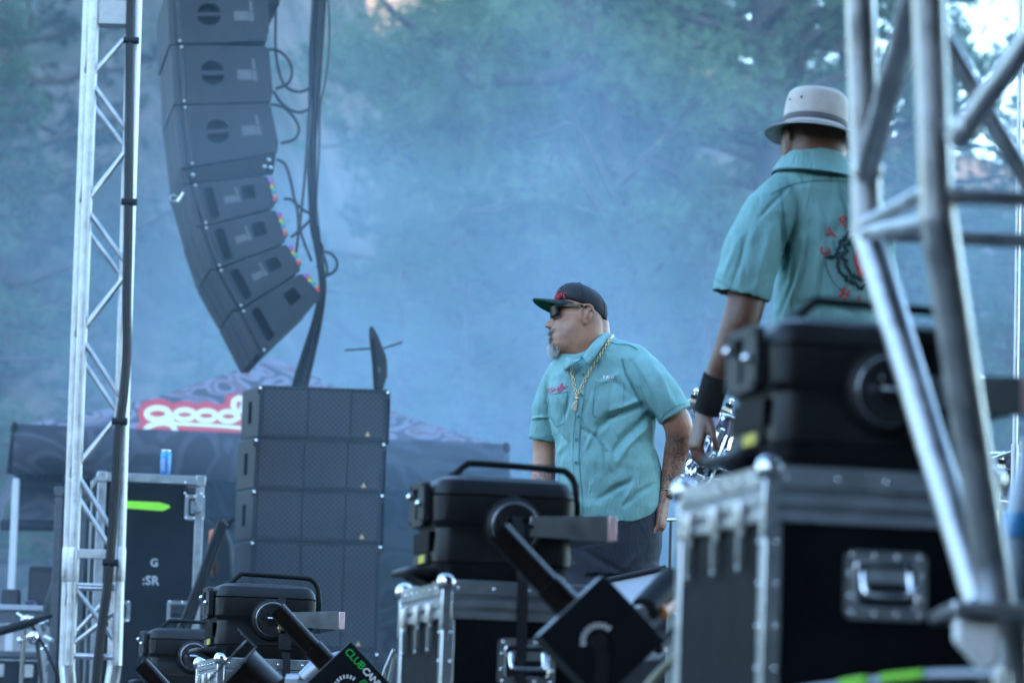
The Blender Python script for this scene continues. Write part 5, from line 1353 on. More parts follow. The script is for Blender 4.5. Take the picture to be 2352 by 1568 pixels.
t = thing('drum_rack', 'chrome drum rack tubes and clamps between the two men', 'drum rack', Vector((PY(1600, 1100, DY-.2).x, DY-.2, 0)))
rs = random.Random(12)
segs = [((1580, 1050), (1598, 1005)), ((1618, 1128), (1640, 1085)), ((1592, 1090), (1640, 1040)), ((1570, 1060), (1590, 1040)), ((1655, 1060), (1672, 1020)), ((1604, 985), (1622, 1030)), ((1645, 990), (1660, 960)), ((1572, 1120), (1630, 1000)), ((1590, 1120), (1600, 1060)), ((1600, 1125), (1660, 985)), ((1612, 1060), (1650, 1075)), ((1575, 1090), (1620, 1086)), ((1560, 1105), (1590, 1128)), ((1632, 1110), (1650, 1050)), ((1583, 1072), (1605, 1045)), ((1600, 1040), (1625, 1010)), ((1566, 1125), (1578, 1085)), ((1640, 1075), (1668, 1000)), ((1610, 1100), (1612, 1130))]
for a, b in segs:
    obj('rack_tube', MB().tube([PY(*a, DY-.2), PY(*b, DY-.2+rs.uniform(-.15, .15))], rs.uniform(.006, .013), 8), M['chrome'], t, world=True)
for k in range(10):
    p = PY(rs.uniform(1568, 1660), rs.uniform(1000, 1125), DY-.25)
    obj('clamp', MB().box(-.02, .02, -.015, .015, -.014, .014, Matrix.Translation(p) @ Matrix.Rotation(rs.uniform(0, 3), 4, 'Y') @ Matrix.Rotation(rs.uniform(0, 1), 4, 'Z')), M['chrome' if k % 3 else 'black'], t, world=True, bevel=.003)
p = PY(1600, 1120, DY-.2)
for x in (1575, 1640):
    p = PY(x, 1115, DY-.2); obj('rack_post', MB().tube([p, Vector((p.x, p.y, .01))], .016, 10), M['chrome'], t, world=True)
# microphone stand behind the trousers
t = thing('microphone_stand', 'thin dark stand with chrome clamp right of the trousers', 'stand', Vector((PY(1542, 1300, 15).x, 15, 0)))
p = PY(1541, 1195, 15); obj('pole', MB().tube([p, Vector((p.x, 15, .02))], .006, 8), M['dark_plate'], t, world=True)
obj('clamp', MB().tube([PY(1526, 1194, 15), PY(1556, 1193, 15)], .007, 8), M['chrome'], t, world=True); obj('base', MB().lathe([(.12, 0.002), (.12, .012), (.02, .03)], 24, Matrix.Translation((p.x, 15, 0))), M['dark_plate'], t, world=True)
# water bottle at the right edge
M['blue_clear'] = mat('blue plastic wrap', (0.10, 0.42, 0.80), 0.18, spec=0.6)
M['clear_pet'] = mat('frosted clear plastic', (0.62, 0.70, 0.78), 0.25)
q = P(2352, 1400, 6.6)
t = thing('water_bottle', 'blurred water bottle with blue label at the right edge', 'bottle', (q.x, q.y, 0.0))
zt = P(2352, 1020, 6.6).z; zl = P(2352, 1240, 6.6).z; zm = P(2352, 1160, 6.6).z
obj('bottle', MB().lathe([(.026, zl-.24), (.032, zl-.235), (.030, zl-.12), (.032, zl), (.035, zl+.01), (.036, zm-.01), (.030, zm+.015), (.017, zt-.04), (.013, zt-.01), (.013, zt)], 24, Matrix.Translation(t.location)), M['clear_pet'], t, world=True, smooth=60)
obj('label_band', MB().lathe([(.0365, zl+.004), (.0375, zl+.02), (.0375, zm-.02), (.034, zm-.002)], 24, Matrix.Translation(t.location)), M['blue_clear'], t, world=True, smooth=60)
obj('cap', MB().lathe([(.015, zt-.004), (.015, zt+.012), (.0, zt+.014)], 18, Matrix.Translation(t.location)), M['white'], t, world=True)
t2 = thing('stool', 'low dark stool under the blurred water bottle', 'stool', (q.x, q.y, 0.0))
obj('seat', MB().lathe([(.16, zl-.29), (.17, zl-.27), (.16, zl-.243), (0, zl-.242)], 24, Matrix.Translation(t2.location)), M['black'], t2, world=True, smooth=40)
for k in range(3):
    a = k*2.09; obj('leg', MB().tube([t2.location + Vector((.08*math.cos(a), .08*math.sin(a), zl-.27)), t2.location + Vector((.14*math.cos(a), .14*math.sin(a), .005))], .012, 8), M['black'], t2, world=True)

# ================================================================== the two men
def skin_mat(name, a, b_, tat=False):
    ma = bpy.data.materials.new(name); ma.use_nodes = True
    n = ma.node_tree.nodes; l = ma.node_tree.links; b = n['Principled BSDF']
    b.inputs['Roughness'].default_value = 0.46; b.inputs['Subsurface Weight'].default_value = 0.12; b.inputs['Subsurface Radius'].default_value = (0.010, 0.004, 0.002)
    tc = n.new('ShaderNodeTexCoord')
    no = n.new('ShaderNodeTexNoise'); no.inputs['Scale'].default_value = 26; no.inputs['Detail'].default_value = 5; l.new(tc.outputs['Object'], no.inputs['Vector'])
    ra = n.new('ShaderNodeValToRGB'); e = ra.color_ramp.elements; e[0].position = .32; e[1].position = .68; e[0].color = (*a, 1); e[1].color = (*b_, 1)
    l.new(no.outputs['Fac'], ra.inputs[0]); colr = ra.outputs[0]
    if tat:   # tattoos: curling dark line work where the attribute says so
        at = n.new('ShaderNodeAttribute'); at.attribute_name = 'tattoo'
        n2 = n.new('ShaderNodeTexNoise'); n2.inputs['Scale'].default_value = 21; n2.inputs['Detail'].default_value = 1.5; n2.inputs['Distortion'].default_value = 2.5
        l.new(tc.outputs['Object'], n2.inputs['Vector'])
        r2 = n.new('ShaderNodeValToRGB'); r2.color_ramp.interpolation = 'LINEAR'; st_ = [(0, 1), (.40, 1), (.43, 0), (.47, 0), (.49, 1), (.55, 1), (.57, 0), (.66, 0), (.68, 1), (1, 1)]
        while len(r2.color_ramp.elements) < len(st_): r2.color_ramp.elements.new(.5)
        for e, (p_, v_) in zip(r2.color_ramp.elements, st_): e.position = p_; e.color = (v_, v_, v_, 1)
        l.new(n2.outputs['Fac'], r2.inputs[0])
        mu = n.new('ShaderNodeMath'); mu.operation = 'MULTIPLY'; l.new(r2.outputs[0], mu.inputs[0]); l.new(at.outputs['Fac'], mu.inputs[1])
        m2 = n.new('ShaderNodeMath'); m2.operation = 'MULTIPLY'; l.new(mu.outputs[0], m2.inputs[0]); m2.inputs[1].default_value = .78
        mx = n.new('ShaderNodeMix'); mx.data_type = 'RGBA'; l.new(m2.outputs[0], mx.inputs[0]); l.new(colr, mx.inputs[6]); mx.inputs[7].default_value = (.045, .055, .062, 1)
        colr = mx.outputs[2]
    if tat:   # close-cropped stubble and a little redness
        a3 = n.new('ShaderNodeAttribute'); a3.attribute_name = 'stubble'
        n3 = n.new('ShaderNodeTexNoise'); n3.inputs['Scale'].default_value = 260; n3.inputs['Detail'].default_value = 2; l.new(tc.outputs['Object'], n3.inputs['Vector'])
        m3 = n.new('ShaderNodeMapRange'); m3.inputs[1].default_value = .35; m3.inputs[2].default_value = .65; m3.inputs[3].default_value = .12; m3.inputs[4].default_value = .45; l.new(n3.outputs['Fac'], m3.inputs[0])
        m4 = n.new('ShaderNodeMath'); m4.operation = 'MULTIPLY'; l.new(m3.outputs[0], m4.inputs[0]); l.new(a3.outputs['Fac'], m4.inputs[1])
        mx3 = n.new('ShaderNodeMix'); mx3.data_type = 'RGBA'; l.new(m4.outputs[0], mx3.inputs[0]); l.new(colr, mx3.inputs[6]); mx3.inputs[7].default_value = (.13, .085, .07, 1)
        n5 = n.new('ShaderNodeTexNoise'); n5.inputs['Scale'].default_value = 9; n5.inputs['Detail'].default_value = 2; l.new(tc.outputs['Object'], n5.inputs['Vector'])
        m5 = n.new('ShaderNodeMapRange'); m5.inputs[1].default_value = .45; m5.inputs[2].default_value = .75; m5.inputs[3].default_value = 0; m5.inputs[4].default_value = .5; l.new(n5.outputs['Fac'], m5.inputs[0])
        mx5 = n.new('ShaderNodeMix'); mx5.data_type = 'RGBA'; l.new(m5.outputs[0], mx5.inputs[0]); l.new(mx3.outputs[2], mx5.inputs[6]); mx5.inputs[7].default_value = (.42, .17, .13, 1)
        colr = mx5.outputs[2]
    l.new(colr, b.inputs['Base Color'])
    nb = n.new('ShaderNodeTexNoise'); nb.inputs['Scale'].default_value = 320; l.new(tc.outputs['Object'], nb.inputs['Vector'])
    bp = n.new('ShaderNodeBump'); bp.inputs['Strength'].default_value = .25; bp.inputs['Distance'].default_value = .002; l.new(nb.outputs['Fac'], bp.inputs['Height']); l.new(bp.outputs[0], b.inputs['Normal'])
    return ma
M['skin1'] = skin_mat('tanned skin with tattoos', (0.35, 0.160, 0.090), (0.49, 0.250, 0.150), True)
M['skin2'] = skin_mat('brown skin', (0.125, 0.058, 0.037), (0.19, 0.092, 0.060))
M['shirt'] = mat('teal work shirt cotton', (0.200, 0.395, 0.385), 0.80, var=0.07, vscale=9, bump=0.10, bscale=700)
def wrinkle(ma, sc, amt):
    n = ma.node_tree.nodes; l = ma.node_tree.links; b = n['Principled BSDF']
    tc = [x for x in n if x.type == 'TEX_COORD'][0]; old = b.inputs['Normal'].links[0].from_socket if b.inputs['Normal'].links else None
    mp = n.new('ShaderNodeMapping'); mp.inputs['Rotation'].default_value = (0, R(38), 0); mp.inputs['Scale'].default_value = (sc*2.4, sc, sc); l.new(tc.outputs['Object'], mp.inputs[0])
    no = n.new('ShaderNodeTexNoise'); no.inputs['Scale'].default_value = 1; no.inputs['Detail'].default_value = 3; no.inputs['Distortion'].default_value = .8; l.new(mp.outputs[0], no.inputs['Vector'])
    bp = n.new('ShaderNodeBump'); bp.inputs['Strength'].default_value = amt; bp.inputs['Distance'].default_value = .02; l.new(no.outputs['Fac'], bp.inputs['Height'])
    if old: l.new(old, bp.inputs['Normal'])
    l.new(bp.outputs[0], b.inputs['Normal'])
wrinkle(M['shirt'], 11, .55); 
M['seam'] = mat('teal seam thread', (0.055, 0.20, 0.23), 0.85)
M['button'] = mat('shirt button', (0.10, 0.30, 0.34), 0.35)
M['trousers'] = mat('navy trousers cotton', (0.022, 0.027, 0.042), 0.8, var=0.15, vscale=8, bump=0.1, bscale=500)
wrinkle(M['trousers'], 9, .5)
M['cap'] = mat('black cap twill', (0.013, 0.015, 0.020), 0.75, var=0.2, vscale=20, bump=0.2, bscale=500)
M['cap_green'] = mat('green under brim', (0.0, 0.13, 0.055), 0.8)
M['red_thread'] = mat('red embroidery', (0.72, 0.03, 0.05), 0.6)
M['thread_white'] = mat('white embroidery', (0.85, 0.85, 0.85), 0.7)
M['pink_thread'] = mat('pink embroidery', (0.75, 0.16, 0.30), 0.6)
M['hair_white'] = mat('white beard hair', (0.78, 0.77, 0.75), 0.5, var=0.2, vscale=200)
M['hair_dark'] = mat('dark brown beard hair', (0.18, 0.145, 0.120), 0.5, c2=(0.48, 0.44, 0.40), vscale=150)
M['lens'] = mat('dark sunglass lens', (0.006, 0.007, 0.010), 0.30, spec=0.12)
M['lip'] = mat('lip', (0.30, 0.13, 0.115), 0.5)
M['sole'] = mat('shoe rubber', (0.03, 0.03, 0.03), 0.7)

Zp = [-.16, -.140, -.130, -.122, -.112, -.102, -.093, -.086, -.079, -.072, -.066, -.060, -.052, -.043, -.030, -.015, 0.0, .012, .026, .045, .065, .085, .096, .1025, .106]
XF = [.020, .045, .074, .092, .1040, .1095, .1085, .1100, .1115, .1100, .1080, .1110, .1090, .1030, .0970, .0965, .0945, .0955, .1010, .0960, .0840, .0660, .046, .026, .010]
XB = [-.066, -.068, -.069, -.070, -.071, -.072, -.073, -.073, -.073, -.073, -.073, -.073, -.073, -.073, -.072, -.069, -.066, -.065, -.065, -.064, -.054, -.034, -.016, -.004, .004]
HW = [.056, .058, .060, .062, .0645, .0665, .068, .069, .070, .0705, .071, .0715, .072, .072, .0725, .074, .0755, .0765, .0775, .076, .068, .054, .038, .022, .007]
def head_geo(fat=1.0, zlo=-.16):
    """skull, jaw, nose, lips, ears and neck stub; x forward, y left, z up, origin between the ears"""
    rings = []; n = 60
    zz = np.concatenate([np.linspace(zlo, -.12, 7), np.linspace(-.115, .03, 44), np.linspace(.034, .106, 20)])
    for z in zz:
        xf = np.interp(z, Zp, XF); xb = np.interp(z, Zp, XB); w = np.interp(z, Zp, HW) * (fat if z < .0 else 1)
        ring = []
        nose = np.interp(z, [-.048, -.043, -.038, -.032, -.024, -.010, .004, .016], [0, .012, .029, .0335, .029, .018, .009, .002])
        nw = np.interp(z, [-.046, -.036, -.02, .01], [.0165, .0180, .0135, .010])
        lip = np.interp(z, [-.088, -.083, -.079, -.073, -.0685, -.066, -.0635, -.058, -.053], [0, .005, .0075, .004, -.006, -.0085, -.003, .008, .002])
        for k in range(n):
            a = 2*math.pi*k/n; c = math.cos(a); s = math.sin(a)
            x = (xf if c > 0 else -xb) * math.copysign(abs(c)**.80, c); y = w * math.copysign(abs(s)**.88, s)
            if c > 0:
                x += nose*math.exp(-(y/nw)**2) + lip*math.exp(-(y/.026)**2)
                x -= .007*math.exp(-((z-.004)/.014)**2)*math.exp(-((abs(y)-.032)/.014)**2)
            ring.append((x, y, z))
        rings.append(ring)
    mb = MB().loft(rings)
    for s in (1, -1):   # ears
        e = MB()
        for z, xc, rx in ():
            pass
        mb.ell((-.006, s*.0755, -.002), .016, .008, .029, 16, 12)
        rim = [(-.006 + .019*math.cos(R(q)) - (.004 if q > 90 else 0), s*(.0795 + .006*math.sin(R(max(0, q-20))*.6)), -.001 + .031*math.sin(R(q)) + (-.001)) for q in range(-60, 200, 20)]
        mb.tube(rim, [.0035] + [.0052]*(len(rim)-2) + [.004], 8)
        mb.ell((.000, s*.078, -.030), .0085, .006, .0095, 12, 8)
        mb.tube([(-.014, s*.083, .014), (-.010, s*.084, -.002), (-.004, s*.082, -.016)], .0032, 6)
    mb.ell((.028, 0, -.112), .058*fat, .062*fat, .030, 22, 12)      # full underchin
    return mb
def mbm(dst, src, Mx): dst.add(src.v, src.f, Mx); return dst
def hand_geo(curl=.6, spread=.10, thumb=.5, thick=1.0):
    """right hand hanging along -z from the wrist, palm facing +y, thumb on -x; returns MB"""
    mb = MB()
    ring = lambda z, w, d, oy=0, ox=0: [(ox + w*math.copysign(abs(math.cos(q))**.8, math.cos(q)), oy + d*math.copysign(abs(math.sin(q))**.8, math.sin(q)), z) for q in np.linspace(0, 2*math.pi, 20, endpoint=False)]
    mb.loft([ring(.03, .026, .020), ring(0, .028, .019), ring(-.025, .036, .017), ring(-.055, .042, .0155), ring(-.085, .042, .014), ring(-.098, .038, .011)])
    L = [(.031, .062, .0082), (.0105, .074, .0088), (-.0105, .079, .0090), (-.031, .070, .0088)]
    for i, (x, ln, r_) in enumerate(L):
        p = Vector((x, 0, -.088)); d = Vector((x*spread*8, .12, -1)).normalized(); pts = [Vector((x*.9, 0, -.070)), p.copy()]; c = curl*(1 + .12*(i-1.5))
        for f in (.46, .30, .24):
            d = (Matrix.Rotation(c*.75, 3, Vector((1, 0, 0))) @ d).normalized(); p = p + d*ln*f; pts.append(p.copy())
        q = spline(pts, 4); mb.tube(q, [r_*thick*(1.08 - .32*k/(len(q)-1)) for k in range(len(q))], 10); mb.ell(q[-1], r_*.76*thick, r_*.76*thick, r_*.76*thick, 10, 8)
    pts = spline([(-.022, .004, -.012), (-.040, .014, -.036), (-.052, .024*thumb+.012, -.062), (-.052, .05*thumb+.014, -.088)], 4)
    mb.tube(pts, [.0135 - .005*k/(len(pts)-1) for k in range(len(pts))], 10); mb.ell(pts[-1], .0083, .0083, .0083, 10, 8)
    return mb
def ring_px(cx, cyy, hw, D, dep, p=.82, n=44, tw=0.0, sl=0.0):
    c = P(cx, cyy, D); s = D/F; out = []
    for k in range(n):
        a = 2*math.pi*k/n; co, si = math.cos(a), math.sin(a)
        x = math.copysign(abs(co)**p, co)*hw*s; y = math.copysign(abs(si)**p, si)*dep
        out.append(c + Vector((x*math.cos(tw) - y*math.sin(tw), x*math.sin(tw) + y*math.cos(tw), sl*x)))
    return out
def limb_px(mb, pts, n=20, k=5):
    """pts: px, py, depth, radius in px"""
    q = spline([P(a, b, d) for a, b, d, r_ in pts], k); m_ = len(q)
    rs = np.interp(np.linspace(0, len(pts)-1, m_), range(len(pts)), [r_*d/F for a, b, d, r_ in pts])
    mb.tube(q, list(rs), n); return q
def fold_disp(me, folds, noise_amp, noise_scale, seed=3):
    """cloth folds: gaussian creases along picture-space polylines on the side that faces the camera, plus fine crumple"""
    me.update(); nv = len(me.vertices)
    co = np.zeros(nv*3, np.float32); me.vertices.foreach_get('co', co); co = co.reshape(-1, 3).astype(float)
    no = np.zeros(nv*3, np.float32); me.vertex_normals.foreach_get('vector', no); no = no.reshape(-1, 3).astype(float)
    d = co - np.array(CAM); zc = d @ np.array(FWD); px = 1176 + F*(d @ np.array(RT))/zc; py = 784 - F*(d @ np.array(UP))/zc
    facing = np.clip(-(no @ np.array(FWD))*1.6 + .25, 0, 1)
    h = np.zeros(nv)
    for pts, wd, amp in folds:
        best = np.full(nv, 1e9); tt = np.zeros(nv); nseg = len(pts)-1
        for i in range(nseg):
            (ax, ay), (bx, by) = pts[i], pts[i+1]
            dx, dy = bx-ax, by-ay; q = np.clip(((px-ax)*dx + (py-ay)*dy)/(dx*dx+dy*dy+1e-9), 0, 1)
            ds = np.hypot(px-ax-q*dx, py-ay-q*dy); mm = ds < best; best[mm] = ds[mm]; tt[mm] = ((i+q)/nseg)[mm]
        h += amp*np.exp(-(best/wd)**2)*np.sin(np.pi*np.clip(tt*.86+.07, 0, 1))**.7
    h *= facing
    # crumple
    q = co*noise_scale
    h += noise_amp*((vnoise(q[:, 0]*1.0 + q[:, 1], q[:, 2]*1.3, seed) - .5) + .5*(vnoise(q[:, 0]*2.3 - q[:, 1]*1.7, q[:, 2]*2.1 + 5, seed+1) - .5))*2
    co += no*h[:, None]
    me.vertices.foreach_set('co', co.astype(np.float32).ravel()); me.update()
def bvh(me): return BVHTree.FromPolygons([v.co.copy() for v in me.vertices], [tuple(p.vertices) for p in me.polygons])
def hitter(tree, off):
    def h(px, py):
        r_ = ray(px, py).normalized(); q = tree.ray_cast(CAM, r_)
        if q[0] is None: return None
        nn = q[1] if q[1].dot(r_) < 0 else -q[1]
        return q[0] + nn*off
    return h
def strokes_on(h, lines, r_, k=1, n=5):
    mb = MB()
    for pts in lines:
        if k > 1: pts = [tuple(v)[:2] for v in spline([(a, b, 0) for a, b in pts], k)]
        q = [h(a, b) for a, b in pts]; run = []
        for v in q + [None]:
            if v is None:
                if len(run) > 1: mb.tube(run, r_, n)
                run = []
            elif not run or (v - run[-1]).length > 2e-4: run.append(v)
    return mb
def patch_on(h, x0, x1, y0, y1, nx, ny, th, shape=None):
    """a thin cloth patch wrapped on a surface, with thickness"""
    vs = {}; mb = MB(); idx = {}
    P_ = []
    for j in range(ny+1):
        for i in range(nx+1):
            u, v = i/nx, j/ny
            x, y = (x0+(x1-x0)*u, y0+(y1-y0)*v) if shape is None else shape(u, v)
            P_.append(h(x, y))
    if any(p is None for p in P_): 
        last = next((p for p in P_ if p is not None), None)
        if last is None: return None
        for i, p in enumerate(P_):
            if p is None: P_[i] = last
            else: last = p
    n = len(P_); vw = [(CAM-p).normalized() for p in P_]
    a = [p + w*th for p, w in zip(P_, vw)]; b = [p - w*.004 for p, w in zip(P_, vw)]
    q = lambda i, j: j*(nx+1)+i
    fs = [(q(i, j), q(i+1, j), q(i+1, j+1), q(i, j+1)) for j in range(ny) for i in range(nx)]
    fs += [tuple(n+k for k in reversed(f)) for f in fs]
    ed = [q(i, 0) for i in range(nx)] + [q(nx, j) for j in range(ny)] + [q(i, ny) for i in range(nx, 0, -1)] + [q(0, j) for j in range(ny, 0, -1)]
    for k in range(len(ed)): fs.append((ed[k], ed[(k+1) % len(ed)], n+ed[(k+1) % len(ed)], n+ed[k]))
    return mb.add([tuple(v) for v in a+b], fs)

def c1(x, y): return (1177.1 + .14648*x, 620.1 + .14648*y)     # head close-up
def c2(x, y): return (1177.1 + .2197*x, 803.9 + .2197*y)       # torso close-up
def cc(f, l): return [f(*p) for p in l]

# ------------------------------------------------------------------ man in the black cap
def man1():
    D = 13.0
    ft = P(1400, 1500, D); ft.z = 0
    t = thing('person', 'man in black cap and teal shirt with gold chain, turned to the left', 'person', ft)
    Mh = Matrix.Translation(P(1341.2, 731.5, D + .01)) @ Matrix.Rotation(R(181), 4, 'Z') @ Matrix.Rotation(R(6), 4, 'X') @ Matrix.Rotation(R(-2), 4, 'Y')
    # ---- body
    b = MB(); mbm(b, head_geo(1.04), Mh)
    neck = [ring_px(1352, 900, 66, D+.02, .10), ring_px(1350, 850, 60, D+.02, .085), ring_px(1352, 800, 52, D+.02, .075), ring_px(1356, 760, 45, D+.02, .068), ring_px(1358, 735, 40, D+.02, .06)]
    b.loft(neck)
    trs = [(880, 1385, 105, .11), (930, 1384, 116, .125), (1000, 1388, 108, .13), (1080, 1398, 110, .14), (1160, 1405, 106, .14), (1240, 1408, 100, .135), (1300, 1406, 98, .13)]
    b.loft([ring_px(cx, y, hw, D+.02, dp) for y, cx, hw, dp in trs])
    # arms
    limb_px(b, [(1285, 880, 13.10, 34), (1262, 950, 13.12, 33), (1251, 1010, 13.12, 27), (1250, 1050, 13.11, 26.5), (1248, 1085, 13.08, 28.5), (1247, 1120, 13.04, 28), (1250, 1160, 12.98, 23), (1256, 1200, 12.94, 18.5)])
    limb_px(b, [(1490, 870, 12.95, 28), (1522, 920, 12.93, 31), (1553, 965, 12.93, 34), (1560, 1000, 12.95, 32), (1552, 1040, 12.98, 28), (1543, 1080, 12.98, 23.5), (1533, 1115, 12.97, 18), (1527, 1140, 12.96, 17)])
    def put_hand(wp, dirv, palm, mirror, curl, s=1.0):
        z = -dirv.normalized(); y = (palm - z*palm.dot(z)).normalized(); x = y.cross(z)
        if mirror: x = -x
        Mx = Matrix(((x.x, y.x, z.x, wp.x), (x.y, y.y, z.y, wp.y), (x.z, y.z, z.z, wp.z), (0, 0, 0, 1))) @ Matrix.Scale(s, 4)
        g = hand_geo(curl); mbm(b, g, Mx)
    put_hand(P(1257, 1205, 12.93), Vector((.02, -.10, -1)), Vector((1, .4, 0)), False, .5)
    put_hand(P(1525, 1148, 12.96), Vector((-.10, -.05, -1)), Vector((-1, .3, 0)), True, .5)
    # legs
    for sx in (-1, 1):
        hip = P(1406 + sx*40, 1300, D+.02); 
        b.tube(spline([hip, Vector((hip.x + sx*.02, hip.y, .48)), Vector((hip.x + sx*.03, hip.y+.02, .09))], 4), [.085, .085, .08, .075, .065, .058, .055, .05, .045], 16)
    me = remesh(b, .0036, 3, .4)
    # tattoo attribute on the forearms
    co = np.zeros(len(me.vertices)*3, np.float32); me.vertices.foreach_get('co', co); co = co.reshape(-1, 3).astype(float)
    d = co - np.array(CAM); zc = d @ np.array(FWD); px = 1176 + F*(d @ np.array(RT))/zc; py = 784 - F*(d @ np.array(UP))/zc
    tt = ((px < 1290) & (py > 1062)).astype(float)*np.clip((py-1062)/6, 0, 1) + ((px > 1508) & (py > 996)).astype(float)*np.clip((py-996)/8, 0, 1)
    at = me.attributes.new('tattoo', 'FLOAT', 'POINT'); at.data.foreach_set('value', np.clip(tt, 0, 1).astype(np.float32))
    Mi = np.array(Mh.inverted()); lc = co @ Mi[:3, :3].T + Mi[:3, 3]
    inh = (np.abs(lc[:, 1]) < .11) & (lc[:, 2] > -.15) & (lc[:, 2] < .12)
    sf = np.clip((lc[:, 0]-.005)/.03, 0, 1)*np.clip((-.028-lc[:, 2])/.02, 0, 1)*.9 + np.clip((.012-lc[:, 0])/.02, 0, 1)*np.clip((lc[:, 2]+.03)/.02, 0, 1)*.8
    at2 = me.attributes.new('stubble', 'FLOAT', 'POINT'); at2.data.foreach_set('value', (np.clip(sf, 0, 1)*inh).astype(np.float32))
    headbvh = bvh(me)
    body = obj('body', me, M['skin1'], t, smooth=179, world=True, recalc=True)
    # ---- shirt
    s = MB()
    tr2 = [(762, 1362, 36, .060), (778, 1366, 52, .078), (796, 1388, 94, .092), (830, 1393, 121, .115), (870, 1388, 126, .135), (920, 1383, 128, .150), (970, 1384, 122, .155), (1020, 1390, 115, .160), (1070, 1400, 118, .168), (1120, 1403, 119, .172), (1165, 1406, 116.5, .170), (1200, 1408, 112, .162)]
    rg = [ring_px(cx, y, hw, D+.02, dp, .80, 48) for y, cx, hw, dp in tr2]
    # shirt tail: lower in front, rising at the sides
    def hem(y, cx, hw, dp, k):
        r_ = ring_px(cx, y, hw, D+.02, dp, .80, 48); out = []
        for i, v in enumerate(r_):
            a = 2*math.pi*i/48; out.append(v + Vector((0, 0, k*abs(math.cos(a))**2.2*.062)))
        return out
    rg[-1] = hem(1206, 1406, 112, .166, 1.0); rg.append(hem(1208, 1406, 109, .160, 1.0)); rg.append(hem(1190, 1406, 104, .152, .8))
    s.loft(rg)
    def sleeve(pts, cuff_in):
        q = spline([P(a, c, d_) for a, c, d_, r_ in pts], 5); m_ = len(q)
        rs = list(np.interp(np.linspace(0, len(pts)-1, m_), range(len(pts)), [r_*d_/F for a, c, d_, r_ in pts]))
        dirn = (q[-1]-q[-2]).normalized()
        q2 = q + [q[-1] - dirn*.002, q[-1] - dirn*.045]; rs2 = rs + [rs[-1]-.007, rs[-1]-.010]
        # end folded inwards so the cuff is an opening
        t0 = None; u = Vector((0, 1, 0)); rings = []
        for i, p in enumerate(q2):
            if i < m_: tv = (q[min(i+1, m_-1)] - q[max(i-1, 0)]).normalized()
            else: tv = dirn
            u = (Vector((0, 1, 0)) - tv*tv.y).normalized(); w = tv.cross(u)
            rings.append([p + u*(math.cos(2*math.pi*k/28)*rs2[i]*1.08) + w*(math.sin(2*math.pi*k/28)*rs2[i]) for k in range(28)])
        s.loft(rings); return q[-1], dirn, rs[-1]
    sleeve([(1315, 840, 13.07, 40), (1286, 872, 13.09, 40), (1265, 915, 13.11, 37), (1254, 960, 13.12, 34), (1246, 1012, 13.12, 33.5)], 0)
    sleeve([(1436, 842, 12.99, 44), (1480, 862, 12.96, 47), (1514, 897, 12.93, 45), (1552, 954, 12.92, 41)], 0)
    me = remesh(s, .0048, 5, .5)
    folds = [(cc(c2, [(1345, 590), (1180, 640), (1010, 700), (900, 800), (880, 880)]), 9, -.012), (cc(c2, [(1330, 520), (1170, 590), (1000, 640)]), 7, .006),
             (cc(c2, [(1400, 690), (1290, 790), (1160, 900), (1060, 1060)]), 8, -.010), (cc(c2, [(1430, 760), (1350, 850), (1200, 1000), (1110, 1160)]), 8, .007),
             (cc(c2, [(1150, 110), (1190, 250), (1290, 440), (1380, 600)]), 4.5, -.007), (cc(c2, [(1420, 60), (1560, 300), (1640, 500), (1700, 620)]), 9, .006), (cc(c2, [(1250, 120), (1360, 330), (1450, 520), (1530, 680)]), 7, -.006),
             (cc(c2, [(1240, 1370), (1080, 1440), (900, 1560)]), 8, -.009), (cc(c2, [(1300, 1300), (1230, 1460), (1180, 1560)]), 7, .006), (cc(c2, [(1480, 1400), (1300, 1500), (1180, 1620)]), 7, -.006),
             (cc(c2, [(740, 830), (860, 900), (950, 1010), (980, 1200)]), 7, -.006), (cc(c2, [(900, 930), (1010, 1050), (1040, 1250)]), 6, .004),
             (cc(c2, [(360, 560), (400, 720), (470, 850), (490, 900)]), 5, -.007), (cc(c2, [(190, 720), (290, 700), (380, 700)]), 4, .005), (cc(c2, [(340, 280), (360, 480), (380, 660)]), 4, -.005),
             (cc(c2, [(480, 880), (580, 980), (620, 1100)]), 6, -.005), (cc(c2, [(520, 1000), (470, 1100), (480, 1300)]), 6, .005), (cc(c2, [(860, 830), (800, 950), (760, 1050)]), 6, .004),
             (cc(c2, [(1500, 900), (1480, 1100), (1520, 1300)]), 6, -.005), (cc(c2, [(600, 450), (560, 620), (500, 760)]), 6, -.004), (cc(c2, [(980, 260), (1120, 360), (1240, 480)]), 7, -.004),
             (cc(c2, [(440, 1000), (450, 1250), (460, 1450)]), 5, .004), (cc(c2, [(850, 380), (950, 330), (1100, 250)]), 6, .003)]
    fold_disp(me, [(a, b_*.85, c_*1.7) for a, b_, c_ in folds], .0036, 15)
    sb = bvh(me)
    sh = obj('shirt', me, M['shirt'], t, smooth=179, world=True, recalc=False)
    h = hitter(sb, .0004)
    # collar: stand and two leaves built round the neck
    def leaf(pts_top, pts_bot, name):
        n = 10; vs = []; 
        tp = spline(pts_top, 5); bp = spline(pts_bot, 5); m_ = min(len(tp), len(bp)); tp = tp[:m_]; bp = bp[:m_]
        outer = []; 
        for a_, b_ in zip(tp, bp):
            row = []
            for k in range(4):
                f = k/3; p = a_.lerp(b_, f) + (CAM - a_).normalized()*(.006*math.sin(math.pi*f)); row.append(p)
            outer.append(row)
        mb = MB(); vs = [tuple(p) for r_ in outer for p in r_]; fs = [(i*4+j, i*4+j+1, i*4+5+j, i*4+4+j) for i in range(m_-1) for j in range(3)]
        o = obj(name, mb.add(vs, fs), M['shirt'], t, smooth=179, world=True)
        q = o.modifiers.new('s', 'SOLIDIFY'); q.thickness = .0028; q.offset = 0
        return o
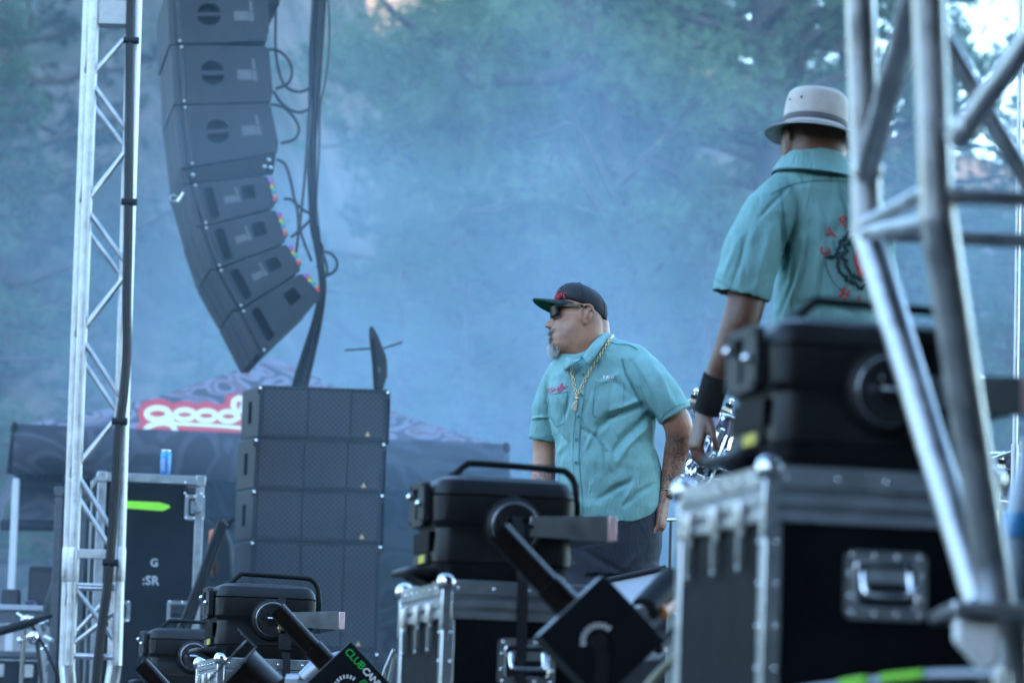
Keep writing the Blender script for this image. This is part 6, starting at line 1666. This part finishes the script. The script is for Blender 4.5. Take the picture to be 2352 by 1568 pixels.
    # near leaf: from behind the neck down to its point
    top = [P(*c1(1470, 945), 13.03), P(*c1(1400, 1005), 12.955), P(*c1(1300, 1100), 12.915), P(*c1(1200, 1215), 12.89), P(*c1(1098, 1372), 12.875)]
    bot = [P(*c1(1540, 1030), 13.02), P(*c1(1480, 1100), 12.935), P(*c1(1390, 1220), 12.895), P(*c1(1290, 1360), 12.870), P(*c1(1178, 1480), 12.855)]
    leaf(top, bot, 'collar_leaf')
    top = [P(*c1(1090, 1372), 12.876), P(*c1(1000, 1395), 12.88), P(*c1(900, 1375), 12.885), P(*c1(852, 1362), 12.92)]
    bot = [P(*c1(1060, 1415), 12.868), P(*c1(960, 1480), 12.868), P(*c1(860, 1545), 12.868), P(*c1(800, 1560), 12.895)]
    leaf(top, bot, 'collar_leaf')
    top = [P(*c1(1470, 945), 13.03), P(*c1(1450, 960), 13.11), P(*c1(1300, 1050), 13.13), P(*c1(1100, 1200), 13.12), P(*c1(900, 1330), 13.05), P(*c1(852, 1362), 12.92)]
    bot = [P(*c1(1540, 1030), 13.02), P(*c1(1520, 1050), 13.13), P(*c1(1350, 1150), 13.16), P(*c1(1100, 1330), 13.15), P(*c1(880, 1450), 13.06), P(*c1(800, 1560), 12.895)]
    leaf(top, bot, 'collar_leaf')
    obj('collar_button', MB().cyl(P(*c1(1085, 1385), 12.868), P(*c1(1085, 1385), 12.862), .0065, None, 12), M['button'], t, world=True)  # top button at the collar, in the plain button colour
    # placket, buttons, pockets, seams
    pl = [(1084, 1400), ]
    def plx(y): return np.interp(y, [836, 860, 905, 956, 1007, 1060, 1120, 1200], [1340, 1340, 1336, 1329, 1324, 1324, 1329, 1334])
    m_ = patch_on(h, 0, 0, 0, 0, 4, 40, .0016, lambda u, v: (plx(842+v*352) - 8 + 15*u, 842 + v*352))
    if m_: obj('placket', m_, M['shirt'], sh, world=True, smooth=60)
    mb = strokes_on(hitter(sb, .0022), [[(plx(y)-7, y) for y in range(846, 1190, 6)], [(plx(y)+6.5, y) for y in range(846, 1190, 6)]], .0007)
    obj('placket_stitching', mb, M['seam'], sh, world=True)
    h3 = hitter(sb, .003)
    for y in (860, 907, 956, 1008, 1061, 1115):
        p = h3(plx(y), y)
        if p is not None:
            w = (CAM-p).normalized(); bt = obj('button', MB().cyl(p, p + w*.003, .0063, .0056, 16), M['button'], sh, world=True, bevel=.0006)
            obj('button_thread', MB().cyl(p + w*.003, p + w*.0036, .0022, None, 8), M['seam'], bt, world=True)
    def pocket(poly):
        q = poly + [poly[0]]; lines = []
        for a, b_ in zip(q[:-1], q[1:]): lines.append([(a[0]+(b_[0]-a[0])*k/10, a[1]+(b_[1]-a[1])*k/10) for k in range(11)])
        obj('pocket_stitching', strokes_on(hitter(sb, .0012), lines, .00075), M['seam'], sh, world=True)
    def ppatch(f): 
        m_ = patch_on(h, 0, 0, 0, 0, 12, 12, .0012, f)
        if m_: obj('pocket', m_, M['shirt'], sh, world=True, smooth=50)
    A = cc(c2, [(870, 335), (1165, 338), (1150, 640), (1080, 695), (880, 708), (835, 670)]); pocket(A)
    ppatch(lambda u, v: (A[0][0] + (A[1][0]-A[0][0])*u - 6*v*(1-u), A[0][1] + 1 + 76*v))
    Bp = cc(c2, [(372, 470), (578, 435), (540, 760), (460, 808), (400, 700)]); pocket(Bp)
    lines = [cc(c1, [(1530, 1132), (1660, 1165), (1800, 1170), (1900, 1215), (1960, 1258)])]
    obj('yoke_seam', strokes_on(hitter(sb, .0014), lines, .0011, 6), M['seam'], sh, world=True)
    obj('armhole_seam', strokes_on(hitter(sb, .0006), [cc(c2, [(1150, 110), (1195, 250), (1290, 440), (1390, 620)])], .0009, 6), M['seam'], sh, world=True)
    obj('cuff_seam', strokes_on(hitter(sb, .0006), [cc(c2, [(175, 905), (270, 915), (380, 900), (480, 880)]), cc(c2, [(1530, 740), (1600, 660), (1700, 590), (1800, 560)])], .0008, 5), M['seam'], sh, world=True)
    # embroidery
    B_ = cc(c2, [(368, 412), (385, 395), (392, 425), (378, 445), (400, 448), (425, 415), (418, 395), (402, 410), (410, 440), (432, 420), (438, 385), (440, 430), (458, 395), (470, 420), (480, 385), (478, 440), (500, 375), (512, 360), (498, 430), (520, 400), (522, 350), (516, 430), (535, 380), (538, 410), (552, 365), (556, 395), (580, 372)])
    obj('embroidery', strokes_on(hitter(sb, .0012), [B_], .0013, 3), M['pink_thread'], sh, world=True, label='pink script embroidery over the pocket')
    B2 = cc(c2, [(470, 438), (485, 440), (500, 425)]); 
    obj('embroidery', strokes_on(hitter(sb, .0012), [B2, cc(c2, [(530, 350), (520, 345), (512, 352)])], .0010, 3), M['pink_thread'], sh, world=True)
    let = {'B': [[(0, 0), (0, 1)], [(0, 1), (.5, .95), (.55, .7), (.4, .52), (0, .5)], [(.4, .52), (.65, .35), (.55, .05), (0, 0)]], 'R': [[(0, 0), (0, 1), (.55, .95), (.6, .6), (0, .5)], [(.25, .5), (.65, 0)]], 'E': [[(.6, 0), (0, 0), (0, 1), (.6, 1)], [(0, .5), (.5, .5)]], 'A': [[(0, 0), (.35, 1), (.7, 0)], [(.12, .35), (.58, .35)]], 'L': [[(0, 1), (0, 0), (.6, 0)]]}
    x = 947; ln = []
    for ch in 'B REAL':
        if ch == ' ': x += 12; continue
        for st in let[ch]: ln.append(cc(c2, [(x + u*22 + v*5, 300 - v*32 - (x-947)*.02) for u, v in st]))
        x += 23
    obj('name_embroidery', strokes_on(hitter(sb, .0012), ln, .0014), M['thread_white'], sh, world=True, label='white name lettering above the pocket')
    # ---- trousers
    q = MB()
    q.loft([ring_px(1408, 1178, 112, D+.02, .158), ring_px(1409, 1215, 112, D+.02, .160), ring_px(1410, 1250, 111, D+.02, .158), ring_px(1408, 1290, 106, D+.02, .152), ring_px(1406, 1325, 103, D+.02, .145)])
    for sx in (-1, 1):
        hp = P(1406 + sx*50, 1305, D+.02)
        q.tube(spline([hp, Vector((hp.x + sx*.02, hp.y, .62)), Vector((hp.x + sx*.035, hp.y+.01, .36)), Vector((hp.x + sx*.045, hp.y+.02, .07))], 4), list(np.linspace(.118, .088, 13)), 24)
    me = remesh(q, .006, 4, .5); fold_disp(me, [([(1330, 1260), (1400, 1300), (1440, 1320)], 8, -.006), ([(1510, 1230), (1470, 1270), (1430, 1310)], 9, .006), ([(1515, 1280), (1480, 1300)], 6, -.005)], .002, 10)
    obj('trousers', me, M['trousers'], t, smooth=179, world=True, recalc=False)
    for sx in (-1, 1):
        hp = P(1406 + sx*50, 1305, D+.02); x = hp.x + sx*.045; y = hp.y - .04
        obj('shoe', MB().loft([[(x + a*s_, y + b_*s_ + oy, z) for a, b_ in rrect(-.048, .048, -.15, .13, .046, 6)] for z, s_, oy in ((.004, 1, 0), (.03, 1.02, 0), (.05, .95, .01), (.085, .7, .045), (.10, .6, .05))]), M['sole'], t, world=True, smooth=50)
    # ---- cap
    a_t = R(17.5)
    Mc = Mh @ Matrix.Translation((.0145, 0, .026)) @ Matrix.Rotation(-a_t, 4, 'Y')
    def cring(h_, s_, sh_, n=48): return [(sh_ + .0925*s_*math.cos(2*math.pi*k/n), .0835*s_*math.sin(2*math.pi*k/n), h_) for k in range(n)]
    CP = [((.101, .051), (-.073, -.010), .0825), ((.1045, .054), (-.0765, -.008), .0850), ((.1035, .070), (-.0795, .018), .0865), ((.0985, .087), (-.0765, .046), .0850), ((.090, .1005), (-.0605, .071), .0770), ((.074, .1115), (-.038, .0915), .0610), ((.051, .1185), (-.008, .1075), .0360), ((.031, .1210), (.017, .1190), .0110)]
    ARCH = [.016, .016, .009, .003, 0, 0, 0, 0]
    def capr(i, g_=0.0, n=48):
        (fx, fz), (bx_, bz), w = CP[i]; return [((fx+bx_)/2 + ((fx-bx_)/2+g_)*math.cos(2*math.pi*k/n), (w+g_)*math.sin(2*math.pi*k/n), (fz+bz)/2 + (fz-bz)/2*math.cos(2*math.pi*k/n) + ARCH[i]*math.sin(2*math.pi*k/n)**2) for k in range(n)]
    crown = MB().loft([[Mh @ Vector(p) for p in capr(i)] for i in range(len(CP))])
    me = crown.mesh('crown'); cb = bvh(me)
    cap = obj('cap', me, M['cap'], t, smooth=60, world=True)
    obj('cap_button', MB().ell((.024, 0, .1205), .009, .009, .004, 14, 6, M=Mh), M['cap'], cap, world=True, smooth=179)
    mb = MB()
    for k in range(6):
        mb.tube([Mh @ Vector(capr(i, .0004)[(4 + 8*k) % 48]) for i in range(1, len(CP))], .0009, 5)
    obj('panel_seams', mb, M['black'], cap, world=True)['kind'] = 'stuff'
    def brim(zoff, th, grow):
        rows = []
        for i in range(25):
            ph = R(-74 + 148*i/24); c_, s_ = math.cos(ph), math.sin(ph)
            inn = Vector((.0925*c_, .0835*s_, 0)); ext = (.070+grow)*max(c_, .02)**.42
            row = []
            for k in range(7):
                f = k/6; row.append(Mc @ Vector((inn.x + ext*f, inn.y*(1 + .03*f), -.002 - .30*ext*f - .010*(s_**2)*f + zoff)))
            rows.append(row)
        vs = [tuple(p) for r_ in rows for p in r_]; fs = [(i*7+j, i*7+j+1, i*7+8+j, i*7+7+j) for i in range(24) for j in range(6)]
        return MB().add(vs, fs)
    o = obj('brim', brim(.0015, .003, .001), M['cap'], cap, world=True, smooth=60); sq = o.modifiers.new('s', 'SOLIDIFY'); sq.thickness = .0028; sq.offset = 0
    o = obj('brim_underside', brim(-.0012, .002, 0), M['cap_green'], cap, world=True, smooth=60, label='dark green underside of the brim'); sq = o.modifiers.new('s', 'SOLIDIFY'); sq.thickness = .0016; sq.offset = 0
    obj('snap_strap', MB().tube([Mc @ Vector((-.0945*math.cos(R(q_)), .0855*math.sin(R(q_)), -.004)) for q_ in range(-30, 31, 6)], .0075, 6, flat=.4), M['black'], cap, world=True)
    hh = hitter(cb, .0012)
    L_ = [cc(c1, [(724, 330), (700, 380), (675, 440), (655, 492)]), cc(c1, [(660, 470), (690, 420), (705, 400), (700, 440), (680, 462), (672, 488)]), cc(c1, [(732, 378), (716, 420), (702, 465), (715, 470)]), cc(c1, [(748, 322), (752, 330)]), cc(c1, [(728, 442), (765, 405), (775, 380), (755, 372), (735, 410), (722, 455), (735, 478), (770, 462)]), cc(c1, [(848, 364), (815, 372), (800, 395), (815, 425), (812, 460), (780, 478), (745, 474)])]
    obj('cap_embroidery', strokes_on(hh, L_, .0018, 4, 6), M['red_thread'], cap, world=True, smooth=179, label='raised red script lettering on the cap front')
    # ---- sunglasses
    TP = ((.104, .0600, .0265, .0070), (.098, .0665, .0265, .0075), (.085, .0725, .0262, .0068), (.055, .0795, .0255, .0056), (.020, .0835, .0235, .0042), (-.004, .0845, .0210, .0030))
    def temple(sg): return MB().loft([[Mh @ Vector((x, sg*(y + a), z + b_*hh_)) for a, b_ in ((-.0016, -1), (.0016, -1), (.0016, 1), (-.0016, 1))] for x, y, z, hh_ in TP])
    g = obj('sunglasses', temple(1), M['lens'], t, world=True, smooth=30)
    obj('temple', temple(-1), M['lens'], g, world=True, smooth=30)
    for sy in (1, -1):
        rows = []
        for i in range(9):
            u = i/8; y = sy*(.012 + .054*u); x = .1165 - .022*u**2.2
            rows.append([Mh @ Vector((x - .006*(k/6), y, .030 - .044*k/6*(1 - .35*abs(u-.45)**1.5))) for k in range(7)])
        o = obj('lens', MB().add([tuple(p) for r_ in rows for p in r_], [(i*7+j, i*7+j+1, i*7+8+j, i*7+7+j) for i in range(8) for j in range(6)]), M['lens'], g, world=True, smooth=60)
        sq = o.modifiers.new('s', 'SOLIDIFY'); sq.thickness = .0035; sq.offset = 0
    for i in range(9):
        for j in range(2):
            u = i/9; x = .090 - .075*u; y = np.interp(x, [.0, .02, .055, .085, .098], [.0845, .0835, .0795, .0725, .0665]) + .0020
            obj('gold_stud', MB().ell(Mh @ Vector((x - .004*j, y, .0290 - .0060*j - .003*u)), .0024, .0012, .0019, 8, 5), M['gold'], g, world=True, smooth=179)
    # ---- moustache and beard
    def hairs(name, mt, seeds, ln, r_, dirf, n, seed):
        rs = random.Random(seed); mb = MB(); cnt = 0; tries = 0
        while cnt < n and tries < n*6:
            tries += 1
            y, z = seeds(rs)
            o_ = Mh @ Vector((.25, y, z)); dv = (Mh.to_3x3() @ Vector((-1, 0, 0))).normalized()
            q = headbvh.ray_cast(o_, dv)
            if q[0] is None: continue
            d_ = (Mh.to_3x3() @ Vector(dirf(rs, y, z))).normalized(); L = ln*rs.uniform(.6, 1.15)
            p = q[0] - q[1]*0.0; a = p; m_ = p + d_*L*.5 + q[1]*L*.10; e_ = p + d_*L + Vector((0, 0, -L*.12))
            mb.tube([a, m_, e_], [r_, r_*.9, r_*.25], 3, caps=False); cnt += 1
        o = obj(name, mb, M[mt], t, smooth=179, world=True); o['kind'] = 'stuff'; return o
    hairs('beard', 'hair_white', lambda r_: (r_.gauss(0, .014), r_.uniform(-.124, -.092)), .026, .00055, lambda r_, y, z: (-.12 + r_.gauss(0, .25), y*4 + r_.gauss(0, .28), -1), 1000, 1)
    hairs('beard_side', 'hair_dark', lambda r_: (r_.choice((-1, 1))*r_.uniform(.020, .031), r_.uniform(-.118, -.062)), .012, .0006, lambda r_, y, z: (.2 + r_.gauss(0, .3), y*5 + r_.gauss(0, .3), -1), 620, 2)
    hairs('moustache', 'hair_dark', lambda r_: (r_.gauss(0, .017), r_.uniform(-.059, -.046)), .010, .00055, lambda r_, y, z: (.25 + r_.gauss(0, .25), y*22 + r_.gauss(0, .3), -.8), 460, 3)
    # ---- gold chain with pendant, lying on the shirt
    hc = hitter(sb, .0045)
    right = [(1407, 772), (1398, 785), (1386, 803), (1374, 822), (1363, 840), (1352, 858), (1342, 878), (1333, 897), (1328, 908), (1326, 914)]
    left = [(1311, 838), (1314, 852), (1317, 868), (1320, 885), (1323, 900), (1326, 914)]
    nk = obj('necklace', MB().ell(hc(1326, 915), .006, .005, .006, 10, 8), M['gold'], t, world=True, smooth=179)
    for path in (right, left):
        pp = spline([(a, b_, 0) for a, b_ in path], 12); pts = [hc(p.x, p.y) or P(p.x, p.y, 12.88) for p in pp]
        acc = [0]
        for a, b_ in zip(pts[:-1], pts[1:]): acc.append(acc[-1] + (b_-a).length)
        nL = int(acc[-1]/.0095)
        for k in range(nL):
            sx = acc[-1]*(k+.5)/nL; i = max(0, np.searchsorted(acc, sx)-1); i = min(i, len(pts)-2)
            f = (sx-acc[i])/max(acc[i+1]-acc[i], 1e-6); p = pts[i].lerp(pts[i+1], f); tv = (pts[i+1]-pts[i]).normalized(); vw = (CAM-p).normalized()
            sd_ = tv.cross(vw).normalized(); up_ = sd_ if k % 2 else (sd_*.45 + vw*.9).normalized()
            ring = [p + tv*(.0066*math.cos(q_)) + up_*(.0042*math.sin(q_)) for q_ in np.linspace(0, 2*math.pi, 11)]
            obj('chain_link', MB().tube(ring, .0014, 5, caps=False), M['gold'], nk, world=True, smooth=179)
    pc = [h3(*c2(x, y)) for x, y in ((682, 520), (650, 540), (625, 580), (618, 610), (640, 632), (672, 640))]
    vw = (CAM - pc[0]).normalized(); fr = [p + vw*.004 for p in pc]; bk = [p - vw*.001 for p in pc]; n = len(fr)
    obj('pendant', MB().add([tuple(v) for v in fr+bk], [tuple(range(n)), tuple(range(2*n-1, n-1, -1))] + [(k, (k+1) % n, n+(k+1) % n, n+k) for k in range(n)]), M['pendant'], nk, world=True, bevel=.0008)
    # ---- watch
    w0 = P(1530, 1124, 12.965); w1 = P(1526, 1142, 12.96)
    wt = obj('watch', MB().tube([w0, w1], .0275, 20, flat=.9), M['black'], t, world=True, bevel=.002)
    obj('watch_rim', MB().tube([w0.lerp(w1, .05) + Vector((math.cos(q_)*.0285, math.sin(q_)*.0285*.9, 0)) for q_ in np.linspace(0, 2*math.pi, 24)], .0016, 6), M['gold'], wt, world=True)
M['pendant'] = mat('pale gold pendant', (0.78, 0.70, 0.55), 0.25, 0.9, var=0.3, vscale=500)
man1()

# ------------------------------------------------------------------ man in the bucket hat, seen from behind
def man2():
    D = 10.0
    ft = P(1880, 1500, D); ft.z = 0
    t = thing('person', 'man in pale bucket hat and teal shirt seen from behind at the right', 'person', ft)
    Mh = Matrix.Translation(P(1872, 338, D)) @ Matrix.Rotation(R(112), 4, 'Z') @ Matrix.Rotation(R(4), 4, 'X') @ Matrix.Scale(1.06, 4)
    b = MB(); mbm(b, head_geo(1.0, -.125), Mh)
    b.loft([ring_px(1880, 460, 66, D, .08), ring_px(1876, 420, 56, D, .062), ring_px(1872, 390, 52, D, .058), ring_px(1870, 350, 50, D, .055)])
    b.loft([ring_px(cx, y, hw, D+.02, dp) for y, cx, hw, dp in ((440, 1880, 90, .07), (520, 1890, 100, .09), (640, 1895, 92, .10), (800, 1890, 90, .10), (1000, 1890, 92, .10), (1100, 1890, 92, .10))])
    limb_px(b, [(1770, 500, 9.92, 42), (1735, 590, 9.88, 46), (1716, 680, 9.84, 45), (1702, 735, 9.82, 44), (1689, 770, 9.82, 41), (1668, 820, 9.82, 36), (1648, 862, 9.83, 29), (1634, 900, 9.84, 26), (1621, 945, 9.85, 26)])
    limb_px(b, [(1990, 520, 10.12, 50), (2005, 620, 10.16, 48), (2006, 720, 10.12, 40), (2000, 860, 10.06, 28), (1990, 930, 10.0, 22)])
    def put_hand(wp, dirv, palm, mirror, curl, s=1.0, thumb=.5, spread=.10):
        z = -dirv.normalized(); y = (palm - z*palm.dot(z)).normalized(); x = y.cross(z)
        if mirror: x = -x
        Mx = Matrix(((x.x, y.x, z.x, wp.x), (x.y, y.y, z.y, wp.y), (x.z, y.z, z.z, wp.z), (0, 0, 0, 1))) @ Matrix.Scale(s, 4)
        mbm(b, hand_geo(curl, spread, thumb), Mx)
    put_hand(P(1618, 950, 9.85), Vector((-.24, -.02, -1)), Vector((1, .35, .1)), True, .62, .96, .5, .14)
    put_hand(P(1990, 940, 10.0), Vector((0, 0, -1)), Vector((-1, .3, 0)), False, .6)
    for sx in (-1, 1):
        hp = P(1890 + sx*55, 1090, D+.02); b.tube([hp, Vector((hp.x+sx*.02, hp.y, .46)), Vector((hp.x+sx*.02, hp.y, .09))], [.10, .075, .048], 16)
    me = remesh(b, .0042, 3, .4)
    obj('body', me, M['skin2'], t, smooth=179, world=True)
    # shirt
    s = MB()
    s.loft([ring_px(cx, y, hw, D+.02, dp, .82, 48) for y, cx, hw, dp in ((356, 1880, 48, .060), (385, 1878, 80, .092), (415, 1880, 110, .116), (450, 1884, 136, .134), (500, 1894, 140, .142), (570, 1900, 126, .150), (640, 1900, 120, .155), (720, 1896, 122, .160), (850, 1894, 124, .165), (1000, 1894, 124, .165), (1050, 1894, 118, .158))])
    def sleeve(pts):
        q = spline([P(a, c, d_) for a, c, d_, r_ in pts], 5); m_ = len(q)
        rs = list(np.interp(np.linspace(0, len(pts)-1, m_), range(len(pts)), [r_*d_/F for a, c, d_, r_ in pts])); dirn = (q[-1]-q[-2]).normalized()
        q2 = q + [q[-1]-dirn*.002, q[-1]-dirn*.05]; rs2 = rs + [rs[-1]-.008, rs[-1]-.012]; rings = []
        for i, p in enumerate(q2):
            tv = (q[min(i+1, m_-1)] - q[max(i-1, 0)]).normalized() if i < m_ else dirn
            u = (Vector((0, 1, 0)) - tv*tv.y).normalized(); w = tv.cross(u)
            rings.append([p + u*(math.cos(2*math.pi*k/28)*rs2[i]*.95) + w*(math.sin(2*math.pi*k/28)*rs2[i]) for k in range(28)])
        s.loft(rings)
    sleeve([(1815, 445, 9.96, 52), (1772, 488, 9.92, 66), (1738, 560, 9.88, 68), (1716, 625, 9.85, 69), (1702, 683, 9.84, 70)])
    sleeve([(1960, 450, 10.06, 50), (1988, 510, 10.12, 60), (2004, 600, 10.16, 58), (2008, 690, 10.14, 57)])
    me = remesh(s, .0052, 5, .5)
    folds = [([(1800, 500), (1806, 570), (1796, 640), (1780, 700)], 8, -.016), ([(1835, 560), (1822, 620), (1800, 680), (1790, 720)], 9, -.012), ([(1850, 540), (1840, 620), (1815, 700)], 8, .008), ([(1770, 520), (1750, 600), (1735, 680)], 9, .006), ([(1720, 520), (1700, 600), (1680, 660)], 9, -.006),
             ([(1880, 480), (1890, 560), (1870, 680)], 12, .005), ([(1810, 430), (1770, 470), (1745, 500)], 6, -.006), ([(1830, 700), (1880, 690), (1960, 720)], 9, -.006), ([(1930, 430), (1945, 480), (1950, 540)], 7, -.008), ([(1690, 560), (1660, 640)], 6, .005), ([(1900, 400), (1960, 420), (2000, 470)], 10, .005)]
    fold_disp(me, [(a, b_*.9, c_*1.15) for a, b_, c_ in folds], .0036, 12, 8)
    sb = bvh(me); sh = obj('shirt', me, M['shirt'], t, smooth=179, world=True, recalc=False)
    # collar band and turned-down leaf round the neck
    rt_ = []; 
    for f, (y, hw, dp) in enumerate(((352, 60, .072), (350, 63, .076), (372, 80, .096), (408, 104, .126), (411, 102, .122))): rt_.append(ring_px(1874, y, hw, D, dp, .9, 48, sl=-.10))
    mb = MB().loft(rt_, caps=False); o = obj('collar', mb, M['shirt'], t, smooth=60, world=True)
    h = hitter(sb, .0012)
    obj('yoke_seam', strokes_on(h, [[(1770, 448), (1800, 432), (1840, 420), (1890, 415), (1950, 418)]], .0012, 6), M['seam'], sh, world=True)
    obj('armhole_seam', strokes_on(h, [[(1792, 432), (1800, 500), (1806, 560), (1800, 620)]], .0012, 6), M['seam'], sh, world=True)
    obj('cuff_seam', strokes_on(h, [[(1643, 640), (1680, 662), (1720, 682), (1765, 698)]], .0010, 5), M['seam'], sh, world=True)
    # back print: red arc lettering round a dark ragged ring with a red centre
    C_ = (1992, 590)
    let = {'C': [[(.85, .8), (.5, 1), (.1, .8), (0, .5), (.1, .2), (.5, 0), (.85, .2)]], 'Y': [[(0, 1), (.4, .5), (.8, 1)], [(.4, .5), (.4, 0)], [(.25, 0), (.55, 0)], [(-.1, 1), (.15, 1)], [(.65, 1), (.9, 1)]], 'P': [[(0, 0), (0, 1), (.6, .95), (.7, .7), (.6, .5), (0, .45)], [(-.15, 0), (.2, 0)]], 'R': [[(0, 0), (0, 1), (.6, .95), (.65, .7), (.5, .5), (0, .45)], [(.3, .45), (.75, 0)], [(-.15, 0), (.2, 0)]], 'E': [[(.7, 0), (0, 0), (0, 1), (.7, 1)], [(0, .5), (.5, .5)]], 'S': [[(.7, .85), (.35, 1), (.05, .8), (.35, .5), (.7, .25), (.35, 0), (0, .15)]], 'H': [[(0, 0), (0, 1)], [(.75, 0), (.75, 1)], [(0, .5), (.75, .5)], [(-.15, 0), (.15, 0)], [(.6, 0), (.9, 0)], [(-.15, 1), (.15, 1)], [(.6, 1), (.9, 1)]], 'I': [[(.3, 0), (.3, 1)]], 'L': [[(0, 1), (0, 0), (.65, 0)]]}
    ln = []
    def arc_word(word, a0, da, rad, hgt, flip):
        for i, ch in enumerate(word):
            a = R(a0 + da*i); ux, uy = math.cos(a), -math.sin(a)        # outward in the picture
            tx_, ty_ = (math.sin(a), math.cos(a)) if not flip else (-math.sin(a), -math.cos(a))
            for st in let[ch]:
                q = []
                for k in range(len(st)-1):
                    for f in np.linspace(0, 1, 4): q.append((st[k][0]*(1-f)+st[k+1][0]*f, st[k][1]*(1-f)+st[k+1][1]*f))
                ln.append([(C_[0] + ux*(rad + (v if not flip else 1-v)*hgt) + tx_*(u-.4)*hgt*.85, C_[1] + uy*(rad + (v if not flip else 1-v)*hgt) + ty_*(u-.4)*hgt*.85) for u, v in q])
    arc_word('CYPRESS', 172, -25, 88, 21, False); arc_word('HILL', 238, 22, 90, 20, True)
    obj('back_lettering', strokes_on(h, ln, .0021), M['red_thread'], sh, world=True, label='red arched lettering on the back of the shirt')
    rs = random.Random(3); rg1 = []
    rag = [(C_[0] + (70 + rs.uniform(-7, 5))*math.cos(R(q_)), C_[1] - (70 + rs.uniform(-7, 5))*math.sin(R(q_))) for q_ in range(95, 270, 4)]
    rag2 = [(C_[0] + (56 + rs.uniform(-9, 7))*math.cos(R(q_)), C_[1] - (56 + rs.uniform(-9, 7))*math.sin(R(q_))) for q_ in range(95, 270, 5)]
    obj('back_print_ring', strokes_on(h, [rag], .0042), M['ink'], sh, world=True); obj('back_print_ring', strokes_on(h, [rag2], .0055), M['ink'], sh, world=True)
    obj('back_print_circle', strokes_on(h, [[(C_[0] + 97*math.cos(R(q_)), C_[1] - 97*math.sin(R(q_))) for q_ in range(186, 250, 4)], [(C_[0]-100, C_[1]+2), (C_[0]-60, C_[1])]], .0010), M['ink'], sh, world=True)
    obj('back_print_arrow', strokes_on(h, [[(C_[0]-96, C_[1]+1), (C_[0]-84, C_[1]-4), (C_[0]-70, C_[1]), (C_[0]-84, C_[1]+5), (C_[0]-96, C_[1]+1)], [(C_[0]-88, C_[1]), (C_[0]-72, C_[1])]], .0022), M['ink'], sh, world=True)
    sk = [[(C_[0]-30, C_[1]-50 + k*7), (C_[0]-8, C_[1]-50 + k*7)] for k in range(15)]
    obj('back_print_emblem', strokes_on(h, [[(a[0] + (abs(k-7)**1.3)*.9, a[1]), ((a[0]+b_[0])/2, (a[1]+b_[1])/2), b_] for k, (a, b_) in enumerate(sk)], .0042), M['red_thread'], sh, world=True)
    # trousers, shoes
    q = MB().loft([ring_px(1892, y, hw, D+.02, dp) for y, hw, dp in ((1030, 118, .150), (1080, 116, .150), (1140, 108, .145))])
    for sx in (-1, 1):
        hp = P(1892 + sx*56, 1110, D+.02); q.tube([hp, Vector((hp.x+sx*.02, hp.y, .45)), Vector((hp.x+sx*.03, hp.y, .07))], [.105, .09, .078], 20)
    obj('trousers', remesh(q, .008, 4), M['trousers'], t, smooth=179, world=True)
    for sx in (-1, 1):
        hp = P(1892 + sx*56, 1110, D+.02); x = hp.x + sx*.03; y = hp.y + .04
        obj('shoe', MB().loft([[(x + a*s_, y + b_*s_ + oy, z) for a, b_ in rrect(-.048, .048, -.13, .15, .046, 6)] for z, s_, oy in ((.004, 1, 0), (.03, 1.02, 0), (.05, .95, -.01), (.085, .7, -.045), (.10, .6, -.05))]), M['sole'], t, world=True, smooth=50)
    # wristband
    a, e = P(1647, 862, 9.83), P(1622, 948, 9.85)
    obj('wristband', MB().tube([a.lerp(e, f) for f in (0, .03, .3, .6, .97, 1)], [.0330, .0360, .0352, .0352, .0345, .0320], 28), M['band'], t, world=True, smooth=50)
    # bucket hat
    Mc = Matrix.Translation(P(1872, 283, D)) @ Matrix.Rotation(R(5.5), 4, 'Y') @ Matrix.Rotation(R(-5), 4, 'X')
    hat = obj('hat', MB().lathe([(.0835, -.012), (.0845, -.004), (.0825, .030), (.0800, .058), (.0765, .071), (.069, .0785), (.050, .081), (0, .0815)], 48, Mc, sy=1.13), M['hat'], t, world=True, smooth=50)
    me = MB().lathe([(.0840, -.012), (.0905, -.019), (.106, -.029), (.1265, -.0375), (.1285, -.0400), (.1255, -.0408), (.105, -.034), (.088, -.023), (.082, -.016)], 48, Mc, sy=1.13)
    obj('hat_brim', me, M['hat'], hat, world=True, smooth=60)
    obj('hat_band', MB().lathe([(.0850, -.011), (.0857, -.009), (.0850, .004), (.0842, .005)], 48, Mc, sy=1.13), M['hatband'], hat, world=True, smooth=60)
    for an in (205, 235):
        p = Mc @ Vector((.0812*math.cos(R(an)), .0812*1.13*math.sin(R(an)), .044)); w = (p - (Mc @ Vector((0, 0, .044)))).normalized()
        obj('eyelet', MB().cyl(p - w*.001, p + w*.0012, .0035, None, 10), M['black'], hat, world=True)
    mb = MB()
    for k, rr_ in enumerate((.099, .111, .121)):
        z = np.interp(rr_, [.0905, .106, .1265], [-.019, -.029, -.0375]) + .0006
        mb.tube([Mc @ Vector((rr_*math.cos(q_), rr_*1.13*math.sin(q_), z)) for q_ in np.linspace(0, 2*math.pi, 60)], .0006, 4)
    obj('brim_stitching', mb, M['hatband'], hat, world=True)['kind'] = 'stuff'
M['ink'] = mat('dark shirt print', (0.02, 0.05, 0.065), 0.8)
M['band'] = mat('black terry wristband', (0.006, 0.006, 0.007), 0.95, bump=0.8, bscale=350)
M['hat'] = mat('pale cotton hat', (0.52, 0.46, 0.41), 0.85, c2=(0.62, 0.56, 0.50), vscale=18, bump=0.25, bscale=180)
M['hatband'] = mat('grey hat band', (0.12, 0.115, 0.12), 0.8)
man2()
